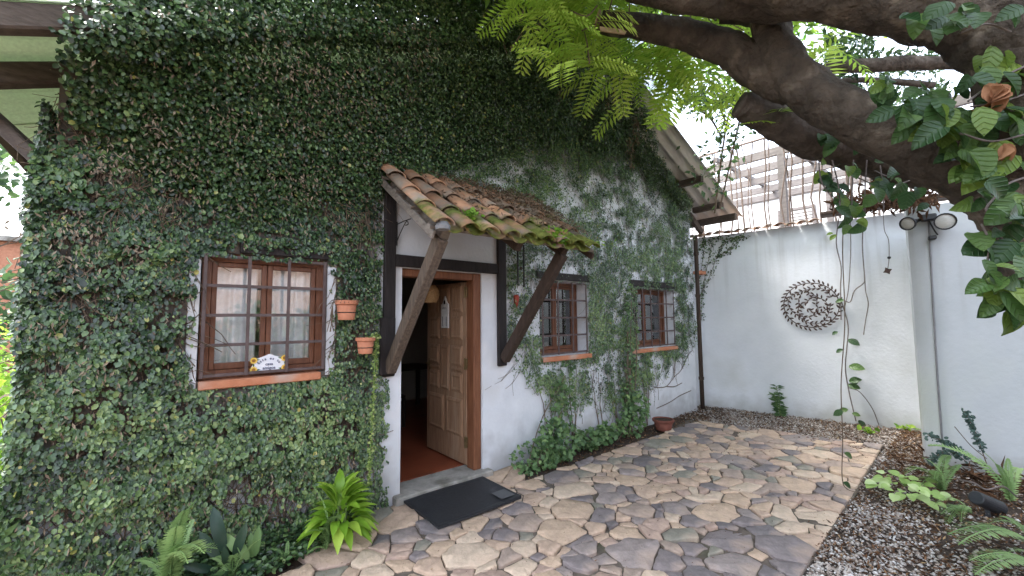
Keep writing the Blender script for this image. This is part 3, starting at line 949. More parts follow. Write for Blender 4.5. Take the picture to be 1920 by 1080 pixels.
def litter(name, label, n, fx, fy, fz, size=(0.015, 0.045), material='litter', parent=None, flat=0.35):
    x, y = fx(n), fy(n)
    z = fz(x, y)
    P = np.stack([x, y, z], -1)
    a = rng.uniform(0, 2 * PI, n)
    D = np.stack([np.cos(a), np.sin(a), rng.normal(0, flat * 0.6, n)], -1)
    N = np.stack([rng.normal(0, flat, n), rng.normal(0, flat, n), np.ones(n)], -1)
    o = scatter_leaves(name, P, D, N, rng.uniform(*size, n), np.clip(rng.normal(0.5, 0.3, n), 0, 1), LEAF_CURL, M[material], parent)
    if label: tag(o, label, 'leaf litter')
    return o
litter('leaf_litter', 'brown leaf litter on the soil and gravel below the white walls', 12000,
       lambda n: np.where(rng.random(n) < 0.45, rng.uniform(3.4, 6.6, n), rng.uniform(6.3, 8.1, n)),
       lambda n: np.where(rng.random(n) < 0.6, rng.uniform(-3.6, -2.55, n), rng.uniform(-2.7, 0.15, n)),
       lambda x, y: np.where((x < 6.45) & (y > -2.6), -0.2, -0.012) + rng.uniform(0, 0.012, len(x)))
litter('mulch', 'dark brown mulch in the bed at the foot of the house wall', 1500,
       lambda n: rng.uniform(2.85, 6.9, n), lambda n: rng.uniform(-0.42, -0.01, n), lambda x, y: -0.025 + rng.uniform(0, 0.02, len(x)))
litter('joint_grit', 'grit, moss scraps and leaf crumbs caught between the paving stones', 2600,
       lambda n: rng.uniform(0.6, 6.4, n), lambda n: rng.uniform(-2.55, -0.35, n), lambda x, y: -0.006 + rng.uniform(0, 0.010, len(x)), size=(0.006, 0.016))
litter('fallen_leaves', 'few dry leaf scraps scattered on the paving stones', 130,
       lambda n: rng.uniform(0.8, 6.3, n), lambda n: rng.uniform(-2.5, -0.5, n), lambda x, y: 0.016 + rng.uniform(0, 0.004, len(x)), size=(0.012, 0.03))

# ------------------------------------------------------------------ the house
def zr(x):
    """Underside of the gable roof at x."""
    return np.minimum(3.12 + 0.408 * (np.asarray(x, float) + 0.6), 6.794 - 0.43 * np.asarray(x, float))
house = thing('house', 'white gabled house almost wholly overgrown by climbing fig, its front door open', 'house', (3.3, 0.2, 0))
OPEN = [(0.20, 1.03, 1.19, 2.09), (3.44, 4.29, 1.14, 2.07), (5.33, 6.51, 1.13, 2.06), (1.69, 2.60, -0.05, 2.08)]
def facade():
    xs = sorted({-0.52, 7.22, 4.12, *[o[0] for o in OPEN], *[o[1] for o in OPEN]})
    zs = sorted({-0.05, *[o[2] for o in OPEN], *[o[3] for o in OPEN], 2.55})
    b = MB()
    hole = lambda x, z: any(o[0] < x < o[1] and o[2] < z < o[3] for o in OPEN)
    for i in range(len(xs) - 1):
        for k in range(len(zs) - 1):
            x0, x1, z0, z1 = xs[i], xs[i + 1], zs[k], zs[k + 1]
            if hole((x0 + x1) / 2, (z0 + z1) / 2): continue
            b.add([(x0, 0, z0), (x1, 0, z0), (x1, 0, z1), (x0, 0, z1)], [(0, 1, 2, 3)])
            b.add([(x0, 0.25, z0), (x1, 0.25, z0), (x1, 0.25, z1), (x0, 0.25, z1)], [(3, 2, 1, 0)])
        x0, x1 = xs[i], xs[i + 1]
        a0, a1 = float(zr(x0)) - 0.01, float(zr(x1)) - 0.01
        b.add([(x0, 0, 2.55), (x1, 0, 2.55), (x1, 0, a1), (x0, 0, a0)], [(0, 1, 2, 3)])
        b.add([(x0, 0.25, 2.55), (x1, 0.25, 2.55), (x1, 0.25, a1), (x0, 0.25, a0)], [(3, 2, 1, 0)])
    for x0, x1, z0, z1 in OPEN:                      # reveals
        b.add([(x0, 0, z0), (x0, 0.25, z0), (x0, 0.25, z1), (x0, 0, z1)], [(3, 2, 1, 0)])
        b.add([(x1, 0, z0), (x1, 0.25, z0), (x1, 0.25, z1), (x1, 0, z1)], [(0, 1, 2, 3)])
        b.add([(x0, 0, z1), (x1, 0, z1), (x1, 0.25, z1), (x0, 0.25, z1)], [(0, 1, 2, 3)])
        b.add([(x0, 0, z0), (x1, 0, z0), (x1, 0.25, z0), (x0, 0.25, z0)], [(3, 2, 1, 0)])
    # return walls of the house, left and right, and the back
    b.add([(-0.52, 0, -0.05), (-0.52, 6.5, -0.05), (-0.52, 6.5, 3.1), (-0.52, 0, 3.1)], [(3, 2, 1, 0)])
    b.add([(7.22, 0, -0.05), (7.22, 6.5, -0.05), (7.22, 6.5, 3.67), (7.22, 0, 3.67)], [(0, 1, 2, 3)])
    b.add([(-0.52, 6.5, -0.05), (7.22, 6.5, -0.05), (7.22, 6.5, 3.6), (4.1, 6.5, 4.9), (-0.52, 6.5, 3.0)], [(4, 3, 2, 1, 0)])
    return b.build('wall', M['facade'], house)
facade()
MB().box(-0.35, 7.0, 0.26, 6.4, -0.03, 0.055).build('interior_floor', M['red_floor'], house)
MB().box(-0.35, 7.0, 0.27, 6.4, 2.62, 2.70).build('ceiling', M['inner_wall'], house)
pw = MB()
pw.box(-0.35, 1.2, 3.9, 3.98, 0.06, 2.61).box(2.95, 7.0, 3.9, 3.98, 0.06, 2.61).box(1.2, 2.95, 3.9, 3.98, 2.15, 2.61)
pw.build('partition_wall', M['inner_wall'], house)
MB().box(1.62, 2.68, -0.09, 0.25, -0.03, 0.055, 0.012).build('threshold', M['concrete'], house)

def corrugated(name, x_hi, z_hi, x_lo, z_lo, y0, y1, material, pitch=0.177, amp=0.026):
    """One sheet running down the slope, its waves across y."""
    b = MB()
    d = Vector((x_lo - x_hi, 0, z_lo - z_hi)).normalized()
    nrm = Vector((-d.z, 0, d.x))
    if nrm.z < 0: nrm = -nrm
    n = max(4, int((y1 - y0) / pitch * 8))
    prof = [(y0 + (y1 - y0) * i / n, amp * math.cos(2 * PI * (y0 + (y1 - y0) * i / n) / pitch)) for i in range(n + 1)]
    for off in (0.0, 0.008):
        for (x, z) in ((x_hi, z_hi), (x_lo, z_lo)):
            b.v += [tuple(Vector((x, y, z)) + nrm * (h + off + amp)) for y, h in prof]
    m = n + 1
    for i in range(n):
        b.f.append((i, i + 1, m + i + 1, m + i))
        b.f.append((2 * m + i, 3 * m + i, 3 * m + i + 1, 2 * m + i + 1))
    for (p, q) in ((0, m), (n, m + n)):
        b.f.append((p, q, q + 2 * m, p + 2 * m))
    for i in range(n):
        b.f.append((m + i, m + i + 1, 3 * m + i + 1, 3 * m + i))
        b.f.append((i, 2 * m + i, 2 * m + i + 1, i + 1))
    return b.build(name, material, house, smooth=False)
XA, ZA = 4.116, 5.05
for k, (y0, y1) in enumerate(((-0.62, 0.25), (0.17, 1.06), (0.98, 1.87), (1.79, 2.68), (2.60, 3.49), (3.41, 4.3), (4.22, 6.5))):
    lift = 0.012 * (k % 2)
    corrugated('roof_sheet', XA, ZA + lift, 7.98, 3.385 + lift, y0, y1, M['roof_sheet'])
    corrugated('roof_sheet', XA, ZA + lift, -0.90, float(zr(-0.90)) + 0.02 + lift, y0, y1, M['green_sheet'])
# purlin ends and rafters under the overhangs
def roofpt(x, y, dz=0.0):
    return Vector((x, y, float(zr(x)) + dz))
for x in (5.3, 6.70, 7.42):
    MB().bar(roofpt(x, -0.50, -0.055), roofpt(x, 0.02, -0.055), 0.10, 0.10, bev=0.008).build('purlin', M['beam_wood'], house)
MB().bar(roofpt(7.72, -0.60, -0.11), roofpt(7.72, 6.4, -0.11), 0.09, 0.12, bev=0.008).build('eave_beam', M['beam_wood'], house)
MB().bar((7.24, 0.02, 3.45), (7.62, -0.02, 3.16), 0.07, 0.10, bev=0.008).build('eave_strut', M['beam_wood'], house)
for y, x1 in ((-0.57, -0.2), (0.03, 0.25)):
    MB().bar((-0.88, y, float(zr(-0.88)) - 0.05), (x1, y, float(zr(x1)) - 0.05), 0.09, 0.125, bev=0.01).build('rafter', M['beam_wood'], house)
MB().bar((-0.84, 0.30, 2.86), (-0.58, 0.10, 2.56), 0.06, 0.08, bev=0.008).build('eave_strut', M['beam_wood'], house)
MB().bar((-0.86, -0.6, 2.86), (-0.86, 3.0, 2.86), 0.06, 0.08, bev=0.008).build('eave_beam', M['dark_wood'], house)

# timbers round the door
tb = MB()
for (x0, x1, z0, z1) in ((0.135, 0.1985, 1.10, 2.04), (1.0315, 1.10, 1.16, 2.06)):
    MB().box(x0, x1, -0.014, -0.001, z0, z1, 0.004).build('window_surround', M['plaster'], house)
MB().box(1.505, 1.612, -0.045, 0.0, 1.10, 2.98, 0.008).build('timber_post', M['black_wood'], house)
MB().box(1.462, 1.600, -0.075, -0.046, 1.12, 1.62, 0.006).build('timber_block', M['black_wood'], house)
MB().box(2.792, 2.905, -0.045, 0.0, 1.09, 2.95, 0.008).build('timber_post', M['black_wood'], house)
MB().box(1.613, 2.791, -0.04, 0.0, 2.085, 2.195, 0.008).build('lintel', M['black_wood'], house)
MB().box(0.42, 1.06, -0.035, 0.0, 2.093, 2.175, 0.006).build('lintel', M['black_wood'], house)
MB().box(3.38, 4.36, -0.035, 0.0, 2.073, 2.16, 0.006).build('lintel', M['black_wood'], house)
MB().box(5.28, 6.56, -0.035, 0.0, 2.065, 2.16, 0.006).build('lintel', M['black_wood'], house)
MB().box(2.505, 2.597, 0.02, 0.15, 0.056, 2.077, 0.006).build('door_jamb', M['door_frame'], house)
MB().box(1.692, 1.74, 0.14, 0.22, 0.056, 2.077, 0.006).build('door_jamb', M['door_frame'], house)
MB().box(1.693, 2.504, 0.03, 0.15, 2.005, 2.077, 0.006).build('door_head', M['door_frame'], house)
MB().box(1.68, 2.63, -0.0035, 0.0, 0.0, 0.02).build('floor_edge', M['concrete'], house)

# door leaf, standing open at a right angle to the wall
door = MB().box(2.503, 2.543, 0.155, 1.005, 0.075, 2.0, 0.004).build('door', M['door_wood'], house)
PAN = []
for a, b in ((0.07, 0.28), (0.335, 0.52), (0.575, 0.78)): PAN.append((a, b, 1.60, 1.90))
for a, b in ((0.07, 0.30), (0.34, 0.515), (0.555, 0.78)): PAN.append((a, b, 1.30, 1.555))
PAN += [(0.335, 0.515, 0.73, 1.235)]
for a, b in ((0.07, 0.295), (0.555, 0.78)): PAN += [(a, b, 1.01, 1.235), (a, b, 0.955, 0.99), (a, b, 0.73, 0.935)]
PAN += [(0.07, 0.395, 0.27, 0.665), (0.45, 0.78, 0.27, 0.665)]
for (a, b, z0, z1) in PAN:
    y0, y1, z0, z1 = 0.155 + a, 0.155 + b, 0.075 + z0, 0.075 + z1
    p = MB()
    for lv, (ins, x) in enumerate(((0.0, 2.5025), (0.0, 2.497), (0.012, 2.492), (0.03, 2.485), (0.05, 2.4915))):
        p.v += [(x, y0 + ins, z0 + ins), (x, y1 - ins, z0 + ins), (x, y1 - ins, z1 - ins), (x, y0 + ins, z1 - ins)] if (y1 - y0 > 2.2 * ins and z1 - z0 > 2.2 * ins) else \
               [(x, (y0 + y1) / 2 - 0.004, (z0 + z1) / 2 - 0.004), (x, (y0 + y1) / 2 + 0.004, (z0 + z1) / 2 - 0.004), (x, (y0 + y1) / 2 + 0.004, (z0 + z1) / 2 + 0.004), (x, (y0 + y1) / 2 - 0.004, (z0 + z1) / 2 + 0.004)]
    for lv in range(4):
        p.f += [(lv * 4 + (k + 1) % 4, lv * 4 + k, lv * 4 + 4 + k, lv * 4 + 4 + (k + 1) % 4) for k in range(4)]
    p.f.append((19, 18, 17, 16))
    p.build('door_panel', M['door_wood'], door)
for z in (0.26, 1.07, 1.83):
    MB().box(2.484, 2.5015, 0.125, 0.175, z, z + 0.11, 0.003).tube([(2.482, 0.152, z - 0.005), (2.482, 0.152, z + 0.115)], 0.008, 8).build('hinge', M['brass'], door)
hd = MB().box(2.494, 2.5025, 0.92, 0.955, 0.98, 1.14, 0.003)
hd.tube([(2.494, 0.937, 1.08), (2.45, 0.937, 1.08), (2.447, 0.90, 1.08), (2.447, 0.84, 1.078)], 0.008, 8)
hd.build('handle', M['brass'], door)
plq = thing('door_plaque', 'small whitewashed house shaped wooden plaque hanging on the open door', 'plaque', (2.48, 0.55, 1.53))
py, pz = 0.55, 1.50
out = [(-0.075, 0), (0.075, 0), (0.075, 0.27), (0.055, 0.27), (0.045, 0.285), (0.0, 0.36), (-0.045, 0.285), (-0.075, 0.27)]
MB().prism(out, (2.488, py, pz), (0, 1, 0), (0, 0, 1), (-1, 0, 0), 0.016).build('board', M['white_board'], plq)
MB().prism([(-0.014, 0), (0.014, 0), (0.018, 0.03), (0, 0.05), (-0.018, 0.03)], (2.4715, py, pz + 0.27), (0, 1, 0), (0, 0, 1), (-1, 0, 0), 0.003).build('opening', M['black_wood'], plq)
for a in (-0.042, 0.038):
    MB().box(2.468, 2.4715, py + a - 0.007, py + a + 0.007, pz + 0.02, pz + 0.13).build('post_motif', M['cable'], plq)
MB().tube([(2.469, py - 0.035, pz + 0.22), (2.469, py - 0.012, pz + 0.235), (2.469, py, pz + 0.215), (2.469, py + 0.014, pz + 0.235), (2.469, py + 0.034, pz + 0.22)], 0.005, 6).build('bow', M['cable'], plq)

# windows --------------------------------------------------------
def window(x0, x1, z0, z1, cols, rows, recess, sx0, sx1, label, glass, hide_left=False):
    w = bpy.data.objects.new('window', None)
    C.objects.link(w)
    w.parent = house
    w.location = Vector((x0, 0, z0)) - wloc(house)
    w['label'] = label
    y0, y1 = recess, recess + 0.07
    fw = 0.045
    fr = MB()
    fr.box(x0 - 0.01, x0 + fw, y0, y1, z0 - 0.015, z1 + 0.015).box(x1 - fw, x1 + 0.012, y0, y1, z0 - 0.015, z1 + 0.015)
    fr.box(x0 + fw, x1 - fw, y0, y1, z1 - fw, z1 + 0.015).box(x0 + fw, x1 - fw, y0, y1, z0 - 0.015, z0 + fw)
    fr.build('frame', M['frame_wood'], w)
    xm = (x0 + x1) / 2
    for a, b in ((x0 + fw + 0.002, xm - 0.002), (xm + 0.002, x1 - fw - 0.002)):
        c = MB()
        s = 0.034
        zz0, zz1 = z0 + fw + 0.002, z1 - fw - 0.002
        c.box(a, a + s, y0 + 0.012, y0 + 0.055, zz0, zz1, 0.004).box(b - s, b, y0 + 0.012, y0 + 0.055, zz0, zz1, 0.004)
        c.box(a + s, b - s, y0 + 0.012, y0 + 0.055, zz1 - s, zz1, 0.004).box(a + s, b - s, y0 + 0.012, y0 + 0.055, zz0, zz0 + s * 1.3, 0.004)
        c.build('casement', M['frame_wood'], w)
        MB().box(a + s - 0.003, b - s + 0.003, y0 + 0.030, y0 + 0.034, zz0 + s, zz1 - s + 0.003).build('pane', glass, w)
    MB().box(sx0, sx1, -0.05, 0.10, z0 - 0.075, z0 - 0.018, 0.006).build('sill', M['brick_sill'], w)
    bw = 0.022
    for i in range(cols + 1):
        x = x0 + 0.004 + (x1 - x0 - 0.008) * i / cols
        MB().box(x - bw / 2, x + bw / 2, -0.036, -0.024, z0 + 0.002, z1 - 0.002, 0.002).build('grille_bar', M['grille'], w)
    for k in range(rows + 1):
        z = z0 + 0.015 + (z1 - z0 - 0.03) * k / rows
        MB().box(x0 - 0.01, x1 + 0.01, -0.0235, -0.013, z - bw / 2, z + bw / 2, 0.002).build('grille_bar', M['grille'], w)
    return w
window(0.22, 1.01, 1.21, 2.075, 3, 4, 0.055, 0.21, 0.99, 'window left of the door with a white lace curtain and a painted plaque behind its grille', M['glass'])
window(3.46, 4.27, 1.155, 2.055, 3, 4, 0.15, 3.45, 4.34, 'middle window with three columns of grille, just right of the canopy brace', M['glass_dark'])
window(5.35, 6.49, 1.145, 2.045, 5, 4, 0.15, 5.26, 6.56, 'far right window with five columns of grille, half hidden by fig leaves', M['glass_dark'])

# curtain behind the first window
def curtain(x0, x1, z0, z1, y, folds, label, seed):
    n, m = folds * 8, 5
    r = random.Random(seed)
    ph = [r.uniform(-0.5, 0.5) for _ in range(folds + 2)]
    v, f = [], []
    for k in range(m + 1):
        z = z1 + (z0 - z1) * k / m
        for i in range(n + 1):
            t = i / n
            a = t * folds * 2 * PI + ph[int(t * folds)] * 0.8
            v.append((x0 + (x1 - x0) * t + 0.01 * math.sin(a * 0.5 + k * 0.2), y + 0.022 * math.sin(a) * (0.8 + 0.08 * k), z))
    for k in range(m):
        for i in range(n):
            a = k * (n + 1) + i
            f.append((a, a + 1, a + n + 2, a + n + 1))
    o = MB().add(v, f).build('curtain', M['curtain'], None, smooth=True)
    tag(o, label, 'curtain', 'lace curtains behind the left window')
curtain(0.16, 0.57, 1.17, 2.12, 0.165, 5, 'white lace curtain panel behind the left half of the left window', 1)
curtain(0.60, 1.06, 1.17, 2.12, 0.17, 6, 'white lace curtain panel behind the right half of the left window', 2)
curtain(3.74, 3.98, 1.1, 2.12, 0.30, 3, 'pale curtain behind the middle of the window beside the canopy brace', 3)
curtain(5.80, 6.12, 1.1, 2.12, 0.30, 4, 'pale curtain behind the centre of the fig covered far window', 4)

# painted plaque standing in the window
pc = thing('ceramic_plaque', 'glazed ceramic plaque with sunflowers at its corners and blue lettering in the left window', 'plaque', (0.632, 0.0, 1.225))
PX, PZ, PY = 0.632, 1.226, -0.004
pl = [(-0.108, 0.0), (0.108, 0.0), (0.118, 0.03), (0.104, 0.055), (0.118, 0.098), (0.07, 0.10), (0.035, 0.113), (0.0, 0.128), (-0.035, 0.113), (-0.07, 0.10), (-0.118, 0.098), (-0.104, 0.055), (-0.118, 0.03)]
MB().prism(pl, (PX, PY, PZ), (1, 0, 0), (0, 0, 1), (0, -1, 0), 0.007).build('tablet', M['white_glaze'], pc)
for (fx, fz) in ((-0.10, 0.085), (0.10, 0.092), (-0.10, 0.018), (0.104, 0.02)):
    pet = MB()
    n = 11
    poly = []
    for i in range(2 * n):
        a = PI * i / n
        r = 0.027 if i % 2 == 0 else 0.019
        poly.append((fx + r * math.cos(a), fz + r * math.sin(a)))
    pet.prism(poly, (PX, PY - 0.0072, PZ), (1, 0, 0), (0, 0, 1), (0, -1, 0), 0.004)
    fl = pet.build('sunflower', M['yellow_glaze'], pc)
    MB().prism([(fx + 0.012 * math.cos(2 * PI * i / 10), fz + 0.012 * math.sin(2 * PI * i / 10)) for i in range(10)],
               (PX, PY - 0.0113, PZ), (1, 0, 0), (0, 0, 1), (0, -1, 0), 0.003).build('flower_centre', M['brown_glaze'], fl)
lv = MB()
for (fx, fz, a) in ((-0.075, 0.088, 0.1), (0.072, 0.095, 2.9), (-0.10, 0.052, -1.5), (0.105, 0.056, -1.5), (-0.072, 0.016, 0.2), (0.076, 0.016, 2.9)):
    d = (math.cos(a), math.sin(a))
    lv.prism([(fx - d[0] * 0.016, fz - d[1] * 0.016), (fx + d[1] * 0.006, fz - d[0] * 0.006), (fx + d[0] * 0.016, fz + d[1] * 0.016), (fx - d[1] * 0.006, fz + d[0] * 0.006)],
             (PX, PY - 0.0074, PZ), (1, 0, 0), (0, 0, 1), (0, -1, 0), 0.002)
lv.build('leaf_motif', M['green_glaze'], pc)
def text(s, size, loc, name, parent, material, rot=0.0):
    cu = bpy.data.curves.new(name, 'FONT')
    cu.body = s
    cu.size = size
    cu.extrude = 0.0008
    cu.align_x = 'CENTER'
    cu.offset = 0.0006
    o = bpy.data.objects.new(name, cu)
    C.objects.link(o)
    dg = bpy.context.evaluated_depsgraph_get()
    me = bpy.data.meshes.new_from_object(o.evaluated_get(dg))
    C.objects.unlink(o)
    bpy.data.objects.remove(o)
    me.materials.clear()
    me.materials.append(material)
    q = bpy.data.objects.new(name, me)
    C.objects.link(q)
    q.parent = parent
    q.matrix_local = Matrix.Translation(Vector(loc) - wloc(parent)) @ Matrix.Rotation(PI / 2, 4, 'X') @ Matrix.Rotation(rot, 4, 'Z')
    return q
for i, ch in enumerate('Esta es tu'):
    a = 1.02 - 2.04 * i / 9
    if ch != ' ':
        text(ch, 0.028, (PX - 0.072 * math.sin(a), PY - 0.0085, PZ + 0.030 + 0.056 * math.cos(a)), 'letter', pc, M['blue_glaze'], a * 0.85)
text('casa', 0.030, (PX, PY - 0.0085, PZ + 0.044), 'lettering', pc, M['blue_glaze'])
text('amigos', 0.030, (PX, PY - 0.0085, PZ + 0.016), 'lettering', pc, M['blue_glaze'])

# things inside the dark room
lamp = thing('pendant_lamp', 'woven wicker pendant lamp hanging inside the doorway', 'lamp', (2.2, 0.50, 1.9))
lc = onfacade(803, 550, 0.50)
sh = MB()
for i in range(13):
    a0 = i / 12
    z = lc.z + 0.075 - 0.17 * a0
    r = 0.085 + 0.03 * math.sin(PI * a0)
    sh.tube([(lc.x + r * math.cos(2 * PI * k / 16), lc.y + r * math.sin(2 * PI * k / 16), z + 0.004 * math.sin(k * 2.1 + i)) for k in range(17)], 0.0085, 5)
sh.build('lamp_shade', M['wicker'], lamp)
MB().tube([(lc.x, lc.y, lc.z + 0.06), (lc.x, lc.y, 2.61)], 0.005, 6).build('cord', M['lamp_black'], lamp)
tbl = thing('side_table', 'dark wooden table in the unlit room behind the door', 'table', (2.95, 3.1, 0.055))
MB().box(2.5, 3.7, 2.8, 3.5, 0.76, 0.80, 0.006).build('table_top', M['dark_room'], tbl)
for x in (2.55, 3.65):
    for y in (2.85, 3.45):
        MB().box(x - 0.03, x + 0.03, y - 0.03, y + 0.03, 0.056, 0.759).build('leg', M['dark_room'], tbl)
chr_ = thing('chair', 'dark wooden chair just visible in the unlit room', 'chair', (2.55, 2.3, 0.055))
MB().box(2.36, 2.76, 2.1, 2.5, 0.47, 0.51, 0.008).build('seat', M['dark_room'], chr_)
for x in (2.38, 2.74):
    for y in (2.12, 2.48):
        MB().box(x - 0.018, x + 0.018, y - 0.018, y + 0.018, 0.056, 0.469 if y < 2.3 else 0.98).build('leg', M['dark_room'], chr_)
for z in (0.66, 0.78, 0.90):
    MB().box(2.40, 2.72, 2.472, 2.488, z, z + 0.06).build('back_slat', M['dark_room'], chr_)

# downpipe in the corner of the house and the garden wall
dp = thing('downpipe', 'brown downpipe in the corner between the house and the white garden wall', 'downpipe', (7.29, -0.05, 0))
MB().tube([(7.30, -0.055, 0.0), (7.295, -0.055, 1.2), (7.30, -0.055, 3.05)], 0.036, 10).build('pipe', M['dark_wood'], dp, smooth=True)
for z in (0.5, 1.95, 2.7):
    MB().tube([(7.297, -0.055, z), (7.297, -0.055, z + 0.05)], 0.046, 10).build('pipe_collar', M['dark_wood'], dp)
for i in range(4):
    MB().box(7.30 + 0.075 * i, 7.368 + 0.075 * i, -0.085, 0.02, 2.36 + 0.012 * (i % 2), 2.42 + 0.012 * (i % 2), 0.006).build('ledge_brick', M['brick_sill'], dp)

# ------------------------------------------------------------------ tiled canopy over the door
can = thing('door_canopy', 'small clay tiled canopy on wooden braces above the open door, mossy and littered', 'canopy', (2.3, 0, 2.2))
SL = math.atan2(0.72, 1.05)
cdir = Vector((0, -math.cos(SL), -math.sin(SL)))      # down the slope
cnrm = Vector((0, -math.sin(SL), math.cos(SL)))
CT = Vector((0, -0.01, 2.915))                        # where the deck meets the wall
LEN = 1.24
def cpt(x, s, h=0.0):
    return Vector((x, 0, 0)) + CT + cdir * s + cnrm * h
for x, wd, hh, mt in ((1.455, 0.025, 0.062, 'grey_wood'), (1.575, 0.07, 0.08, 'grey_wood'), (2.30, 0.07, 0.09, 'dark_wood'), (2.86, 0.07, 0.09, 'dark_wood'), (3.22, 0.025, 0.062, 'dark_wood')):
    MB().bar(cpt(x, 0.02, -hh / 2 - 0.005), cpt(x, LEN - (0.02 if hh == 0.062 else 0.06), -hh / 2 - 0.005), wd, hh, up=cnrm, bev=0.005).build('rafter', M[mt], can)
for s in (0.12, 0.46, 0.80, 1.16):
    MB().bar(cpt(1.43, s, 0.008), cpt(3.24, s, 0.008), 0.05, 0.022, up=cnrm).build('batten', M['grey_wood'], can)
def brace(x, ztop, mt):
    p0, p1 = Vector((x, -0.06, 1.16)), Vector((x, -0.93, ztop))
    MB().bar(p0, p1, 0.085, 0.105, up=(0, -0.6, 0.6), bev=0.008).build('brace', M[mt], can)
brace(1.555, 2.20, 'worn_wood')
brace(2.852, 2.20, 'dark_wood')
# barrel tiles, convex covers over concave pans; every tile a part
def barrel(up=True, r0=0.088, r1=0.072, L=0.40, t=0.013, seg=8, arc=2.75):
    b = MB()
    for (r, x) in ((r0, 0.0), (r1, -L)):
        for rr in (r, r - t):
            for k in range(seg + 1):
                a = PI / 2 - arc / 2 + arc * k / seg
                z = rr * math.sin(a) * (0.72 if up else -0.62)
                b.v.append((x, rr * math.cos(a), z))
    m = seg + 1
    for k in range(seg):
        b.f += [(k, k + 1, 2 * m + k + 1, 2 * m + k), (m + k + 1, m + k, 3 * m + k, 3 * m + k + 1), (k + 1, k, m + k, m + k + 1), (2 * m + k, 2 * m + k + 1, 3 * m + k + 1, 3 * m + k)]
    for k in (0, seg):
        b.f.append((k, m + k, 3 * m + k, 2 * m + k))
    me = bpy.data.meshes.new('barrel_tile')
    me.from_pydata(b.v, [], b.f)
    me.update()
    me.materials.append(M['tile'])
    me.polygons.foreach_set('use_smooth', [True] * len(me.polygons))
    return me
cover, pan = barrel(True), barrel(False)
RT = random.Random(11)
NC = 9
for c in range(NC):
    x = 1.485 + 0.204 * c
    for r in range(4):
        s = LEN + 0.03 - 0.318 * r
        j = lambda q: RT.uniform(-q, q)
        mw = frame(cpt(x + j(0.008), s + j(0.02), 0.062 + 0.004 * r + j(0.006)), cdir + cnrm * (0.035 + j(0.015)) + Vector((j(0.03), 0, 0)), cnrm + Vector((j(0.06), 0, 0)))
        inst('roof_tile', cover, can, mw)
        if c < NC - 1:
            mw = frame(cpt(x + 0.102 + j(0.006), s - 0.02 + j(0.02), 0.066 + 0.004 * r), cdir + cnrm * 0.035 + Vector((j(0.02), 0, 0)), cnrm)
            inst('roof_tile', pan, can, mw)
# mortar bung at the first tile and dry litter on the upper right of the tiles
MB().lathe(tuple(cpt(1.485, LEN + 0.02, 0.04)), [(0.0, 0.055), (0.035, 0.045), (0.055, 0.015), (0.05, -0.01), (0.0, -0.02)], 10).build('mortar_bung', M['cable'], can)
def canopy_litter():
    n = 3200
    s = rng.random(n) * LEN * 0.9
    x = 1.75 + rng.random(n) * 1.5
    keep = rng.random(n) < np.clip((x - 1.7) / 1.3, 0, 1) * np.clip(1.15 - s / 1.25, 0, 1) * 1.5
    x, s = x[keep], s[keep]
    n = len(x)
    ph = (x - 1.485) / 0.204
    hgt = 0.100 + 0.055 * np.abs(np.cos(PI * ph)) ** 0.7 + rng.uniform(0.0, 0.012, n)
    P = np.array(CT)[None] + np.outer(s, np.array(cdir)) + np.outer(hgt, np.array(cnrm))
    P[:, 0] += x
    D = rng.normal(0, 1, (n, 3)); D[:, 2] *= 0.4
    N = np.array(cnrm)[None] + rng.normal(0, 0.5, (n, 3))
    o = scatter_leaves('dry_leaves', P, D, N, rng.uniform(0.02, 0.05, n), rng.random(n) * 0.75, LEAF_CURL, M['dead_leaf'], None)
    tag(o, 'dry brown leaves lying on the upper tiles of the canopy', 'leaf litter')
canopy_litter()
def rosette(name, label, cat, base, n, size, spread, material, shape=LEAF_FIG, up=0.6, seed=0):
    r = np.random.default_rng(seed)
    root = thing(name, label, cat, base)
    P = np.array(base)[None] + r.normal(0, 1, (n, 3)) * np.array(spread)[None]
    D = r.normal(0, 1, (n, 3)); D[:, 2] = np.abs(D[:, 2]) * 0.4 + r.uniform(-0.3, 0.6, n)
    N = r.normal(0, 0.5, (n, 3)) + np.array([-0.2, -0.5, up])[None]
    scatter_leaves('leaves', P, D, N, r.uniform(0.7, 1.2, n) * size, r.random(n), shape, material, root)
    return root
rosette('weed', 'bright green weed sprouting on the front edge of the canopy tiles, left of its middle', 'plant', tuple(cpt(1.78, 1.10, 0.12)), 26, 0.045, (0.035, 0.03, 0.02), M['lime_stuff'] if 'lime_stuff' in M else M['hedge'], seed=1)
rosette('weed', 'leafy weed trailing over the front edge of the canopy tiles, above the right brace', 'plant', tuple(cpt(2.66, 1.20, 0.10)), 80, 0.045, (0.085, 0.04, 0.035), M['hedge'], seed=2)
rosette('weed', 'grassy weed at the far right corner of the canopy tiles', 'plant', tuple(cpt(3.16, 1.20, 0.09)), 44, 0.055, (0.08, 0.05, 0.03), M['hedge'], LEAF_SLIM, seed=3)

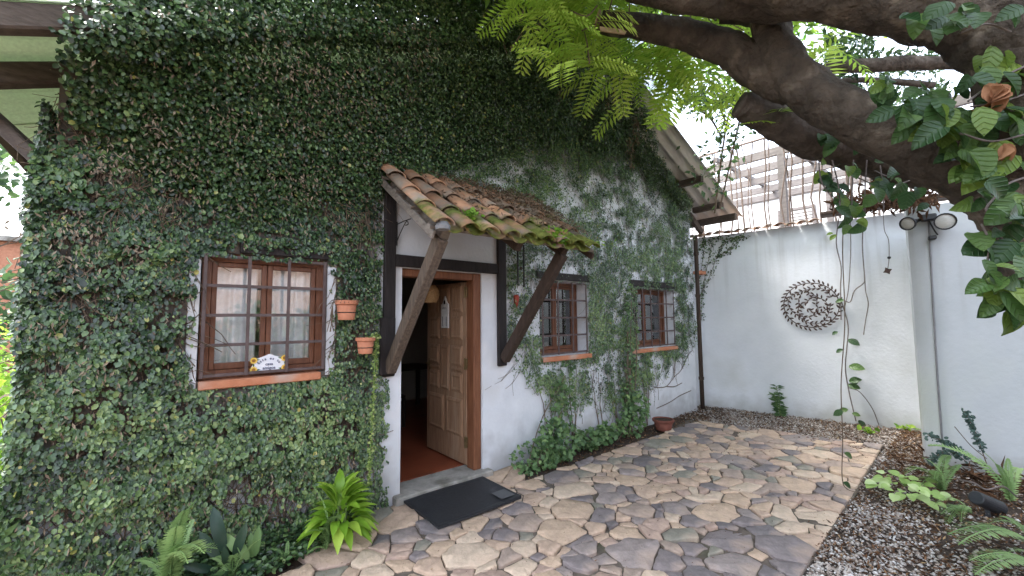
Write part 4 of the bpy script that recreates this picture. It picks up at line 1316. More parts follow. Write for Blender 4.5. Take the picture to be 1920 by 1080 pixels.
# ------------------------------------------------------------------ climbing fig on the house
ivyL = thing('climbing_fig', 'thick dark green climbing fig covering the house front left of the door', 'climbing plant', (0.4, 0, 0))
ivyR = thing('climbing_fig', 'thin climbing fig with white wall showing through right of the door', 'climbing plant', (4.2, 0, 0))
def lowlimit(X):
    return np.interp(X, [2.86, 3.05, 3.3, 3.6, 3.9, 4.3, 4.8, 5.3, 5.8, 6.3, 6.8, 7.15], [1.08, 0.98, 0.72, 0.46, 0.32, 0.38, 0.30, 0.34, 0.42, 0.62, 0.85, 1.05])
def fig():
    N0 = 760000
    X = rng.uniform(-0.60, 7.22, N0)
    Z = rng.uniform(0.0, 5.0, N0)
    n1, n2, n3 = fbm(X, Z, 1.3, 4, 21), fbm(X, Z, 4.0, 3, 31), fbm(X, Z, 9.0, 2, 41)
    top = zr(X) - 0.02
    left = X < 1.50 + (n2 - 0.5) * 0.12
    d = np.zeros(N0)
    d = np.where(left, 0.80, d)
    hol = fbm(X * 0.9, Z * 1.2, 10.0, 2, 191)
    d = np.where(left, d * np.clip((hol - 0.33) * 8, 0.12, 1.0), d)
    d = np.where((X < -0.46) & (Z > 2.55), d * np.clip((X + 0.62) * 4 - (Z - 2.55) * 1.2, 0, 1), d)
    # strip beside the door: ragged fringe low down
    fr = (X >= 1.40) & (X < 1.66 - 0.05 * (Z > 0.85)) & (Z < 1.08) & (n3 > 0.40 + (X - 1.48) * 2.2)
    d = np.where(fr, 0.38, d)
    d = np.where((X > 1.50) & (X < 1.63) & (Z > 1.08) & (Z < 2.9), 0.0, d)
    # bare patches at the foot of the wall
    for (cx, cz, r) in ((0.47, 0.42, 0.12), (0.60, 0.33, 0.10), (0.72, 0.20, 0.12), (1.38, 0.30, 0.06), (1.25, 0.42, 0.05)):
        hole = ((X - cx) ** 2 + (Z - cz) ** 2) < (r * (0.4 + 1.1 * n3)) ** 2
        d = np.where(hole, d * 0.06, d)
    right = X > 1.5
    upper = right & (Z > 2.9)
    dens_r = 0.30 + 0.75 * (n1 - 0.5) + 0.8 * (n2 - 0.5) + 1.2 * (n3 - 0.5)
    up_b = np.interp(X, [1.5, 2.6, 3.4, 4.2, 5.2, 7.2], [0.42, 0.30, 0.10, -0.02, 0.02, 0.12]) + np.clip((Z - 3.35) / 0.7, 0, 1) * 0.25
    low = lowlimit(X) + (n3 - 0.5) * 0.5
    edge = np.clip((Z - low) / 0.30, 0, 1)
    body = right & (X > 2.90) & (Z <= 2.95)
    d = np.where(upper, np.clip(dens_r + up_b - 0.06, 0.05, 0.62), d)
    lowfade = np.interp(Z, [0.3, 1.0, 1.9, 2.9], [-0.05, 0.0, 0.04, 0.0])
    d = np.where(body, np.clip(dens_r + lowfade + 0.02, 0.03, 0.40) * edge, d)
    # streaks running down below the windows
    strk = vnoise(X * 14 + (Z * 2.0), Z * 1.2, 77)
    d = np.where(body & (Z < 1.0), d * np.clip((strk - 0.12) * 3.4, 0.18, 1.4), d)
    # thicker column between the two right windows and beside the far one
    colm = np.exp(-((X - 5.12) / 0.20) ** 2) + 0.8 * np.exp(-((X - 6.85) / 0.28) ** 2) * (Z > 0.9) + 0.7 * np.exp(-((X - 5.6) / 0.16) ** 2) * (Z > 1.25) + 0.6 * np.exp(-((X - 4.62) / 0.2) ** 2)
    d = np.where(body, d + 0.07 * colm * edge, d)
    d = np.where((X > 2.78) & (X < 2.92) & (Z < 2.9), 0, d)
    # keep windows, sills, canopy and door clear
    for (x0, x1, z0, z1) in ((0.165, 1.065, 1.125, 2.085), (3.43, 4.31, 1.08, 2.07), (5.42, 6.52, 1.07, 2.06), (1.55, 2.9, -0.1, 2.85), (1.30, 3.28, 2.80, 2.93)):
        d = np.where((X > x0 + 0.012) & (X < x1 - 0.012) & (Z > z0 + 0.015) & (Z < z1 - 0.03), 0, d)
    for (x0, x1) in ((0.13, 0.22), (1.01, 1.105)):                 # plaster margins beside the left window
        d = np.where((X > x0) & (X < x1) & (Z > 1.14) & (Z < 2.03) & (n3 < 0.62), d * 0.06, d)
    d = np.where((X > 0.40) & (X < 1.06) & (Z > 2.075) & (Z < 2.16) & (n3 < 0.62), d * 0.15, d)
    d = np.where((X > 3.40) & (X < 4.34) & (Z > 2.05) & (Z < 2.16), d * 0.35, d)
    d = np.where(Z > top, 0, d)
    keep = rng.random(N0) < d
    X, Z, n1, n2, n3, left = X[keep], Z[keep], n1[keep], n2[keep], n3[keep], left[keep]
    n = len(X)
    big = np.clip((1.9 - X) / 1.2, 0, 1)
    # relief of the mat of leaves, deep on the left
    n4 = fbm(X * 1.0, Z * 1.6, 5.5, 2, 91)
    T = np.where(X < 1.9, 0.03 + 0.16 * np.clip(n1 - 0.25, 0, 1) + 0.26 * np.clip(n4 - 0.45, 0, 1), 0.018 + 0.05 * n2)
    T = np.where(X < -0.3, np.minimum(T, 0.10), T)
    T = np.where((Z > 2.9) & (X >= 1.9), 0.03 + 0.10 * n2, T)
    # thin out next to the openings
    for (x0, x1, z0, z1) in ((0.2, 1.03, 1.13, 2.09),):
        dd = np.maximum(np.maximum(x0 - X, X - x1), np.maximum(z0 - Z, Z - z1))
        T = np.where(X < 1.9, np.minimum(T, 0.03 + np.clip(dd, 0, 1) * 0.5), T)
    T = np.where((X > 1.2) & (X < 1.9), np.minimum(T, 0.03 + np.abs(1.50 - X) * 0.4), T)
    u = rng.random(n)
    Y = -T * (0.25 + 0.75 * u ** 0.6) - 0.004
    S = np.clip(np.exp(rng.normal(-0.06, 0.30, n)), 0.45, 1.9) * (0.0195 + 0.0085 * big)
    S = np.where(X > 3, S * np.interp(X, [3, 7], [1.0, 1.12]), S)
    P = np.stack([X, Y, Z], -1)
    D = np.stack([rng.normal(0, 0.55, n), -0.25 - 0.35 * rng.random(n), -1 + rng.normal(0, 0.35, n)], -1)
    Nn = np.stack([rng.normal(0, 0.42, n), -np.ones(n), 0.35 + rng.normal(0, 0.40, n)], -1)
    P = P - unit(D) * (S[:, None] * 0.5)
    tint = np.clip(0.43 + rng.normal(0, 0.24, n) + (n1 - 0.5) * 0.6 + (n2 - 0.5) * 0.6 + np.where(X > 1.9, 0.06, 0), 0, 0.93)
    rare = rng.random(n)
    tint = np.where(rare < 0.012, 0.97, tint)
    tint = np.where(rare < 0.002, 1.0, tint)
    mL = (X < 2.86)
    scatter_leaves('foliage', P[mL], D[mL], Nn[mL], S[mL], tint[mL], LEAF_FIG, M['ivy'], ivyL)
    mR = ~mL
    scatter_leaves('foliage', P[mR], D[mR], Nn[mR], S[mR], tint[mR], LEAF_FIG, M['ivy'], ivyR)
    return n
fig()
def fig_overhang():
    """The fig has climbed on along the underside of the roof overhang and over its edge."""
    n = 76000
    X = rng.uniform(-0.47, 6.9, n)
    u = rng.random(n)
    n2 = fbm(X, u * 2, 3.0, 3, 61)
    keep = (rng.random(n) < np.interp(X, [-0.47, -0.2, 4.3, 4.9, 5.4, 6.9], [0.2, 1.0, 1.0, 0.75, 0.8, 0.5])) & (u < np.interp(X, [-0.47, 0.3, 4.4, 4.9, 5.6, 6.9], [0.8, 1.0, 1.0, 0.8, 0.42, 0.22]) * (0.75 + 0.5 * n2))
    X, u, n2 = X[keep], u[keep], n2[keep]
    n = len(X)
    drop = np.interp(X, [-0.47, 0.4, 4.5, 5.2, 6.9], [0.30, 1.15, 1.0, 0.45, 0.34])
    Y = -0.03 - 0.70 * u - 0.05 * rng.random(n)
    Z = zr(X) - 0.03 - drop * (1 - np.minimum(u, 1)) ** 1.25 - rng.random(n) * (0.06 + 0.20 * np.clip(n2 - 0.35, 0, 1))
    P1 = np.stack([X, Y, Z], -1)
    D1 = np.stack([rng.normal(0, 0.6, n), -0.4 + rng.normal(0, 0.5, n), -0.9 + rng.normal(0, 0.3, n)], -1)
    N1 = np.stack([rng.normal(0, 0.5, n), -0.9 + rng.normal(0, 0.3, n), 0.1 + rng.normal(0, 0.5, n)], -1)
    m = 70000
    X = rng.uniform(-0.42, 4.9, m)
    keep = rng.random(m) < np.interp(X, [-0.42, -0.1, 4.1, 4.85], [0.2, 1, 1, 0.15])
    X = X[keep]; m = len(X)
    h = fbm(X, X * 0 + 2, 2.2, 3, 71)
    Zt = rng.uniform(-0.16, 1.0, m)
    Z = zr(X) + np.where(Zt < 0, Zt, Zt * (0.34 + 0.50 * h))
    Y = -0.70 - 0.10 * h + rng.uniform(0, 0.22, m) + np.clip(Z - zr(X), 0, 1) * 0.35
    P2 = np.stack([X, Y, Z], -1)
    D2 = np.stack([rng.normal(0, 0.7, m), -0.4 * np.ones(m), -0.8 + rng.normal(0, 0.5, m)], -1)
    N2 = np.stack([rng.normal(0, 0.5, m), -np.ones(m), -0.05 + rng.normal(0, 0.4, m)], -1)
    # round the left corner of the house
    q = 16000
    th = rng.random(q)
    Zc = rng.uniform(0.0, 2.9, q)
    nc = fbm(Zc * 1.5, th * 2, 2.0, 3, 81)
    bul = 0.03 + 0.13 * nc * np.interp(Zc, [0, 1.0, 2.3, 2.9], [1, 0.8, 0.8, 0.3])
    P3 = np.stack([-0.54 - bul * rng.random(q) * np.interp(Zc, [0, 0.6, 2.2, 2.9], [1.0, 0.8, 0.9, 0.7]), -0.08 + th * 0.7, Zc], -1)
    D3 = np.stack([-0.5 + rng.normal(0, 0.4, q), rng.normal(0, 0.5, q) - 0.2, -0.9 + rng.normal(0, 0.3, q)], -1)
    N3 = np.stack([-0.7 + rng.normal(0, 0.4, q), -0.7 + rng.normal(0, 0.4, q), 0.4 + rng.normal(0, 0.4, q)], -1)
    P, D, N = np.concatenate([P1, P2, P3]), np.concatenate([D1, D2, D3]), np.concatenate([N1, N2, N3])
    k = len(P)
    S = rng.uniform(0.75, 1.3, k) * np.interp(P[:, 0], [-0.7, 1.5, 3.0], [0.029, 0.026, 0.025])
    tint = np.clip(rng.normal(0.40, 0.2, k), 0, 0.93)
    tint = np.where(rng.random(k) < 0.01, 0.97, tint)
    scatter_leaves('foliage', P, D, N, S, tint, LEAF_FIG, M['ivy'], ivyL)
fig_overhang()
def fig_dead():
    """Tufts of dry curled leaves caught in the fig."""
    Ps = []
    tufts = [(190, 305, 60, 0.10), (330, 315, 40, 0.09), (540, 185, 70, 0.16), (600, 200, 60, 0.15), (455, 25, 60, 0.16), (470, 75, 45, 0.12), (560, 350, 60, 0.13),
             (430, 250, 40, 0.12), (300, 265, 50, 0.10), (230, 290, 30, 0.1), (480, 165, 40, 0.15), (150, 430, 30, 0.09), (130, 500, 30, 0.10), (155, 440, 25, 0.1),
             (60, 430, 20, 0.1), (250, 470, 20, 0.1), (180, 690, 25, 0.1), (740, 70, 60, 0.15), (735, 140, 50, 0.15), (640, 230, 40, 0.15), (560, 250, 40, 0.18),
             (350, 380, 30, 0.12), (260, 380, 20, 0.12), (535, 80, 40, 0.14), (590, 95, 30, 0.12), (90, 610, 20, 0.1), (260, 930, 20, 0.1), (300, 960, 25, 0.12)]
    for (px, py_, k, sp) in tufts:
        c = onfacade(px, py_, -0.15)
        q = rng.normal(0, 1, (k, 3)) * np.array([sp * 0.7, 0.02, sp * 0.5])[None] + np.array(c)[None]
        Ps.append(q)
    k = 3600
    Ps.append(np.stack([rng.uniform(-0.55, 1.6, k), -rng.uniform(0.03, 0.17, k), rng.uniform(0.05, 4.2, k)], -1))
    P = np.concatenate(Ps)
    P = P[P[:, 2] < zr(P[:, 0]) - 0.05]
    ok = ~((P[:, 0] > 0.17) & (P[:, 0] < 1.06) & (P[:, 2] > 1.12) & (P[:, 2] < 2.12)) & ~((P[:, 0] > 1.4) & (P[:, 2] < 2.9))
    P = P[ok]
    n = len(P)
    # where the fig bulges out under the roof, the dry leaves sit on its surface
    drop = np.interp(P[:, 0], [-0.47, 0.4, 4.5, 5.2, 6.9], [0.30, 1.15, 1.0, 0.45, 0.34])
    fr = np.clip((zr(P[:, 0]) - 0.10 - P[:, 2]) / drop, 0, 1)
    cove = -0.08 - 0.70 * (1 - fr ** 0.8)
    P[:, 1] = np.where((fr < 1) & (P[:, 0] > -0.4), np.minimum(P[:, 1], cove - 0.05 * rng.random(n)), P[:, 1])
    D = np.stack([rng.normal(0, 0.5, n), rng.normal(-0.2, 0.3, n), -1 + rng.normal(0, 0.3, n)], -1)
    N = np.stack([rng.normal(0, 0.7, n), -np.ones(n), rng.normal(0, 0.5, n)], -1)
    scatter_leaves('dry_leaves', P, D, N, rng.uniform(0.02, 0.045, n), np.concatenate([rng.uniform(0.4, 1, max(n - 2600, 0)), rng.uniform(0, 0.8, min(n, 2600))]), LEAF_CURL, M['dead_leaf'], ivyL)
    # strands of dead leaves hanging under the gable
    Ps = []
    for (px, py_, L, k) in ((1140, 165, 0.30, 40), (1190, 215, 0.42, 80), (1182, 250, 0.45, 60), (1105, 190, 0.22, 20), (700, 60, 0.3, 30), (1050, 150, 0.2, 20)):
        c = onfacade(px, py_, -0.45)
        z = -rng.random(k) * L
        Ps.append(np.stack([c.x + rng.normal(0, 0.03, k), c.y + rng.normal(0, 0.03, k), c.z + z], -1))
    P = np.concatenate(Ps)
    n = len(P)
    D = np.stack([rng.normal(0, 0.4, n), rng.normal(0, 0.4, n), -np.ones(n)], -1)
    N = rng.normal(0, 1, (n, 3)); N[:, 1] -= 1
    scatter_leaves('dry_leaves', P, D, N, rng.uniform(0.03, 0.06, n), rng.random(n) * 0.6, LEAF_CURL, M['dead_leaf'], ivyL)
fig_dead()
def fig_stems(parent, n, xr, zrng, cond, rad, lr, seed):
    r = np.random.default_rng(seed)
    b = MB()
    k = 0
    while k < n:
        x, z = r.uniform(*xr), r.uniform(*zrng)
        if not cond(x, z): continue
        k += 1
        a = r.normal(0, 0.5)
        L = r.uniform(*lr)
        pts = []
        y = -r.uniform(0.008, 0.05 if x < 1.6 else 0.015)
        for i in range(5):
            pts.append((x, y + r.normal(0, 0.004), z))
            a += r.normal(0, 0.3)
            x += math.sin(a) * L / 4
            z -= math.cos(a) * L / 4
        b.tube(pts, r.uniform(*rad), 3, caps=False)
    b.build('stems', M['twig'], parent, kind='stuff')
clearL = lambda x, z: z < float(zr(x)) - 0.1 and not (0.14 < x < 1.08 and 1.0 < z < 2.45) and not (x > 1.40 and z < 3.3)
clearR = lambda x, z: z < float(zr(x)) - 0.1 and z > float(lowlimit(x)) + 0.1 and not (3.38 < x < 4.36 and 1.0 < z < 2.4) and not (5.25 < x < 6.6 and 1.0 < z < 2.4) and not (x < 3.3 and z > 2.3 and z < 3.25)
fig_stems(ivyL, 2600, (-0.55, 1.45), (0.15, 4.0), clearL, (0.0015, 0.004), (0.12, 0.4), 5)
fig_stems(ivyR, 900, (2.95, 7.1), (0.5, 4.4), clearR, (0.001, 0.003), (0.15, 0.5), 6)
def trunks(parent, roots, name='stem'):
    """Main stems that rise from the bed and fork across the bare plaster."""
    r = random.Random(9)
    for (x, top, lean, n) in roots:
        b = MB()
        for k in range(n):
            pts, xx = [], x + r.uniform(-0.02, 0.02)
            aim = lean + (k - (n - 1) / 2) * 0.26
            for i in range(7):
                t = i / 6
                pts.append((xx + aim * t * top * 0.6 + r.uniform(-0.02, 0.02), -0.018 - 0.01 * r.random(), top * t))
            b.tube(pts, [0.010 - 0.007 * i / 6 for i in range(7)], 5, caps=False)
        b.build(name, M['twig'], parent, smooth=True)
trunks(ivyR, [(3.98, 1.0, -0.1, 3), (4.55, 0.9, -0.25, 2), (4.9, 0.95, -0.35, 2), (5.15, 1.1, 0.05, 4), (5.6, 0.9, 0.02, 3), (3.62, 0.9, -0.15, 3)])
trunks(ivyL, [(1.35, 0.8, 0.0, 3), (0.75, 0.6, -0.3, 3)])
# bare runners on the white plaster at the right end
rn = MB()
for pts in ([(5.85, -0.012, 0.52), (6.2, -0.012, 0.50), (6.45, -0.012, 0.62), (6.7, -0.012, 0.72), (6.95, -0.012, 0.95), (7.1, -0.012, 1.02)],
            [(6.45, -0.012, 0.62), (6.5, -0.012, 0.85), (6.62, -0.012, 1.05)], [(5.9, -0.012, 0.2), (6.3, -0.012, 0.24), (6.6, -0.012, 0.30), (7.0, -0.012, 0.34)],
            [(6.2, -0.012, 0.5), (6.45, -0.012, 0.47), (6.7, -0.012, 0.50)]):
    rn.tube(spline(pts, 5), 0.006, 4, caps=False)
rn.build('runner', M['twig'], ivyR)
# thin runner vine on the far garden wall and above, off the far corner
# ------------------------------------------------------------------ garden walls
P0, P1 = Vector((7.62, 0.15, 0)), Vector((8.14, -2.72, 0))
W1D = (P1 - P0).normalized()
W1N = Vector((-W1D.y, W1D.x, 0))
if W1N.x > 0: W1N = -W1N                              # towards the courtyard
def onwall(x, y, off=0.0):
    o = P0 + W1N * off
    d = ray(x, y)
    k = W1N.dot(o - CAM) / W1N.dot(d)
    return CAM + d * k
gw = thing('garden_wall', 'long white garden wall with clay coping tiles behind the gravel, leafy metal disc hung on it', 'wall', tuple(P0 + W1D * 1.5))
def slab(p, d, nrm, L, th, z0, z1, nx=14, nz=8, wob=0.012, seed=0):
    """A hand plastered wall: slightly uneven face."""
    r = random.Random(seed)
    b = MB()
    p, d, nrm = Vector(p), Vector(d), Vector(nrm)
    for k in range(nz + 1):
        for i in range(nx + 1):
            q = p + d * (L * i / nx) + nrm * r.uniform(-wob, wob) * (0 if i in (0, nx) or k == nz else 1)
            b.v.append((q.x, q.y, z0 + (z1 - z0) * k / nz))
    for k in range(nz):
        for i in range(nx):
            a = k * (nx + 1) + i
            b.f.append((a, a + 1, a + nx + 2, a + nx + 1))
    m = len(b.v)
    bk = [p - nrm * th, p + d * L - nrm * th]
    b.v += [(bk[0].x, bk[0].y, z0), (bk[1].x, bk[1].y, z0), (bk[1].x, bk[1].y, z1), (bk[0].x, bk[0].y, z1)]
    top = [nz * (nx + 1) + i for i in range(nx + 1)]
    b.f.append(tuple([m, m + 1, m + 2, m + 3]))
    b.f.append(tuple(top + [m + 2, m + 3]))
    b.f.append(tuple([k * (nx + 1) for k in range(nz + 1)] + [m + 3, m]))
    b.f.append(tuple([k * (nx + 1) + nx for k in range(nz + 1)] + [m + 2, m + 1]))
    return b
slab(P0 + W1D * (-0.45), W1D, W1N, 3.75, 0.22, -0.05, 3.07, seed=1).build('wall', M['garden_wall'], gw).data.polygons.foreach_set('use_smooth', [k < 112 for k in range(116)])
ctile = barrel(True, 0.082, 0.074, 0.40, 0.013, 7)
for i in range(15):
    p = P0 + W1D * (-0.30 + 0.155 * i) + W1N * (0.12 + RT.uniform(-0.012, 0.012)) + Vector((0, 0, 3.068 + RT.uniform(-0.008, 0.012)))
    inst('coping_tile', ctile, gw, frame(p, W1N + Vector((0, 0, -0.15)) + W1D * RT.uniform(-0.06, 0.06), (0, 0, 1)))
bd = MB()
q0 = P0 + W1D * 1.95 + Vector((0, 0, 3.17)) + W1N * 0.1
bd.bar(q0, q0 + W1D * 1.6 + Vector((0, 0, 0.03)), 0.30, 0.05, bev=0.008)
tag(bd.build('wooden_board', M['dark_wood']), 'dark old plank lying along the top of the white garden wall under the tree limb', 'plank')
# near wall, a step closer
P2 = Vector((6.36, -2.92, 0))
W2D = W1D.copy()
nw = thing('garden_wall', 'nearer white wall with a grey cable and twin floodlight, behind the planted bed', 'wall', tuple(P2 + W2D * 1.0))
W2N = W1N.copy()
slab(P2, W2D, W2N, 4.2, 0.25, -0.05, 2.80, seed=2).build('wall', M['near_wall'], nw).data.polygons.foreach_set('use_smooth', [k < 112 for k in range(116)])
MB().add([tuple(P2), tuple(P2 + Vector((0, 0, 2.80))), tuple(P1 + W1D * 0.3 + Vector((0, 0, 2.80))), tuple(P1 + W1D * 0.3)], [(0, 1, 2, 3)]).build('return_wall', M['near_wall'], nw)
def onwall2(x, y, off=0.0):
    o = P2 + W2N * off
    d = ray(x, y)
    k = W2N.dot(o - CAM) / W2N.dot(d)
    return CAM + d * k

# twin floodlight
fl = thing('floodlight', 'black twin floodlight with two round lenses fixed high on the nearer white wall', 'floodlight', tuple(onwall2(1745, 405)))
def lamp_head(px, py_, r, aim):
    c = onwall2(px, py_, 0.16)
    a = Vector(aim).normalized()
    s = a.cross(Vector((0, 0, 1))).normalized()
    u = s.cross(a)
    def ring(rr, d, b, seg=20):
        b.v += [tuple(c + a * d + s * (math.cos(2 * PI * k / seg) * rr) + u * (math.sin(2 * PI * k / seg) * rr)) for k in range(seg)]
    h = MB()
    prof = [(r * 0.25, -0.15), (r * 0.42, -0.13), (r * 0.5, -0.08), (r * 1.0, -0.012), (r * 1.07, 0.0), (r * 1.07, 0.022), (r * 0.93, 0.022), (r * 0.91, 0.008)]
    for rr, d in prof: ring(rr, d, h)
    for i in range(len(prof) - 1):
        h.f += [(i * 20 + k, i * 20 + (k + 1) % 20, i * 20 + 20 + (k + 1) % 20, i * 20 + 20 + k) for k in range(20)]
    h.f.append(tuple(range(20))[::-1])
    o = h.build('lamp_head', M['lamp_black'], fl, smooth=False)
    l = MB()
    for rr, d in ((r * 0.92, 0.009), (r * 0.6, 0.018), (r * 0.25, 0.022)): ring(rr, d, l)
    for i in range(2):
        l.f += [(i * 20 + k, i * 20 + (k + 1) % 20, i * 20 + 20 + (k + 1) % 20, i * 20 + 20 + k) for k in range(20)]
    l.f.append(tuple(range(40, 60)))
    l.build('lens', M['lamp_lens'], o, smooth=True)
    return c, a
(c1, a1), (c2, a2) = lamp_head(1703, 419, 0.068, (-0.80, 0.30, -0.22)), lamp_head(1772, 415, 0.082, (-0.78, -0.1, -0.20))
mid = onwall2(1741, 408, 0.06)
MB().tube([c1 - a1 * 0.14, mid + Vector((0, 0.03, 0.0))], 0.018, 8).build('arm', M['lamp_black'], fl)
MB().tube([c2 - a2 * 0.14, mid + Vector((0, -0.03, 0.0))], 0.018, 8).build('arm', M['lamp_black'], fl)
MB().obox(mid - W2N * -0.0, W2D, W2N, (0, 0, 1), 0.06, 0.05, 0.035, 0.01).build('junction_box', M['lamp_black'], fl)
sc_ = onwall2(1748, 446, 0.075)
MB().obox(sc_, W2D, W2N, (0, 0, 1), 0.032, 0.045, 0.022, 0.012).build('sensor', M['lamp_black'], fl)
MB().tube(spline([tuple(mid - Vector((0, 0, 0.03))), tuple(onwall2(1752, 432, 0.06)), tuple(onwall2(1758, 440, 0.02))], 4), 0.007, 6).build('sensor_arm', M['lamp_black'], fl)
cb = MB().tube(spline([tuple(onwall2(*p, 0.012)) for p in ((1741, 415), (1745, 480), (1749, 560), (1756, 680), (1763, 780), (1771, 875))], 5), 0.009, 7)
tag(cb.build('cable', M['cable'], smooth=True), 'grey cable running down the nearer white wall below the floodlight', 'cable')

# leafy metal disc
art = thing('wall_art', 'round dark metal disc of curling leafy branches hung on the white garden wall', 'wall art', tuple(onwall(1520, 573)))
ac = onwall(1520, 572, 0.025)
AR = 0.36
aleaf = bpy.data.meshes.new('metal_leaf')
lfv = [(0, 0, 0), (0.35, 0.17, 0.05), (0.7, 0.16, 0.05), (1, 0, 0), (0.7, -0.16, 0.05), (0.35, -0.17, 0.05), (0.5, 0, 0.12), (0.5, 0, -0.04)]
aleaf.from_pydata(lfv, [], [(0, 6, 1), (1, 6, 2), (2, 6, 3), (3, 6, 4), (4, 6, 5), (5, 6, 0), (0, 1, 7), (1, 2, 7), (2, 3, 7), (3, 4, 7), (4, 5, 7), (5, 0, 7)])
aleaf.materials.append(M['rust_iron'])
def apt(x, z, d=0.0):
    return ac + W1D * x + Vector((0, 0, z)) + W1N * d
ring = MB().tube([apt(AR * math.cos(2 * PI * k / 40), AR * 0.98 * math.sin(2 * PI * k / 40)) for k in range(41)], 0.007, 6)
ring.build('ring', M['rust_iron'], art)
nl = 0
for (r, ph, a0, a1_) in ((AR, 0, 0, 2 * PI), (0.275, 0.4, 0.0, 6.0), (0.185, 2.2, 0.0, 6.0), (0.10, 4.0, 0.0, 6.0)):
    if r < AR:
        MB().tube([apt((r + 0.03 * math.sin(3 * a + ph)) * math.cos(a + ph), (r + 0.03 * math.sin(3 * a + ph)) * math.sin(a + ph), 0.004 * math.sin(a * 4)) for a in [a0 + (a1_ - a0) * k / 30 for k in range(31)]], 0.005, 5).build('branch', M['rust_iron'], art)
    k = max(4, int(r * (a1_ - a0) / 0.060))
    for i in range(k):
        a = a0 + (a1_ - a0) * i / k + ph
        rr = r + (0.03 * math.sin(3 * (a - ph) + ph) if r < AR else 0)
        for side in ((1, -1) if r > 0.05 else (1,)):
            if r == AR and side < 0 and i % 2: continue
            ang = a + PI / 2 + side * -0.75 + RT.uniform(-0.2, 0.2)
            L = 0.072 if r == AR else 0.066
            inst('metal_leaf', aleaf, art, frame(apt(rr * math.cos(a), rr * math.sin(a), 0.004), W1D * math.cos(ang) + Vector((0, 0, math.sin(ang))) + W1N * RT.uniform(0, 0.25), W1N, L))
MB().tube([apt(0, 0.36, -0.02), apt(0, 0.36, 0.0)], 0.006, 6).build('hook', M['rust_iron'], art)

# hanging vines over the garden wall
def leaf_mesh_big(name, material, kind='oval', nx=6, droop=0.10, fold=0.28, wave=0.0, bend=0.0):
    """A broad leaf with a folded midrib and drooping tip, 1 unit long along x."""
    v, f = [], []
    for i in range(nx + 1):
        t = i / nx
        if kind == 'heart':
            w = 0.44 * (math.sin(PI * min(t * 0.92 + 0.08, 1)) ** 0.62) * (1 - 0.25 * t)
        elif kind == 'lance':
            w = 0.21 * math.sin(PI * min(t ** 0.85 * 0.97 + 0.03, 1)) ** 0.9
        elif kind == 'strap':
            w = 0.135 * math.sin(PI * min(t * 0.95 + 0.05, 1)) ** 0.45
        else:
            w = 0.32 * math.sin(PI * min(t * 0.94 + 0.06, 1)) ** 0.8
        if i == nx: w = 0.004
        z = 0.06 * math.sin(t * PI) - droop * t * t
        wv = wave * math.sin(t * 9.0)
        yb = bend * t * t
        v += [(t, yb + w, z + w * fold + wv), (t, yb + w * 0.5, z + w * fold * 0.36), (t, yb, z), (t, yb - w * 0.5, z + w * fold * 0.36), (t, yb - w, z + w * fold - wv)]
    for i in range(nx):
        for k in range(4):
            a = i * 5 + k
            f.append((a, a + 1, a + 6, a + 5))
    me = bpy.data.meshes.new(name)
    me.from_pydata(v, [], f)
    me.update()
    me.materials.append(material)
    me.polygons.foreach_set('use_smooth', [True] * len(me.polygons))
    return me
BIGS = [leaf_mesh_big('broad_leaf', M['big_leaf'], 'heart', 8, d_, f_, w_, b_) for d_, f_, w_, b_ in ((0.10, 0.28, 0.02, 0.0), (0.35, 0.5, 0.03, 0.06), (0.22, -0.15, 0.035, -0.05), (0.5, 0.35, 0.02, 0.04), (0.05, 0.75, 0.03, 0.0))]
OVAL = leaf_mesh_big('oval_leaf', M['big_leaf'], 'oval')
def hang(name, label, pts, radius, leaves, wall=onwall, off=0.05):
    w = [tuple(wall(x, y, off + RT.uniform(-0.015, 0.015))) for x, y in pts]
    root = thing(name, label, 'hanging vine', w[0], 'thin vines hanging in front of the white garden wall')
    MB().tube(spline(w, 5), radius, 5, caps=False).build('stem', M['vine_stem'], root)
    for (x, y, L, ang) in leaves:
        p = wall(x, y, off + 0.02)
        d = W1D * math.cos(ang) - Vector((0, 0, 1)) * math.sin(ang) + W1N * 0.25
        inst('leaf', OVAL, root, frame(p, d, W1N + Vector((0, 0, 0.6)), L))
hang('hanging_vine', 'bare vine strand hanging just right of the metal disc, curling towards it', [(1574, 400), (1568, 455), (1577, 500), (1576, 540), (1577, 600)], 0.008, [(1568, 440, 0.12, 2.4), (1562, 437, 0.09, 2.9)])
hang('hanging_vine', 'short thin vine strand hanging between two longer ones right of the metal disc', [(1594, 400), (1595, 470), (1591, 540), (1584, 575)], 0.006, [])
hang('hanging_vine', 'long vine strand hooking left to a small green leaf beside the metal disc', [(1620, 395), (1617, 460), (1621, 520), (1618, 532), (1602, 545), (1594, 566), (1580, 562)], 0.008, [(1582, 562, 0.11, 2.8)])
hang('hanging_vine', 'rightmost bare vine strand ending mid wall in a tiny bud', [(1621, 515), (1623, 545), (1628, 570), (1623, 600), (1619, 628)], 0.007, [])
hang('hanging_vine', 'longest leafy vine reaching down below the metal disc to the gravel', [(1578, 565), (1590, 610), (1588, 650), (1585, 690), (1592, 735), (1605, 790)], 0.008,
     [(1590, 637, 0.16, 0.5), (1592, 687, 0.19, 0.1), (1592, 715, 0.16, -0.3), (1590, 722, 0.15, 0.2), (1600, 720, 0.12, -0.9), (1580, 655, 0.1, 2.6), (1590, 768, 0.12, 2.9), (1610, 788, 0.12, 0.9), (1598, 775, 0.10, 0.2), (1571, 622, 0.09, 2.6)])
hang('hanging_vine', 'side strand slanting from the leafy vine down to the foot of the white wall', [(1592, 727), (1612, 735), (1635, 765), (1648, 797)], 0.006, [])
vp = thing('hanging_vine', 'thin brown vine dangling from the limb down to the far paving stones', 'hanging vine', tuple(at(1580, 600, 3.82)))
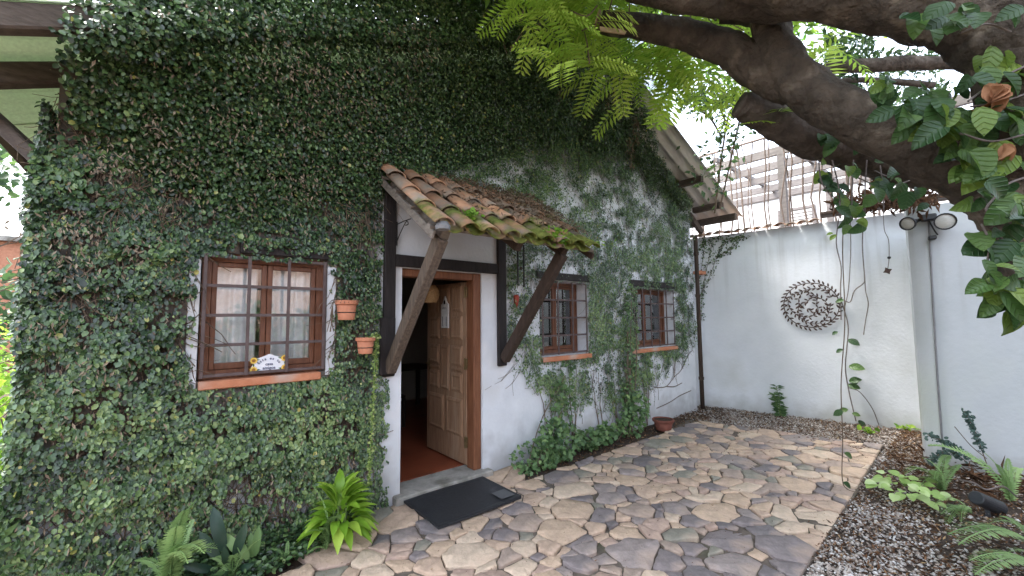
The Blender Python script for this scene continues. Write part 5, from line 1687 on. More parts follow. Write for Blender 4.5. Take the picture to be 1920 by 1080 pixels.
MB().tube(spline([tuple(at(x, y, 3.82)) for x, y in ((1592, 330), (1580, 450), (1584, 600), (1577, 720), (1580, 820), (1579, 895))] + [tuple(onground(1590, 918, 0.03)), tuple(onground(1625, 925, 0.03))], 6), 0.0045, 5, caps=False).build('stem', M['twig'], vp)
for x, y, a_ in ((1583, 850, 0.3), (1581, 905, 0.6), (1579, 770, 2.7)):
    inst('leaf', OVAL, vp, frame(at(x, y, 3.80), RGT * math.cos(a_) - UP * 0.5, -FWD + UP * 0.8, 0.09))
orn = thing('hanging_ornament', 'small rusty star shaped ornament on a thread hanging before the white wall', 'ornament', tuple(onwall(1663, 508, 0.1)))
oc = onwall(1664, 508, 0.12)
MB().tube(spline([tuple(onwall(1656, 385, 0.12)), tuple(onwall(1658, 430, 0.12)), tuple(onwall(1666, 450, 0.12)), tuple(onwall(1667, 483, 0.12)), tuple(oc)], 4), 0.005, 5).build('thread', M['vine_stem'], orn)
MB().prism([(0.055 * (1 if k % 2 == 0 else 0.55) * math.cos(PI * k / 4 + 0.4), 0.055 * (1 if k % 2 == 0 else 0.55) * math.sin(PI * k / 4 + 0.4)) for k in range(8)], oc, W1D, (0, 0, 1), W1N, 0.03).build('star', M['rust_iron'], orn)
MB().lathe(tuple(onwall(1667, 483, 0.12)), [(0, -0.025), (0.02, -0.012), (0.02, 0.012), (0, 0.022)], 8).build('bead', M['black_iron'], orn)

# fig runner on the corner of the garden wall
def runner_plant():
    root = thing('creeper', 'small creeper with tiny leaves spreading on the upper corner of the white garden wall', 'climbing plant', tuple(onwall(1340, 470)))
    strands = [[(1310, 560), (1330, 520), (1345, 480), (1360, 455), (1395, 442)], [(1308, 470), (1330, 450), (1360, 448), (1400, 445)], [(1315, 600), (1318, 540), (1328, 490), (1335, 455)], [(1345, 480), (1365, 470), (1385, 452)], [(1310, 530), (1320, 470), (1318, 445)]]
    b = MB()
    Ps = []
    for s in strands:
        w = spline([tuple(onwall(x, y, 0.012)) for x, y in s], 8)
        b.tube(w, 0.004, 4, caps=False)
        for q in w:
            for _ in range(6):
                Ps.append(q + rng.normal(0, 0.03, 3) * np.array([0.3, 1, 1]))
    b.build('stem', M['twig'], root)
    P = np.array(Ps)
    n = len(P)
    D = rng.normal(0, 0.6, (n, 3)); D[:, 2] -= 0.8
    N = rng.normal(0, 0.4, (n, 3)) + np.array(W1N)[None]
    scatter_leaves('leaves', P, D, N, rng.uniform(0.02, 0.04, n), rng.uniform(0.1, 0.8, n), LEAF_FIG, M['ivy'], root)
runner_plant()

# ------------------------------------------------------------------ terracotta pots on the wall, hooks and ornaments
def pot(c, r, h, material, name, label, cat, ring=True, group=None):
    root = thing(name, label, cat, (c[0], c[1], c[2]), group)
    MB().lathe(c, [(0.0, 0.0), (r * 0.66, 0.0), (r * 0.70, 0.006), (r * 0.86, h * 0.80), (r * 0.84, h * 0.80)], 24).build('body', material, root, smooth=True)
    MB().lathe(c, [(r * 0.86, h * 0.78), (r * 0.97, h * 0.79), (r, h * 0.81), (r, h * 0.97), (r * 0.97, h), (r * 0.88, h), (r * 0.86, h * 0.9), (0, h * 0.9)], 24).build('rim', material, root, smooth=False)
    MB().lathe(c, [(r * 0.855, h * 0.905), (0.0, h * 0.93)], 16).build('soil', M['soil'], root)
    if ring:
        zz = h * 0.38
        rr = r * 0.775
        b = MB().tube([(c[0] + rr * math.cos(2 * PI * k / 24), c[1] + rr * math.sin(2 * PI * k / 24), c[2] + zz) for k in range(25)], 0.004, 6)
        b.tube([(c[0] + 0.01, c[1] + rr, c[2] + zz), (c[0] + 0.01, -0.01, c[2] + zz + 0.01)], 0.004, 6)
        b.build('ring_bracket', M['black_iron'], root)
    return root
pc1 = onfacade(649.5, 600, -0.20)
pot((pc1.x, pc1.y, pc1.z), 0.088, 0.155, M['terracotta'], 'flower_pot', 'terracotta pot in a wire ring on the fig, upper one beside the left window', 'flower pot', group='pots on the overgrown wall')
tw = MB()
for k in range(16):
    a = random.uniform(0, 2 * PI)
    p = Vector((pc1.x + 0.04 * math.cos(a), pc1.y + 0.04 * math.sin(a), pc1.z + 0.14))
    tw.tube([p, p + Vector((math.cos(a) * 0.04, math.sin(a) * 0.03, 0.03)), p + Vector((math.cos(a) * 0.08, math.sin(a) * 0.05, 0.015 - random.random() * 0.03))], 0.002, 4)
for k in range(6):
    p = Vector((pc1.x - 0.08, pc1.y - 0.02, pc1.z + 0.15))
    tw.tube(spline([tuple(p), tuple(p + Vector((-0.03, 0, -0.03))), tuple(p + Vector((-0.035 + random.uniform(-0.02, 0.02), 0.02, -0.13))), tuple(p + Vector((-0.03 + random.uniform(-0.03, 0.03), 0.04, -0.24)))], 4), 0.0025, 4)
tag(tw.build('dried_plant', M['dead_leaf'] if False else M['twig']), 'withered stems of a dead plant hanging from the upper terracotta pot', 'plant')
pc2 = onfacade(685, 663, -0.20)
pot((pc2.x, pc2.y, pc2.z), 0.078, 0.13, M['terracotta'], 'flower_pot', 'terracotta pot in a wire ring, lower one, with a trailing strand', 'flower pot', group='pots on the overgrown wall')
tr = thing('trailing_plant', 'long yellow green trailing strand hanging from the lower pot down to the ground', 'plant', (pc2.x + 0.07, pc2.y, pc2.z + 0.13))
sp_ = spline([(pc2.x + 0.01, pc2.y - 0.02, pc2.z + 0.125), (pc2.x + 0.06, pc2.y - 0.03, pc2.z + 0.145), (pc2.x + 0.082, pc2.y - 0.02, pc2.z + 0.10), (pc2.x + 0.075, pc2.y - 0.01, pc2.z - 0.10), (pc2.x + 0.068, pc2.y, pc2.z - 0.5), (pc2.x + 0.05, pc2.y, pc2.z - 0.85), (pc2.x + 0.045, pc2.y, pc2.z - 1.02)], 10)
MB().tube(sp_, 0.0045, 5).build('stem', M['green_stem'], tr)
def trail():
    Ps, t = [], []
    for k, q in enumerate(sp_):
        if k < 12: continue
        for _ in range(6):
            Ps.append(q + rng.normal(0, 0.008, 3) + np.array([0, 0, rng.uniform(-0.02, 0.02)]))
    P = np.array(Ps)
    n = len(P)
    a = rng.uniform(0, 2 * PI, n)
    D = np.stack([np.cos(a), np.sin(a) - 0.3, rng.normal(-0.2, 0.4, n)], -1)
    N = np.stack([rng.normal(0, 0.3, n), -0.6 * np.ones(n), 0.6 + rng.normal(0, 0.3, n)], -1)
    scatter_leaves('leaves', P, D, N, rng.uniform(0.018, 0.032, n), rng.random(n), LEAF_FIG, M['succulent'], tr)
trail()
b = MB()
b.tube([(1.613, -0.02, 2.465), (1.67, -0.06, 2.50), (1.725, -0.10, 2.525)], 0.005, 6).tube(spline([(1.616, -0.02, 2.29), (1.65, -0.05, 2.40), (1.69, -0.08, 2.50), (1.705, -0.085, 2.475), (1.68, -0.08, 2.46)], 5), 0.0045, 6)
b.box(1.608, 1.618, -0.052, -0.046, 2.27, 2.49)
tag(b.build('wall_hook', M['black_iron']), 'black iron hanging hook on the dark post left above the door', 'hook')
tag(MB().lathe((3.055, -0.03, 1.70), [(0.0, 0.0), (0.012, 0.02), (0.028, 0.10), (0.034, 0.15), (0.02, 0.165), (0.0, 0.17)], 12).build('clay_ornament', M['red_clay'], smooth=True), 'small red cone shaped clay ornament on the wall right of the door', 'ornament')
ch = thing('wind_chime', 'dark wind chime tubes hanging under the canopy right of the door', 'wind chime', (3.06, -0.08, 2.46))
MB().lathe((3.065, -0.10, 2.44), [(0, 0.02), (0.05, 0.015), (0.055, 0.0), (0, -0.005)], 12).build('top_disc', M['dark_wood'], ch)
for dx, L in ((-0.045, 0.44), (0.045, 0.48)):
    MB().tube([(3.065 + dx, -0.10, 2.43), (3.065 + dx, -0.10, 2.43 - L)], 0.010, 8).build('tube', M['black_iron'], ch)
MB().tube([(3.065, -0.10, 2.44), (3.065, -0.10, 2.18)], 0.002, 4).lathe((3.065, -0.10, 2.16), [(0, 0.02), (0.016, 0.01), (0.016, -0.01), (0, -0.02)], 8).build('clapper', M['dark_wood'], ch)

# door mat
mt = thing('doormat', 'black rubber doormat lying before the open door with a grey label patch', 'doormat', (2.13, -0.36, 0.02))
mc = [onground(757, 940, 0.025), onground(905, 893, 0.025), onground(978, 932, 0.025), onground(822, 990, 0.025)]
def bil(u, v, z):
    p = mc[0] * (1 - u) * (1 - v) + mc[1] * u * (1 - v) + mc[2] * u * v + mc[3] * (1 - u) * v
    return (p.x, p.y, z)
def mat_sheet():
    b = MB()
    n = 24
    hz = lambda u, v: 0.026 + 0.004 * math.sin(u * 5 + v * 3) + (0.004 if min(u, 1 - u) < 0.03 or min(v, 1 - v) < 0.05 else 0) + 0.006 * max(0, u + v - 1.75) * 4
    for z in (1, 0):
        for i in range(n + 1):
            for k in range(n + 1):
                u, v = i / n, k / n
                b.v.append(bil(u, v, hz(u, v) if z else 0.012))
    m = n + 1
    for i in range(n):
        for k in range(n):
            a = i * m + k
            b.f.append((a, a + 1, a + m + 1, a + m))
    ed = [i * m for i in range(m)] + [n * m + k for k in range(1, m)] + [i * m + n for i in range(n - 1, -1, -1)] + [k for k in range(n - 1, 0, -1)]
    for i in range(len(ed)):
        p, q = ed[i], ed[(i + 1) % len(ed)]
        b.f.append((p, q, q + m * m, p + m * m))
    return b.build('rubber_sheet', M['rubber'], mt)
mat_sheet()
MB().add([bil(u, v, 0.041) for u, v in ((0.78, 0.66), (0.955, 0.66), (0.955, 0.92), (0.78, 0.92))], [(0, 1, 2, 3)]).build('label_patch', M['label_grey'], mt)
# clay pot at the foot of the fig
gp = onground(1244, 806)
pot((gp.x, gp.y, 0.0), 0.15, 0.155, M['old_pot'], 'clay_pot', 'low dark red clay pot on the paving at the end of the house bed', 'flower pot', ring=False)

# ------------------------------------------------------------------ shrubs and plants
def shrub(name, label, blobs, n, size, material, shape=LEAF_LOBED, stems=6, seed=0, tint=(0.5, 0.22)):
    r = np.random.default_rng(seed)
    c0 = blobs[0]
    root = thing(name, label, 'shrub', (c0[0], c0[1], 0))
    Ps = []
    tot = sum(b[3] * b[4] * b[5] for b in blobs)
    for (x, y, z, rx, ry, rz) in blobs:
        k = int(n * rx * ry * rz / tot)
        q = unit(r.normal(0, 1, (k, 3))) * (0.55 + 0.5 * r.random((k, 1)) ** 0.5)
        Ps.append(q * np.array([rx, ry, rz])[None] + np.array([x, y, z])[None])
    P = np.concatenate(Ps)
    P[:, 2] = np.maximum(P[:, 2], 0.01)
    P[:, 1] = np.minimum(P[:, 1], -0.02)
    k = len(P)
    D = r.normal(0, 0.8, (k, 3)); D[:, 1] -= 0.4; D[:, 2] -= 0.3
    N = r.normal(0, 0.45, (k, 3)) + np.array([-0.15, -0.55, 0.8])[None]
    scatter_leaves('foliage', P, D, N, r.uniform(0.7, 1.25, k) * size, np.clip(r.normal(*tint, k), 0, 1), shape, material, root)
    b = MB()
    for i in range(stems):
        x, y, z, rx, ry, rz = blobs[i % len(blobs)]
        p = (c0[0] + r.normal(0, c0[3] * 0.5), min(c0[1], -0.05), 0.0)
        b.tube(spline([p, ((p[0] + x) / 2 + r.normal(0, 0.03), y, z * 0.5), (x + r.normal(0, rx * 0.4), y, z)], 4), 0.006, 5, caps=False)
    b.build('stem', M['twig'], root)
shrub('shrub', 'tallest lobed leaf shrub against the white wall right of the door', [(3.15, -0.22, 0.12, 0.32, 0.18, 0.17), (3.42, -0.20, 0.20, 0.24, 0.16, 0.28), (3.72, -0.10, 0.50, 0.20, 0.08, 0.34), (3.84, -0.05, 0.90, 0.15, 0.05, 0.22), (3.60, -0.2, 0.18, 0.26, 0.16, 0.20)], 900, 0.050, M['shrub'], seed=1)
shrub('shrub', 'low sprawling lobed leaf shrub between the two taller ones by the house wall', [(4.15, -0.16, 0.12, 0.28, 0.13, 0.12), (4.45, -0.15, 0.12, 0.25, 0.12, 0.11)], 380, 0.06, M['shrub'], seed=2)
shrub('shrub', 'bushy lobed leaf shrub beside the low clay pot under the far window', [(4.95, -0.20, 0.20, 0.22, 0.15, 0.22), (5.15, -0.15, 0.34, 0.24, 0.13, 0.24), (4.98, -0.12, 0.48, 0.14, 0.08, 0.2)], 480, 0.054, M['shrub'], seed=3)
shrub('climbing_shrub', 'brighter green climber rising up between the two right windows', [(5.10, -0.08, 0.9, 0.12, 0.05, 0.35), (5.06, -0.08, 1.4, 0.10, 0.05, 0.4), (5.16, -0.08, 1.85, 0.12, 0.05, 0.3), (5.35, -0.08, 1.55, 0.12, 0.04, 0.2)], 120, 0.05, M['shrub'], LEAF_FIG, seed=4)

LIME = leaf_mesh_big('lance_leaf', M['lime_leaf'], 'lance', 7, 0.42)
def clump(name, label, base, n, L, mesh, el=(0.2, 1.3), az=(0, 2 * PI), seed=0, cat='plant', spread=0.05, droop=None, part='leaf'):
    r = random.Random(seed)
    root = thing(name, label, cat, base)
    for i in range(n):
        a = r.uniform(*az)
        e = r.uniform(*el)
        d = Vector((math.cos(a) * math.cos(e), math.sin(a) * math.cos(e), math.sin(e)))
        p = Vector(base) + Vector((math.cos(a) * spread * r.random(), math.sin(a) * spread * r.random(), spread * r.random() * 1.5))
        up = Vector((0, 0, 1)) if e < 1.1 else Vector((-math.cos(a), -math.sin(a), 0.2))
        inst(part, mesh, root, frame(p, d, up, L * r.uniform(0.65, 1.15)))
    return root
bp_ = onground(640, 1030)
cl = thing('lime_leaved_plant', 'clump of glossy lime green leaves at the paving edge before the fig', 'plant', (bp_.x, bp_.y + 0.05, 0))
r_ = random.Random(4)
for i in range(96):
    a = r_.uniform(0, 2 * PI)
    lvl = r_.random()
    e = 1.25 - 1.55 * lvl + r_.uniform(-0.15, 0.15)
    rad = 0.02 + 0.10 * lvl
    h = 0.13 + 0.19 * (1 - lvl) + r_.uniform(-0.05, 0.05)
    p = Vector((bp_.x + rad * math.cos(a), bp_.y + 0.06 + rad * math.sin(a), h))
    d = Vector((math.cos(a) * math.cos(e), math.sin(a) * math.cos(e), math.sin(e)))
    inst('leaf', LIME, cl, frame(p, d, Vector((0, 0, 1)) if e < 1.0 else Vector((-math.cos(a), -math.sin(a), 0.3)), r_.uniform(0.12, 0.20)))
st = MB()
for i in range(9):
    a = 2 * PI * i / 9
    st.tube([(bp_.x + 0.02 * math.cos(a), bp_.y + 0.06 + 0.02 * math.sin(a), 0.0), (bp_.x + 0.05 * math.cos(a), bp_.y + 0.06 + 0.05 * math.sin(a), 0.16 + 0.1 * (i % 3) / 2)], 0.006, 5)
st.build('stem', M['green_stem'], cl)

def frond_mesh(name, material, pairs, leaf_l, leaf_w, arch, sweep=0.35, rachis=0.006, taper=True, twist=0.15):
    """A pinnate frond one unit long along x, arching by 'arch' (radians overall)."""
    b = MB()
    pts, x, z, a = [], 0.0, 0.0, arch * 0.45
    n = pairs
    for i in range(n + 1):
        pts.append((x, 0, z))
        x += math.cos(a) / n
        z += math.sin(a) / n
        a -= arch / n
    b.tube(pts[::max(1, n // 8)] + ([pts[-1]] if n % max(1, n // 8) else []), rachis, 4, caps=False)
    r = random.Random(5)
    for i in range(1, n + 1):
        t = i / n
        L = leaf_l * ((math.sin(PI * min(0.12 + 0.88 * t, 1)) ** 0.5) if taper else (0.85 + 0.15 * math.sin(PI * t))) * r.uniform(0.9, 1.1)
        if i == n: L *= 0.6
        p = Vector(pts[i])
        for s in (-1, 1):
            d = Vector((sweep + 0.25 * t, s, -0.18 + r.uniform(-0.12, 0.12))).normalized()
            w = Vector((1, -s * sweep, 0)).normalized() * leaf_w
            q = [p, p + d * (L * 0.45) - w * 0.5 + Vector((0, 0, 0.02 * L)), p + d * L, p + d * (L * 0.45) + w * 0.5 + Vector((0, 0, 0.02 * L))]
            b.add(q, [(0, 1, 2, 3) if s > 0 else (0, 3, 2, 1)])
    me = bpy.data.meshes.new(name)
    me.from_pydata(b.v, [], b.f)
    me.update()
    me.materials.append(material)
    return me
FERN = frond_mesh('fern_frond', M['fern'], 32, 0.115, 0.036, 0.9)
FERN2 = frond_mesh('fern_frond', M['fern'], 30, 0.12, 0.038, 1.9)
def ferns(name, label, base, specs, mesh_pick=(FERN, FERN2)):
    """specs: (target point offset x, y, z, pick)."""
    root = thing(name, label, 'fern', base)
    for (dx, dy, dz, pick) in specs:
        d = Vector((dx, dy, dz))
        inst('frond', mesh_pick[pick], root, frame(base, d, Vector((0, 0, 1)) + Vector((-dx, -dy, 0)) * 0.3, d.length * 1.05))
    return root
fb = onground(275, 1100)
def toward(base, x, y, dist):
    p = at(x, y, dist) - Vector(base)
    return (p.x, p.y, p.z)
F0 = (0.10, -0.34, 0.02)
dep = lambda p: (Vector(p) - CAM).dot(FWD)
d0 = dep(F0)
ferns('sword_fern', 'large pale green sword fern at the bottom left with upright and arching fronds', F0,
      [(*toward(F0, 362, 938, d0 + 0.05), 0), (*toward(F0, 405, 1005, d0 + 0.12), 1), (*toward(F0, 400, 1020, d0 - 0.02), 1), (*toward(F0, 330, 1020, d0 - 0.12), 0), (*toward(F0, 360, 975, d0 + 0.2), 0),
       (*toward(F0, 300, 1010, d0 - 0.1), 0), (*toward(F0, 250, 1040, d0 + 0.05), 1), (*toward(F0, 345, 955, d0 - 0.1), 0), (*toward(F0, 388, 1015, d0 - 0.2), 1), (*toward(F0, 412, 1012, d0 + 0.0), 1), (*toward(F0, 330, 985, d0 - 0.2), 0), (*toward(F0, 355, 1035, d0 - 0.25), 1)])
F1 = (-0.20, -0.26, 0.0)
ferns('sword_fern', 'small sword fern tuft cut by the bottom edge left of the large fern', F1, [(*toward(F1, 90, 1070, dep(F1) - 0.1), 1), (*toward(F1, 160, 1065, dep(F1) - 0.05), 1), (*toward(F1, 225, 1040, dep(F1) + 0.05), 0), (*toward(F1, 130, 1078, dep(F1)), 1)])
F2 = (0.40, -0.40, 0.0)
ferns('sword_fern', 'arching sword fern at the bottom between the large fern and the lime plant', F2, [(*toward(F2, 440, 1035, dep(F2) - 0.1), 1), (*toward(F2, 400, 1060, dep(F2) - 0.1), 1), (*toward(F2, 485, 1010, dep(F2)), 0), (*toward(F2, 390, 1040, dep(F2) + 0.1), 1)])
F3 = (0.70, -0.42, 0.0)
ferns('sword_fern', 'low sword fern just left of the lime plant', F3, [(*toward(F3, 500, 1025, dep(F3)), 1), (*toward(F3, 540, 1010, dep(F3) + 0.05), 1), (*toward(F3, 515, 1055, dep(F3) - 0.1), 1), (*toward(F3, 560, 1035, dep(F3) - 0.1), 1)])
F4 = (0.93, -0.47, 0.03)
ferns('sword_fern', 'pale fern fronds standing up through the lime plant', F4, [(*toward(F4, 590, 910, dep(F4) - 0.02), 0), (*toward(F4, 640, 960, dep(F4) - 0.12), 1), (*toward(F4, 575, 990, dep(F4) - 0.1), 1), (*toward(F4, 570, 1040, dep(F4) - 0.12), 1), (*toward(F4, 600, 985, dep(F4) - 0.1), 1)])
DARK = leaf_mesh_big('leathery_leaf', M['dark_leaf'], 'strap', 6)
D0 = (0.40, -0.28, 0.0)
dk = thing('broad_leaved_plant', 'dark leathery broad leaved plant standing behind the ferns at the bottom', 'plant', D0)
for (x, y, dd) in ((400, 955, 0.05), (375, 1000, 0.0), (460, 985, 0.0), (420, 1030, -0.1), (470, 1060, -0.1), (345, 1060, -0.15)):
    v = Vector(toward(D0, x, y, dep(D0) + dd))
    b0 = Vector(D0) + v * 0.35
    inst('leaf', DARK, dk, frame(b0, v, Vector((-0.2, -1, 0.4)), v.length * 0.68))
FERNLEAF = leaf_mesh_big('strap_leaf', M['fern'], 'strap', 6)
dk2 = thing('strap_leaved_plant', 'plant with mid green strap leaves right of the dark leathery one', 'plant', (0.52, -0.32, 0))
for (x, y, dd) in ((485, 990, 0.0), (445, 1010, -0.05), (470, 1000, 0.05), (420, 1000, 0)):
    v = Vector(toward((0.52, -0.32, 0), x, y, dep((0.52, -0.32, 0)) + dd))
    inst('leaf', FERNLEAF, dk2, frame(Vector((0.52, -0.32, 0)) + v * 0.3, v, Vector((-0.2, -1, 0.5)), v.length * 0.72))
# creeping cover at the foot of the left wall
def groundcover():
    n = 5200
    x = rng.uniform(-0.9, 1.35, n)
    y = rng.uniform(-0.50, 0.0, n)
    keep = y > np.interp(x, [-0.9, 0.63, 1.3], [-0.62, -0.50, -0.25])
    x, y = x[keep], y[keep]
    n = len(x)
    z = 0.01 + rng.random(n) * (0.06 + 0.10 * np.clip((y + 0.3) / 0.3, 0, 1))
    P = np.stack([x, y, z], -1)
    D = rng.normal(0, 1, (n, 3)); D[:, 2] *= 0.3
    N = rng.normal(0, 0.4, (n, 3)) + np.array([0, -0.4, 1])[None]
    o = scatter_leaves('ground_cover', P, D, N, rng.uniform(0.02, 0.045, n), np.clip(rng.normal(0.35, 0.2, n), 0, 0.94), LEAF_FIG, M['ivy'])
    tag(o, 'creeping dark green leaves on the soil at the foot of the overgrown wall', 'ground cover')
groundcover()
shrub('corner_shrub', 'blue green leafy shrub at the bottom left corner of the house', [(-0.75, -0.05, 0.25, 0.22, 0.2, 0.30), (-0.72, 0.1, 0.6, 0.15, 0.2, 0.25)], 700, 0.085, M['far_leaf'], LEAF_SLIM, seed=8, tint=(0.7, 0.2))

# plants of the right bed
PALE = leaf_mesh_big('pale_leaf', M['pale_leaf'], 'heart', 5)
cb0 = onground(1700, 935)
pl_ = thing('pale_leaved_plant', 'low plant with pale lime heart shaped leaves on the gravel by the nearer wall', 'plant', (cb0.x, cb0.y, 0))
r_ = random.Random(6)
for i in range(46):
    a = r_.uniform(0, 2 * PI)
    rad = 0.26 * math.sqrt(r_.random())
    p = Vector((cb0.x + rad * math.cos(a) * 1.0, cb0.y + rad * math.sin(a) * 0.9, 0.05 + 0.13 * r_.random() * (1 - rad * 1.5)))
    d = Vector((math.cos(a) * 0.8 + r_.uniform(-0.3, 0.3), math.sin(a) * 0.8 - 0.1, r_.uniform(-0.35, 0.2)))
    inst('leaf', PALE, pl_, frame(p, d, Vector((-0.4, -0.1, 1)), r_.uniform(0.06, 0.105)))
def bedfern(name, label, base, targets, width=1.0):
    specs = [(*toward(base, x, y, dep(base) + dd), k) for (x, y, dd, k) in targets]
    return ferns(name, label, base, specs)
B0 = tuple(onground(1765, 925)); B0 = (B0[0], B0[1], 0.02)
bedfern('bed_fern', 'bright green fern behind the pale heart leaved plant in the bed', B0, [(1690, 880, -0.1, 1), (1730, 850, 0.1, 1), (1780, 845, 0.2, 1), (1720, 910, -0.2, 1), (1800, 870, 0.1, 0), (1750, 890, -0.25, 1), (1710, 895, 0.0, 1)])
B1 = tuple(onground(1815, 965)); B1 = (B1[0], B1[1], 0.02)
bedfern('bed_fern', 'small fern drooping in front of the black garden spotlight', B1, [(1745, 940, -0.05, 1), (1770, 985, -0.15, 1), (1765, 960, -0.2, 0), (1800, 975, -0.2, 1)])
B2 = (4.62, -3.60, 0.02)
bedfern('bed_fern', 'fern with flat fronds at the right edge of the picture, upper of two', B2, [(1780, 995, -0.15, 0), (1800, 1012, -0.25, 0), (1840, 975, 0.0, 1), (1870, 960, 0.2, 1)])
B3 = (4.25, -3.62, 0.02)
bedfern('bed_fern', 'fern with flat fronds at the bottom right corner, lower of two', B3, [(1820, 1045, -0.1, 0), (1830, 1070, -0.2, 0), (1880, 1030, 0.0, 1)])
B4 = (5.55, -3.50, 0.02)
bedfern('bed_fern', 'dark green fern standing against the nearer wall beside the spotlight', B4, [(1850, 850, 0.1, 0), (1870, 870, 0.0, 0), (1890, 860, 0.1, 0), (1915, 870, 0.2, 1), (1730, 820, 0.5, 1)])
def sprig():
    base = onground(1835, 900)
    root = thing('sprig', 'slender blue green sprig with tiny leaves rising before the nearer white wall', 'plant', tuple(base))
    d = dep(base)
    lines = [[(1850, 870), (1836, 830), (1822, 795), (1808, 772)], [(1840, 880), (1800, 845), (1775, 830), (1740, 815)], [(1835, 885), (1790, 850), (1765, 850), (1745, 865)], [(1850, 860), (1820, 835), (1790, 800)]]
    b = MB()
    Ps = []
    for i, l in enumerate(lines):
        w = spline([tuple(at(x, y, d + 0.03 * i)) for x, y in l], 8)
        b.tube(w, 0.004, 4, caps=False)
        if i != 3:
            for k, q in enumerate(w):
                if k > 4:
                    for _ in range(7): Ps.append(q + rng.normal(0, 0.012, 3))
    b.build('stem', M['twig'], root)
    P = np.array(Ps); n = len(P)
    D = rng.normal(0, 1, (n, 3))
    N = rng.normal(0, 0.5, (n, 3)) + np.array([-1, -0.3, 0.5])[None]
    scatter_leaves('leaves', P, D, N, rng.uniform(0.02, 0.04, n), rng.random(n), LEAF_FIG, M['blue_sprig'], root)
sprig()
def weed_at_wall():
    base = onground(1464, 779)
    root = thing('weed', 'small upright dark green weed growing from the gravel at the foot of the garden wall', 'plant', tuple(base))
    Ps, D, N = [], [], []
    b = MB()
    for k in range(3):
        top = Vector(base) + Vector((RT.uniform(-0.05, 0.05), RT.uniform(-0.08, 0.08), 0.34 + 0.12 * (k == 0)))
        w = spline([tuple(base), tuple((Vector(base) + top) / 2 + Vector((0, RT.uniform(-0.03, 0.03), 0))), tuple(top)], 7)
        b.tube(w, 0.005, 5, caps=False)
        for i, q in enumerate(w):
            for s in (-1, 1):
                Ps.append(q); D.append((rng.normal(0, 0.3), s, rng.normal(0.1, 0.3))); N.append((-0.5, 0, 1))
    b.build('stem', M['green_stem'], root)
    n = len(Ps)
    scatter_leaves('leaves', np.array(Ps), np.array(D, float), np.array(N, float) + rng.normal(0, 0.2, (n, 3)), rng.uniform(0.07, 0.13, n), rng.uniform(0, 0.6, n), LEAF_SLIM, M['shrub'], root, width=1.3)
weed_at_wall()
for (px, py_, lab) in ((1627, 811, 'tiny bright weed in the gravel below the leafy hanging vine'), (1655, 790, 'tiny weed at the wall foot beside the slanting vine strand'), (1700, 806, 'flat green weed in the gravel by the step of the white walls'), (1607, 785, 'tiny weed at the wall foot under the leafy hanging vine')):
    q = onground(px, py_)
    rosette('weed', lab, 'plant', (q.x, q.y, 0.02), 14, 0.075, (0.05, 0.05, 0.012), M['hedge'], seed=px)
# garden spotlight lying in the bed
sb = onground(1850, 942, 0.08)
spt = thing('garden_spotlight', 'black cylindrical garden spotlight lying in the soil of the right bed', 'spotlight', tuple(sb))
ax = Vector((-0.62, 0.62, 0.22)).normalized()
ax = (at(1888, 952, dep(sb) + 0.03) - at(1815, 918, dep(sb) - 0.03)).normalized()
MB().tube([sb - ax * 0.12, sb - ax * 0.115, sb + ax * 0.11, sb + ax * 0.125, sb + ax * 0.125], [0.045, 0.052, 0.058, 0.060, 0.052], 20).build('housing', M['spot'], spt, smooth=False)
MB().tube([sb + ax * 0.118, sb + ax * 0.1275], [0.050, 0.048], 20).build('lens', M['lamp_lens'], spt)
MB().bar(sb + Vector((0, 0, -0.05)), sb + Vector((0, 0, -0.12)), 0.03, 0.02, up=(1, 0, 0)).build('spike', M['spot'], spt)
cbl = MB().tube(spline([tuple(at(1800, 900, dep(sb) + 0.05)), tuple(at(1825, 905, dep(sb) - 0.07)), tuple(at(1850, 918, dep(sb) - 0.09)), tuple(at(1880, 912, dep(sb) - 0.05)), tuple(at(1905, 930, dep(sb)))], 6), 0.006, 6)
tag(cbl.build('vine_stem', M['vine_stem']), 'pale bare vine stem lying across the black garden spotlight', 'vine')
def straw():
    n = 260
    c = np.array(onground(1800, 900))
    P = c[None] + rng.normal(0, 1, (n, 3)) * np.array([0.35, 0.28, 0.0])[None]
    P[:, 2] = rng.uniform(0.0, 0.08, n)
    D = rng.normal(0, 1, (n, 3)); D[:, 2] *= 0.35
    N = rng.normal(0, 0.4, (n, 3)); N[:, 2] += 1
    o = scatter_leaves('dead_fronds', P, D, N, rng.uniform(0.08, 0.20, n), rng.random(n) * 0.5, LEAF_SLIM, M['litter'], None, width=0.35)
    tag(o, 'brown dead fern fronds lying round the black garden spotlight', 'leaf litter')
straw()

# ------------------------------------------------------------------ the big tree
tree = thing('tree', 'large old tree leaning in from the right with thick dark limbs and bright feathery leaves', 'tree', (3.35, -4.15, 0))
def limb(spec, material, name='branch', seg=14, rough=0.10, n=9, caps=True):
    """spec: (px, py, depth, radius in px of the photograph)."""
    pts = [(*at(x, y, d), r / FPX * d) for x, y, d, r in spec]
    s = spline(pts, n)
    return MB().tube([q[:3] for q in s], [q[3] for q in s], seg, caps, rough).build(name, material, tree, smooth=True)
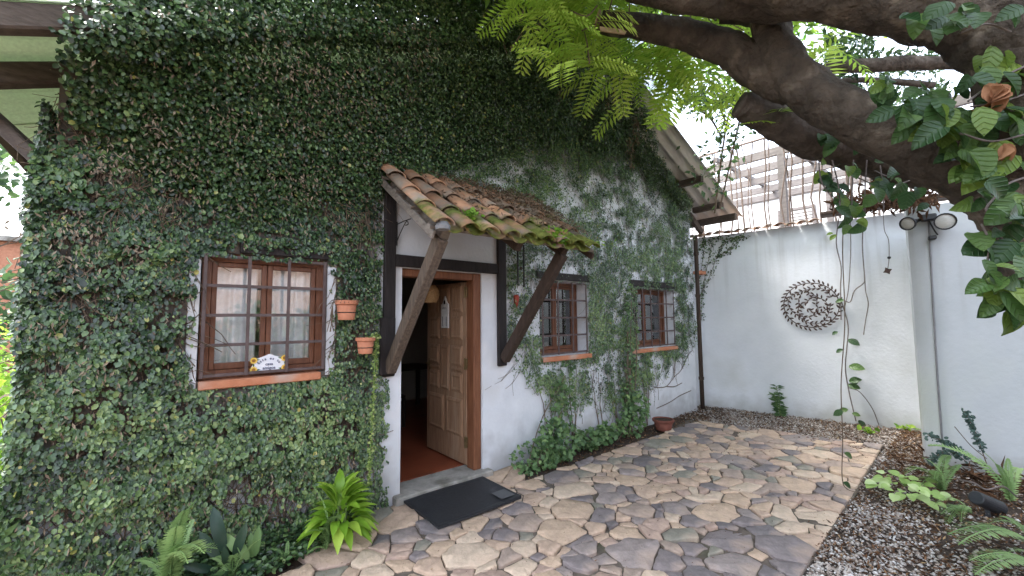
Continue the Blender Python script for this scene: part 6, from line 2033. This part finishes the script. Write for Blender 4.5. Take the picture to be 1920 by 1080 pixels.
# trunk outside the frame on the right, rising to the fork
tp = at(2010, 480, 2.25)
b = MB()
s = spline([(3.45, -4.55, -0.1, 0.42), (3.4, -4.4, 0.6, 0.34), (3.2, -4.15, 1.3, 0.30), (tp.x, tp.y, tp.z, 0.30)], 6)
b.tube([q[:3] for q in s], [q[3] for q in s], 18, True, 0.08).build('trunk', M['bark'], tree, smooth=True)
limb([(2010, 480, 2.25, 92), (1930, 400, 2.3, 70), (1850, 342, 2.4, 55), (1730, 284, 2.55, 46), (1620, 230, 2.7, 42), (1530, 180, 2.85, 40), (1472, 125, 2.95, 38), (1446, 60, 3.0, 32), (1436, -60, 3.0, 32)], M['bark'], seg=18)
limb([(1492, 165, 2.95, 34), (1440, 140, 3.05, 36), (1375, 98, 3.15, 32), (1290, 66, 3.25, 27), (1200, 50, 3.35, 22), (1128, 42, 3.42, 20)], M['bark'])
limb([(1740, 325, 3.3, 34), (1660, 298, 3.3, 38), (1580, 270, 3.3, 40), (1510, 252, 3.3, 38), (1450, 224, 3.3, 31), (1402, 202, 3.3, 26), (1386, 195, 3.3, 23)], M['bark_pale'], seg=16)
limb([(2030, 240, 2.1, 130), (1950, 120, 2.1, 92), (1860, 45, 2.2, 74), (1760, 12, 2.3, 64), (1620, -8, 2.45, 56), (1480, -25, 2.6, 46), (1380, -50, 2.7, 40)], M['bark'], seg=18)
limb([(1560, -15, 2.6, 50), (1420, 0, 2.8, 36), (1310, 2, 2.95, 24), (1260, -2, 3.0, 22), (1180, -22, 3.1, 20)], M['bark'])
limb([(1800, 120, 4.2, 10), (1720, 118, 4.2, 13), (1640, 122, 4.2, 13), (1560, 128, 4.2, 11), (1480, 150, 4.2, 8)], M['bark_pale'], 'bough', seg=8)
limb([(1450, 45, 3.3, 14), (1400, 34, 3.35, 13), (1350, 36, 3.4, 8)], M['bark'], 'bough', seg=8)
limb([(1750, 160, 4.6, 6), (1600, 150, 4.6, 5), (1470, 175, 4.6, 4)], M['bark_pale'], 'bough', seg=6)
# bare wood at the sawn end of the left limb
ce, cd = at(1122, 42, 3.43), (at(1122, 42, 3.43) - at(1200, 50, 3.35)).normalized()
MB().tube([ce - cd * 0.0, ce + cd * 0.012], [0.092, 0.085], 14, True, 0.1).build('sawn_end', M['cut_wood'], tree)
cs = at(1148, 58, 3.30)
MB().prism([(-0.10, -0.022), (0.09, -0.03), (0.11, 0.0), (0.08, 0.018), (-0.10, 0.022)], cs, cd * -1, (0, 0.25, 0.95), FWD * -1, 0.015).build('bark_scar', M['cut_wood'], tree)
# twigs and dangling stems
tw = MB()
for pts in ([(1150, -10), (1142, 30), (1160, 60)], [(1185, -10), (1180, 25), (1195, 70)], [(1240, 25), (1265, 50), (1282, 62)], [(1120, 10), (1100, 30), (1070, 20)], [(1285, 60), (1300, 20), (1330, -10)]):
    tw.tube(spline([tuple(at(x, y, 3.25)) for x, y in pts], 5), 0.006, 4, caps=False)
for k in range(26):
    x, y = random.uniform(930, 1440), random.uniform(-40, 120)
    p = at(x, y, random.uniform(3.2, 4.0))
    q = p + Vector((random.uniform(-0.4, 0.2), random.uniform(-0.3, 0.3), random.uniform(-0.25, 0.3)))
    tw.tube([p, (p + q) / 2 + Vector((0, 0, 0.05)), q], [0.008, 0.005, 0.003], 4, caps=False)
tw.build('twigs', M['twig'], tree, kind='stuff')
FR1 = frond_mesh('feathery_frond', M['frond'], 11, 0.30, 0.066, 0.5, sweep=0.25, taper=False)
FR2 = frond_mesh('feathery_frond', M['frond'], 13, 0.26, 0.054, 0.8, sweep=0.3)
def fronds():
    r = random.Random(21)
    # (px range, py range, depth range, count)
    zones = [((890, 1010), (-40, 40), (2.9, 3.4), 20), ((950, 1080), (0, 90), (2.9, 3.5), 30), ((1040, 1150), (40, 110), (3.2, 3.8), 24), ((1030, 1110), (95, 130), (3.0, 3.3), 9), ((1045, 1065), (150, 175), (3.0, 3.1), 2),
             ((1130, 1440), (-30, 20), (3.5, 4.4), 44), ((1120, 1300), (70, 150), (3.6, 4.6), 44), ((1270, 1420), (90, 165), (3.5, 4.6), 30), ((1180, 1300), (120, 185), (3.8, 4.6), 14), ((1300, 1420), (30, 80), (3.6, 4.4), 18),
             ((1400, 1480), (180, 260), (3.1, 3.4), 5), ((1510, 1580), (60, 130), (3.4, 4.2), 6), ((1000, 1100), (-60, 10), (3.3, 4.0), 16), ((1080, 1180), (0, 60), (3.6, 4.2), 14)]
    for (xr, yr, dr, n) in zones:
        for _ in range(int(n * (0.8 if dr[0] < 3.3 else 1.1))):
            p = at(r.uniform(*xr), r.uniform(*yr) - (0 if dr[0] >= 3.5 else 36 if n > 10 else 8), r.uniform(*dr))
            a = r.uniform(0, 2 * PI)
            d = Vector((math.cos(a) - 0.5, math.sin(a) * 0.8 - 0.1, r.uniform(-0.75, 0.1)))
            inst('frond', r.choice((FR1, FR1, FR2)), tree, frame(p, d, Vector((r.uniform(-0.4, 0.4), r.uniform(-0.5, 0.3), 1)), r.uniform(0.26, 0.46) * (1.0 if dr[0] < 3.3 else 1.3)))
fronds()
def crown_mass():
    """The rest of the crown, overhead and beyond the picture's top edge."""
    L, Wd = [], []
    n = 32000
    c = np.array([(0.6, -1.0, 5.4), (1.8, -0.8, 5.6), (3.0, -0.6, 5.8), (0.2, -1.9, 4.8), (1.4, -1.8, 4.8), (2.6, -2.0, 5.0), (0.8, -2.4, 4.7), (2.0, -2.5, 4.9), (3.4, -1.6, 5.9), (4.6, -2.2, 5.7), (5.6, -1.4, 5.8), (2.2, -2.6, 6.2), (5.2, -3.6, 6.0), (3.6, -3.6, 6.4), (1.6, -1.4, 5.9), (6.6, -2.6, 6.3)])  # low clusters before the facade are added out of view to shade its top
    rr = np.array([(1.1, 1.0, 0.45)] * len(c))
    k = rng.integers(0, len(c), n)
    P = c[k] + rng.normal(0, 0.55, (n, 3)) * rr[k] * 1.2
    P[:, 2] = np.maximum(P[:, 2], np.where(P[:, 0] + P[:, 1] * 0.3 < 1.9, 4.3, 5.0))
    a = rng.uniform(0, 2 * PI, n)
    D = np.stack([np.cos(a), np.sin(a), rng.normal(-0.3, 0.3, n)], -1)
    N = rng.normal(0, 0.35, (n, 3)); N[:, 2] += 1
    scatter_leaves('crown', P, D, N, rng.uniform(0.10, 0.20, n), rng.random(n), LEAF_SLIM, M['spray'], tree, width=1.2)
    # darker small leaves seen against the sky between the limbs
    pts = []
    zones = [((1545, 1640), (62, 130), (4.5, 6.0), 500), ((1600, 1760), (95, 140), (4.5, 6.0), 420), ((1550, 1780), (150, 230), (4.6, 6.2), 900), ((1540, 1600), (90, 190), (4.5, 5.5), 350), ((1400, 1470), (60, 110), (4.6, 5.5), 260), ((1380, 1450), (90, 200), (4.6, 5.6), 160), ((1230, 1420), (130, 200), (5.0, 6.0), 200)]
    for (xr, yr, dr, m) in zones:
        for _ in range(m):
            pts.append(at(random.uniform(*xr), random.uniform(*yr), random.uniform(*dr)))
    P = np.array(pts); n = len(P)
    D = rng.normal(0, 1, (n, 3)); N = rng.normal(0, 1, (n, 3))
    scatter_leaves('crown', P, D, N, rng.uniform(0.05, 0.11, n), rng.random(n), LEAF_SLIM, M['far_leaf'], tree, width=1.3)
crown_mass()

# ------------------------------------------------------------------ broad leaved vine on the tree
vine = thing('broad_leaved_vine', 'vine with large heart shaped leaves growing over the tree limbs at the right', 'climbing plant', tuple(at(1900, 330, 2.0)))
def vine_leaves():
    r = random.Random(17)
    spots = [(1880, 110, 2.0, 6, 40), (1835, 150, 2.05, 5, 30), (1870, 205, 2.0, 9, 40), (1790, 215, 2.1, 7, 30), (1735, 205, 2.1, 13, 32), (1700, 195, 2.15, 9, 25), (1660, 172, 2.3, 7, 25), (1770, 240, 2.05, 8, 25), (1805, 290, 2.05, 8, 28), (1750, 180, 2.2, 6, 30), (1640, 165, 2.8, 6, 30), (1780, 180, 2.3, 6, 35), (1840, 180, 2.05, 6, 40),
             (1820, 250, 2.1, 7, 40), (1880, 300, 2.0, 8, 40), (1840, 330, 2.05, 8, 45), (1795, 235, 2.2, 5, 30), (1900, 380, 1.95, 7, 30), (1880, 410, 1.95, 7, 35), (1850, 370, 2.0, 5, 30), (1905, 460, 1.95, 7, 25),
             (1860, 510, 1.9, 6, 35), (1850, 530, 1.9, 6, 35), (1900, 545, 1.9, 6, 25), (1880, 560, 1.9, 4, 25), (1780, 20, 2.0, 4, 25), (1815, 30, 2.0, 5, 25), (1730, 40, 2.1, 3, 20), (1895, 20, 2.0, 4, 20),
             (1575, 345, 3.2, 7, 30), (1545, 320, 3.2, 5, 25), (1600, 300, 3.1, 4, 30), (1640, 335, 3.1, 7, 40), (1680, 345, 3.0, 6, 30), (1600, 400, 3.1, 5, 20), (1570, 385, 3.1, 4, 15), (1610, 415, 3.0, 2, 8), (1720, 340, 2.8, 5, 30), (1540, 250, 3.1, 4, 15), (1570, 255, 3.0, 3, 15), (1850, 440, 2.0, 4, 25)]
    for (x, y, d, n, sp) in spots:
        for _ in range(n):
            p = at(x + r.gauss(0, sp * 0.55), y + r.gauss(0, sp * 0.55), d + r.uniform(-0.08, 0.08))
            side = r.uniform(-1.0, 1.0)
            dr = RGT * side - UP * r.uniform(0.15, 1.0) - FWD * r.uniform(-0.2, 0.5)
            nn = -FWD + UP * r.uniform(0.0, 1.3) + RGT * r.uniform(-0.6, 0.6)
            L = r.uniform(0.075, 0.135) * (1.1 if d < 2.3 else 0.95)
            inst('leaf', r.choice(BIGS) if r.random() < 0.7 else OVAL, vine, frame(p, dr, nn, L))
vine_leaves()
for l in ([(1930, 330), (1890, 345), (1865, 370), (1850, 395), (1895, 400)], [(1940, 170), (1880, 190), (1820, 200)], [(1930, 120), (1870, 150), (1815, 190)], [(1895, 60), (1850, 45), (1800, 62)], [(1930, 250), (1860, 265), (1800, 250)],
          [(1840, 420), (1862, 460), (1890, 500), (1930, 520)], [(1855, 470), (1850, 500), (1860, 520)], [(1930, 480), (1890, 530), (1862, 548)], [(1930, 575), (1900, 600), (1895, 615)], [(1860, 430), (1880, 450), (1875, 480)]):
    MB().tube(spline([tuple(at(x, y, 1.98)) for x, y in l], 6), 0.005, 5, caps=False).build('stem', M['vine_stem'], vine)
for l in ([(1560, 300), (1572, 350), (1576, 410)], [(1600, 300), (1598, 350), (1596, 410)], [(1625, 300), (1622, 350), (1621, 400)], [(1650, 310), (1655, 350), (1657, 400)], [(1535, 300), (1540, 340), (1560, 370)], [(1600, 330), (1660, 350), (1730, 330)], [(1690, 320), (1665, 330), (1640, 320)]):
    MB().tube(spline([tuple(at(x, y, 3.15)) for x, y in l], 6), 0.005, 5, caps=False).build('stem', M['vine_stem'], vine)
ORG = leaf_mesh_big('dry_leaf', M['orange_dry'], 'oval', 8, 0.65, 1.1, 0.09, 0.12)
dl = thing('dry_leaf_cluster', 'cluster of large curled orange brown dead leaves caught in the vine', 'dead leaves', tuple(at(1862, 175, 1.95)))
for k in range(6):
    inst('leaf', ORG, dl, frame(at(1858 + 5 * k - 8, 158 + (k % 3) * 6, 1.93), -UP + RGT * (0.5 - 0.2 * k) - FWD * 0.2, -FWD + RGT * (k - 2.5) * 0.8, 0.11))
d2 = thing('dry_leaf', 'single curled brown dead leaf hanging lower in the vine', 'dead leaves', tuple(at(1882, 285, 1.95)))
for k in range(2):
    inst('leaf', ORG, d2, frame(at(1880 + 6 * k, 270, 1.95), -UP + RGT * (0.15 - 0.2 * k), -FWD + RGT * (1 - 2 * k), 0.09))
# dark hanging litter under the limb, on the wall top
def limb_litter():
    n = 500
    P = np.array([at(random.uniform(1560, 1760), 372 + random.gauss(0, 10) - (0), random.uniform(4.2, 4.9)) for _ in range(n)])
    D = rng.normal(0, 0.6, (n, 3)); D[:, 2] -= 0.7
    N = rng.normal(0, 1, (n, 3))
    o = scatter_leaves('dead_leaf_mat', P, D, N, rng.uniform(0.05, 0.12, n), rng.random(n) * 0.5, LEAF_CURL, M['litter'])
    tag(o, 'matted brown dead leaves hanging along the top of the white wall under the limb', 'leaf litter')
limb_litter()

# ------------------------------------------------------------------ beyond the garden wall
pg = thing('pergola', 'brown wooden pergola standing beyond the white garden wall', 'pergola', (9.5, 0, 0))
PZ_ = 4.55
for x in (8.55, 9.35, 10.15, 10.95, 11.7):
    MB().box(x - 0.04, x + 0.04, -4.0, 2.4, PZ_, PZ_ + 0.15).build('beam', M['pergola'], pg)
for y in (-3.6, -2.4, -1.2, 0.0, 1.2, 2.2):
    MB().box(8.4, 11.9, y - 0.03, y + 0.03, PZ_ + 0.152, PZ_ + 0.24).build('rafter', M['pergola'], pg)
for (x, y) in ((8.55, -1.1), (8.55, 1.9), (11.7, -1.1), (11.7, 1.9)):
    MB().box(x - 0.055, x + 0.055, y - 0.055, y + 0.055, 0, PZ_ - 0.002).build('post', M['pergola'], pg)
fe = thing('rod_fence', 'fence of thin crooked upright rods along the top of the garden wall', 'fence', (8.35, -0.9, 3.0))
MB().tube([(8.25, 1.0, 4.85), (8.32, -0.9, 4.85), (8.4, -3.0, 4.85)], 0.022, 6).build('rail', M['rod'], fe)
rr_ = random.Random(8)
for i in range(30):
    y = 0.75 - 0.125 * i + rr_.uniform(-0.03, 0.03)
    x = 8.28 - 0.045 * (y - 0.5)
    if rr_.random() < 0.15: y += 0.06
    MB().tube([(x, y + rr_.uniform(-0.06, 0.06), 2.9), (x + rr_.uniform(-0.02, 0.02), y + rr_.uniform(-0.09, 0.09), 3.6), (x + rr_.uniform(-0.02, 0.02), y + rr_.uniform(-0.09, 0.09), 4.3), (x, y + rr_.uniform(-0.08, 0.08), 4.84)], rr_.uniform(0.010, 0.018), 5).build('rod', M['rod'], fe)
nb = thing('neighbouring_building', 'bright white building with a small louvred window beyond the pergola', 'building', (12.6, -1, 0))
MB().box(12.6, 18, -9, 4.2, 0, 5.0).build('wall', M['white_far'], nb)
MB().box(12.56, 12.6, -9, 4.2, 4.75, 4.9).build('band', M['pergola'], nb)
nwin = MB().box(12.55, 12.597, -0.62, 0.22, 3.75, 3.80).box(12.55, 12.597, -0.62, 0.22, 4.35, 4.42).box(12.55, 12.597, -0.62, -0.55, 3.801, 4.349).box(12.55, 12.597, 0.15, 0.22, 3.801, 4.349).build('window', M['pergola'], nb)
MB().box(12.585, 12.598, -0.549, 0.149, 3.801, 4.349).build('pane', M['label_grey'], nwin)
for k in range(6):
    MB().box(12.55, 12.58, -0.545, 0.145, 3.84 + 0.085 * k, 3.90 + 0.085 * k).build('louvre', M['white_board'], nwin)
tw_ = thing('tower_block', 'pale blue grey tower block far behind the house roof', 'building', (30, 19, 0))
MB().box(26, 34, 14.6, 24, 0, 40).build('wall', M['pale_tower'], tw_)
# shrub with thin stems behind the roof
def back_shrub():
    root = thing('tall_shrub', 'slender shrub with bluish leaves rising behind the roof edge and the rod fence', 'shrub', (8.2, 0.3, 2.9))
    b = MB()
    d = 6.0
    for l in ([(1340, 400), (1352, 300), (1365, 220), (1375, 200)], [(1350, 390), (1370, 300), (1390, 210)], [(1355, 260), (1330, 220), (1300, 200)], [(1362, 230), (1340, 190), (1290, 185)], [(1385, 190), (1345, 165), (1310, 140)]):
        b.tube(spline([tuple(at(x, y, d)) for x, y in l], 6), 0.014, 5, caps=False)
    b.build('stem', M['twig'], root)
    pts = []
    for (x, y, sx, sy, n) in ((1350, 190, 35, 15, 150), (1320, 200, 35, 12, 120), (1300, 185, 25, 10, 70), (1370, 240, 20, 25, 90), (1340, 290, 25, 30, 60), (1320, 330, 15, 20, 30), (1360, 165, 40, 15, 110), (1355, 345, 15, 20, 30)):
        for _ in range(n): pts.append(at(random.gauss(x, sx), random.gauss(y, sy), d + random.uniform(-0.3, 0.3)))
    P = np.array(pts); n = len(P)
    D = rng.normal(0, 1, (n, 3)); N = rng.normal(0, 1, (n, 3))
    scatter_leaves('leaves', P, D, N, rng.uniform(0.06, 0.13, n), rng.uniform(0.2, 1, n), LEAF_SLIM, M['far_leaf'], root, width=1.4)
back_shrub()

# left of the house: hedge, brick building, tree
def blob_foliage(name, label, cat, blobs, n, size, material, seed, shape=LEAF_FIG, trunk=None):
    r = np.random.default_rng(seed)
    root = thing(name, label, cat, (blobs[0][0], blobs[0][1], 0))
    Ps = []
    for (x, y, z, rx, ry, rz) in blobs:
        q = unit(r.normal(0, 1, (n, 3))) * (0.5 + 0.5 * r.random((n, 1)))
        Ps.append(q * np.array([rx, ry, rz])[None] + np.array([x, y, z])[None])
    P = np.concatenate(Ps); P[:, 2] = np.maximum(P[:, 2], 0.02)
    k = len(P)
    D = r.normal(0, 1, (k, 3)); D[:, 2] -= 0.3
    N = r.normal(0, 0.6, (k, 3)) + np.array([0, -0.4, 0.7])[None]
    scatter_leaves('foliage', P, D, N, r.uniform(0.7, 1.3, k) * size, r.random(k), shape, material, root)
    x, y, z, rx, ry, rz = blobs[0]
    MB().tube([(x, y, 0), (x + 0.03, y, z * 0.5), (x, y, z)], [0.05, 0.04, 0.02], 7).build('trunk', M['bark'], root)
blob_foliage('hedge', 'bright yellow green hedge left of the house corner', 'hedge', [(-1.2, 1.6, 0.5, 0.45, 0.5, 0.6), (-1.4, 2.8, 0.6, 0.5, 0.7, 0.75), (-1.8, 4.4, 0.8, 0.6, 0.8, 1.0), (-1.0, 0.8, 0.25, 0.25, 0.3, 0.35)], 1100, 0.07, M['hedge'], 31)
blob_foliage('garden_tree', 'loose leaved tree beyond the hedge at the left edge', 'tree', [(-2.7, 7.6, 4.3, 0.9, 1.0, 0.7), (-2.5, 8.0, 1.6, 0.9, 0.9, 1.3)], 500, 0.14, M['far_leaf'], 32)
lb = thing('brick_building', 'orange brick building beyond the hedge at the left edge', 'building', (-4.5, 11, 0))
MB().box(-9.5, -3.4, 16, 20, 0, 4.1).build('wall', M['orange_brick'], lb)
MB().box(-9.7, -3.2, 15.8, 20.2, 4.102, 4.25).build('roof', M['concrete'], lb)

# the courtyard's other side, behind the viewer (seen only as reflections in the panes)
def brick_mat():
    m = mat('rough_brick_wall', (0.20, 0.12, 0.09), (0.33, 0.22, 0.17), scale=6, rough=0.9, bump=0.4)
    nt = m.node_tree
    bk = lnode(nt, 'ShaderNodeTexBrick')
    bk.inputs['Scale'].default_value = 4.0
    bk.inputs['Color1'].default_value = (0.42, 0.24, 0.18, 1)
    bk.inputs['Color2'].default_value = (0.55, 0.38, 0.30, 1)
    bk.inputs['Mortar'].default_value = (0.30, 0.26, 0.22, 1)
    tc = lnode(nt, 'ShaderNodeTexCoord')
    mp = lnode(nt, 'ShaderNodeMapping')
    mp.inputs['Rotation'].default_value = (PI / 2, 0, 0)
    nt.links.new(tc.outputs['Object'], mp.inputs['Vector'])
    nt.links.new(mp.outputs[0], bk.inputs['Vector'])
    nt.links.new(bk.outputs['Color'], nt.nodes['Principled BSDF'].inputs['Base Color'])
    return m
bw_ = thing('boundary_wall', 'rough brick boundary wall on the far side of the courtyard, mirrored in the left window', 'wall', (2, -8.5, 0))
MB().box(-6, 9, -8.9, -8.6, 0, 3.4).build('wall', brick_mat(), bw_)
blob_foliage('hedge', 'unseen dark hedge added across the courtyard to darken the pane reflections', 'hedge', [(x, -7.6, 0.95, 0.9, 0.5, 1.15) for x in (-4, -2.6, -1.2, 0.2, 1.6, 3.0, 4.4, 5.8)], 900, 0.15, M['far_leaf'], 33)  # added dark mass that keeps reflections in the lower panes dim
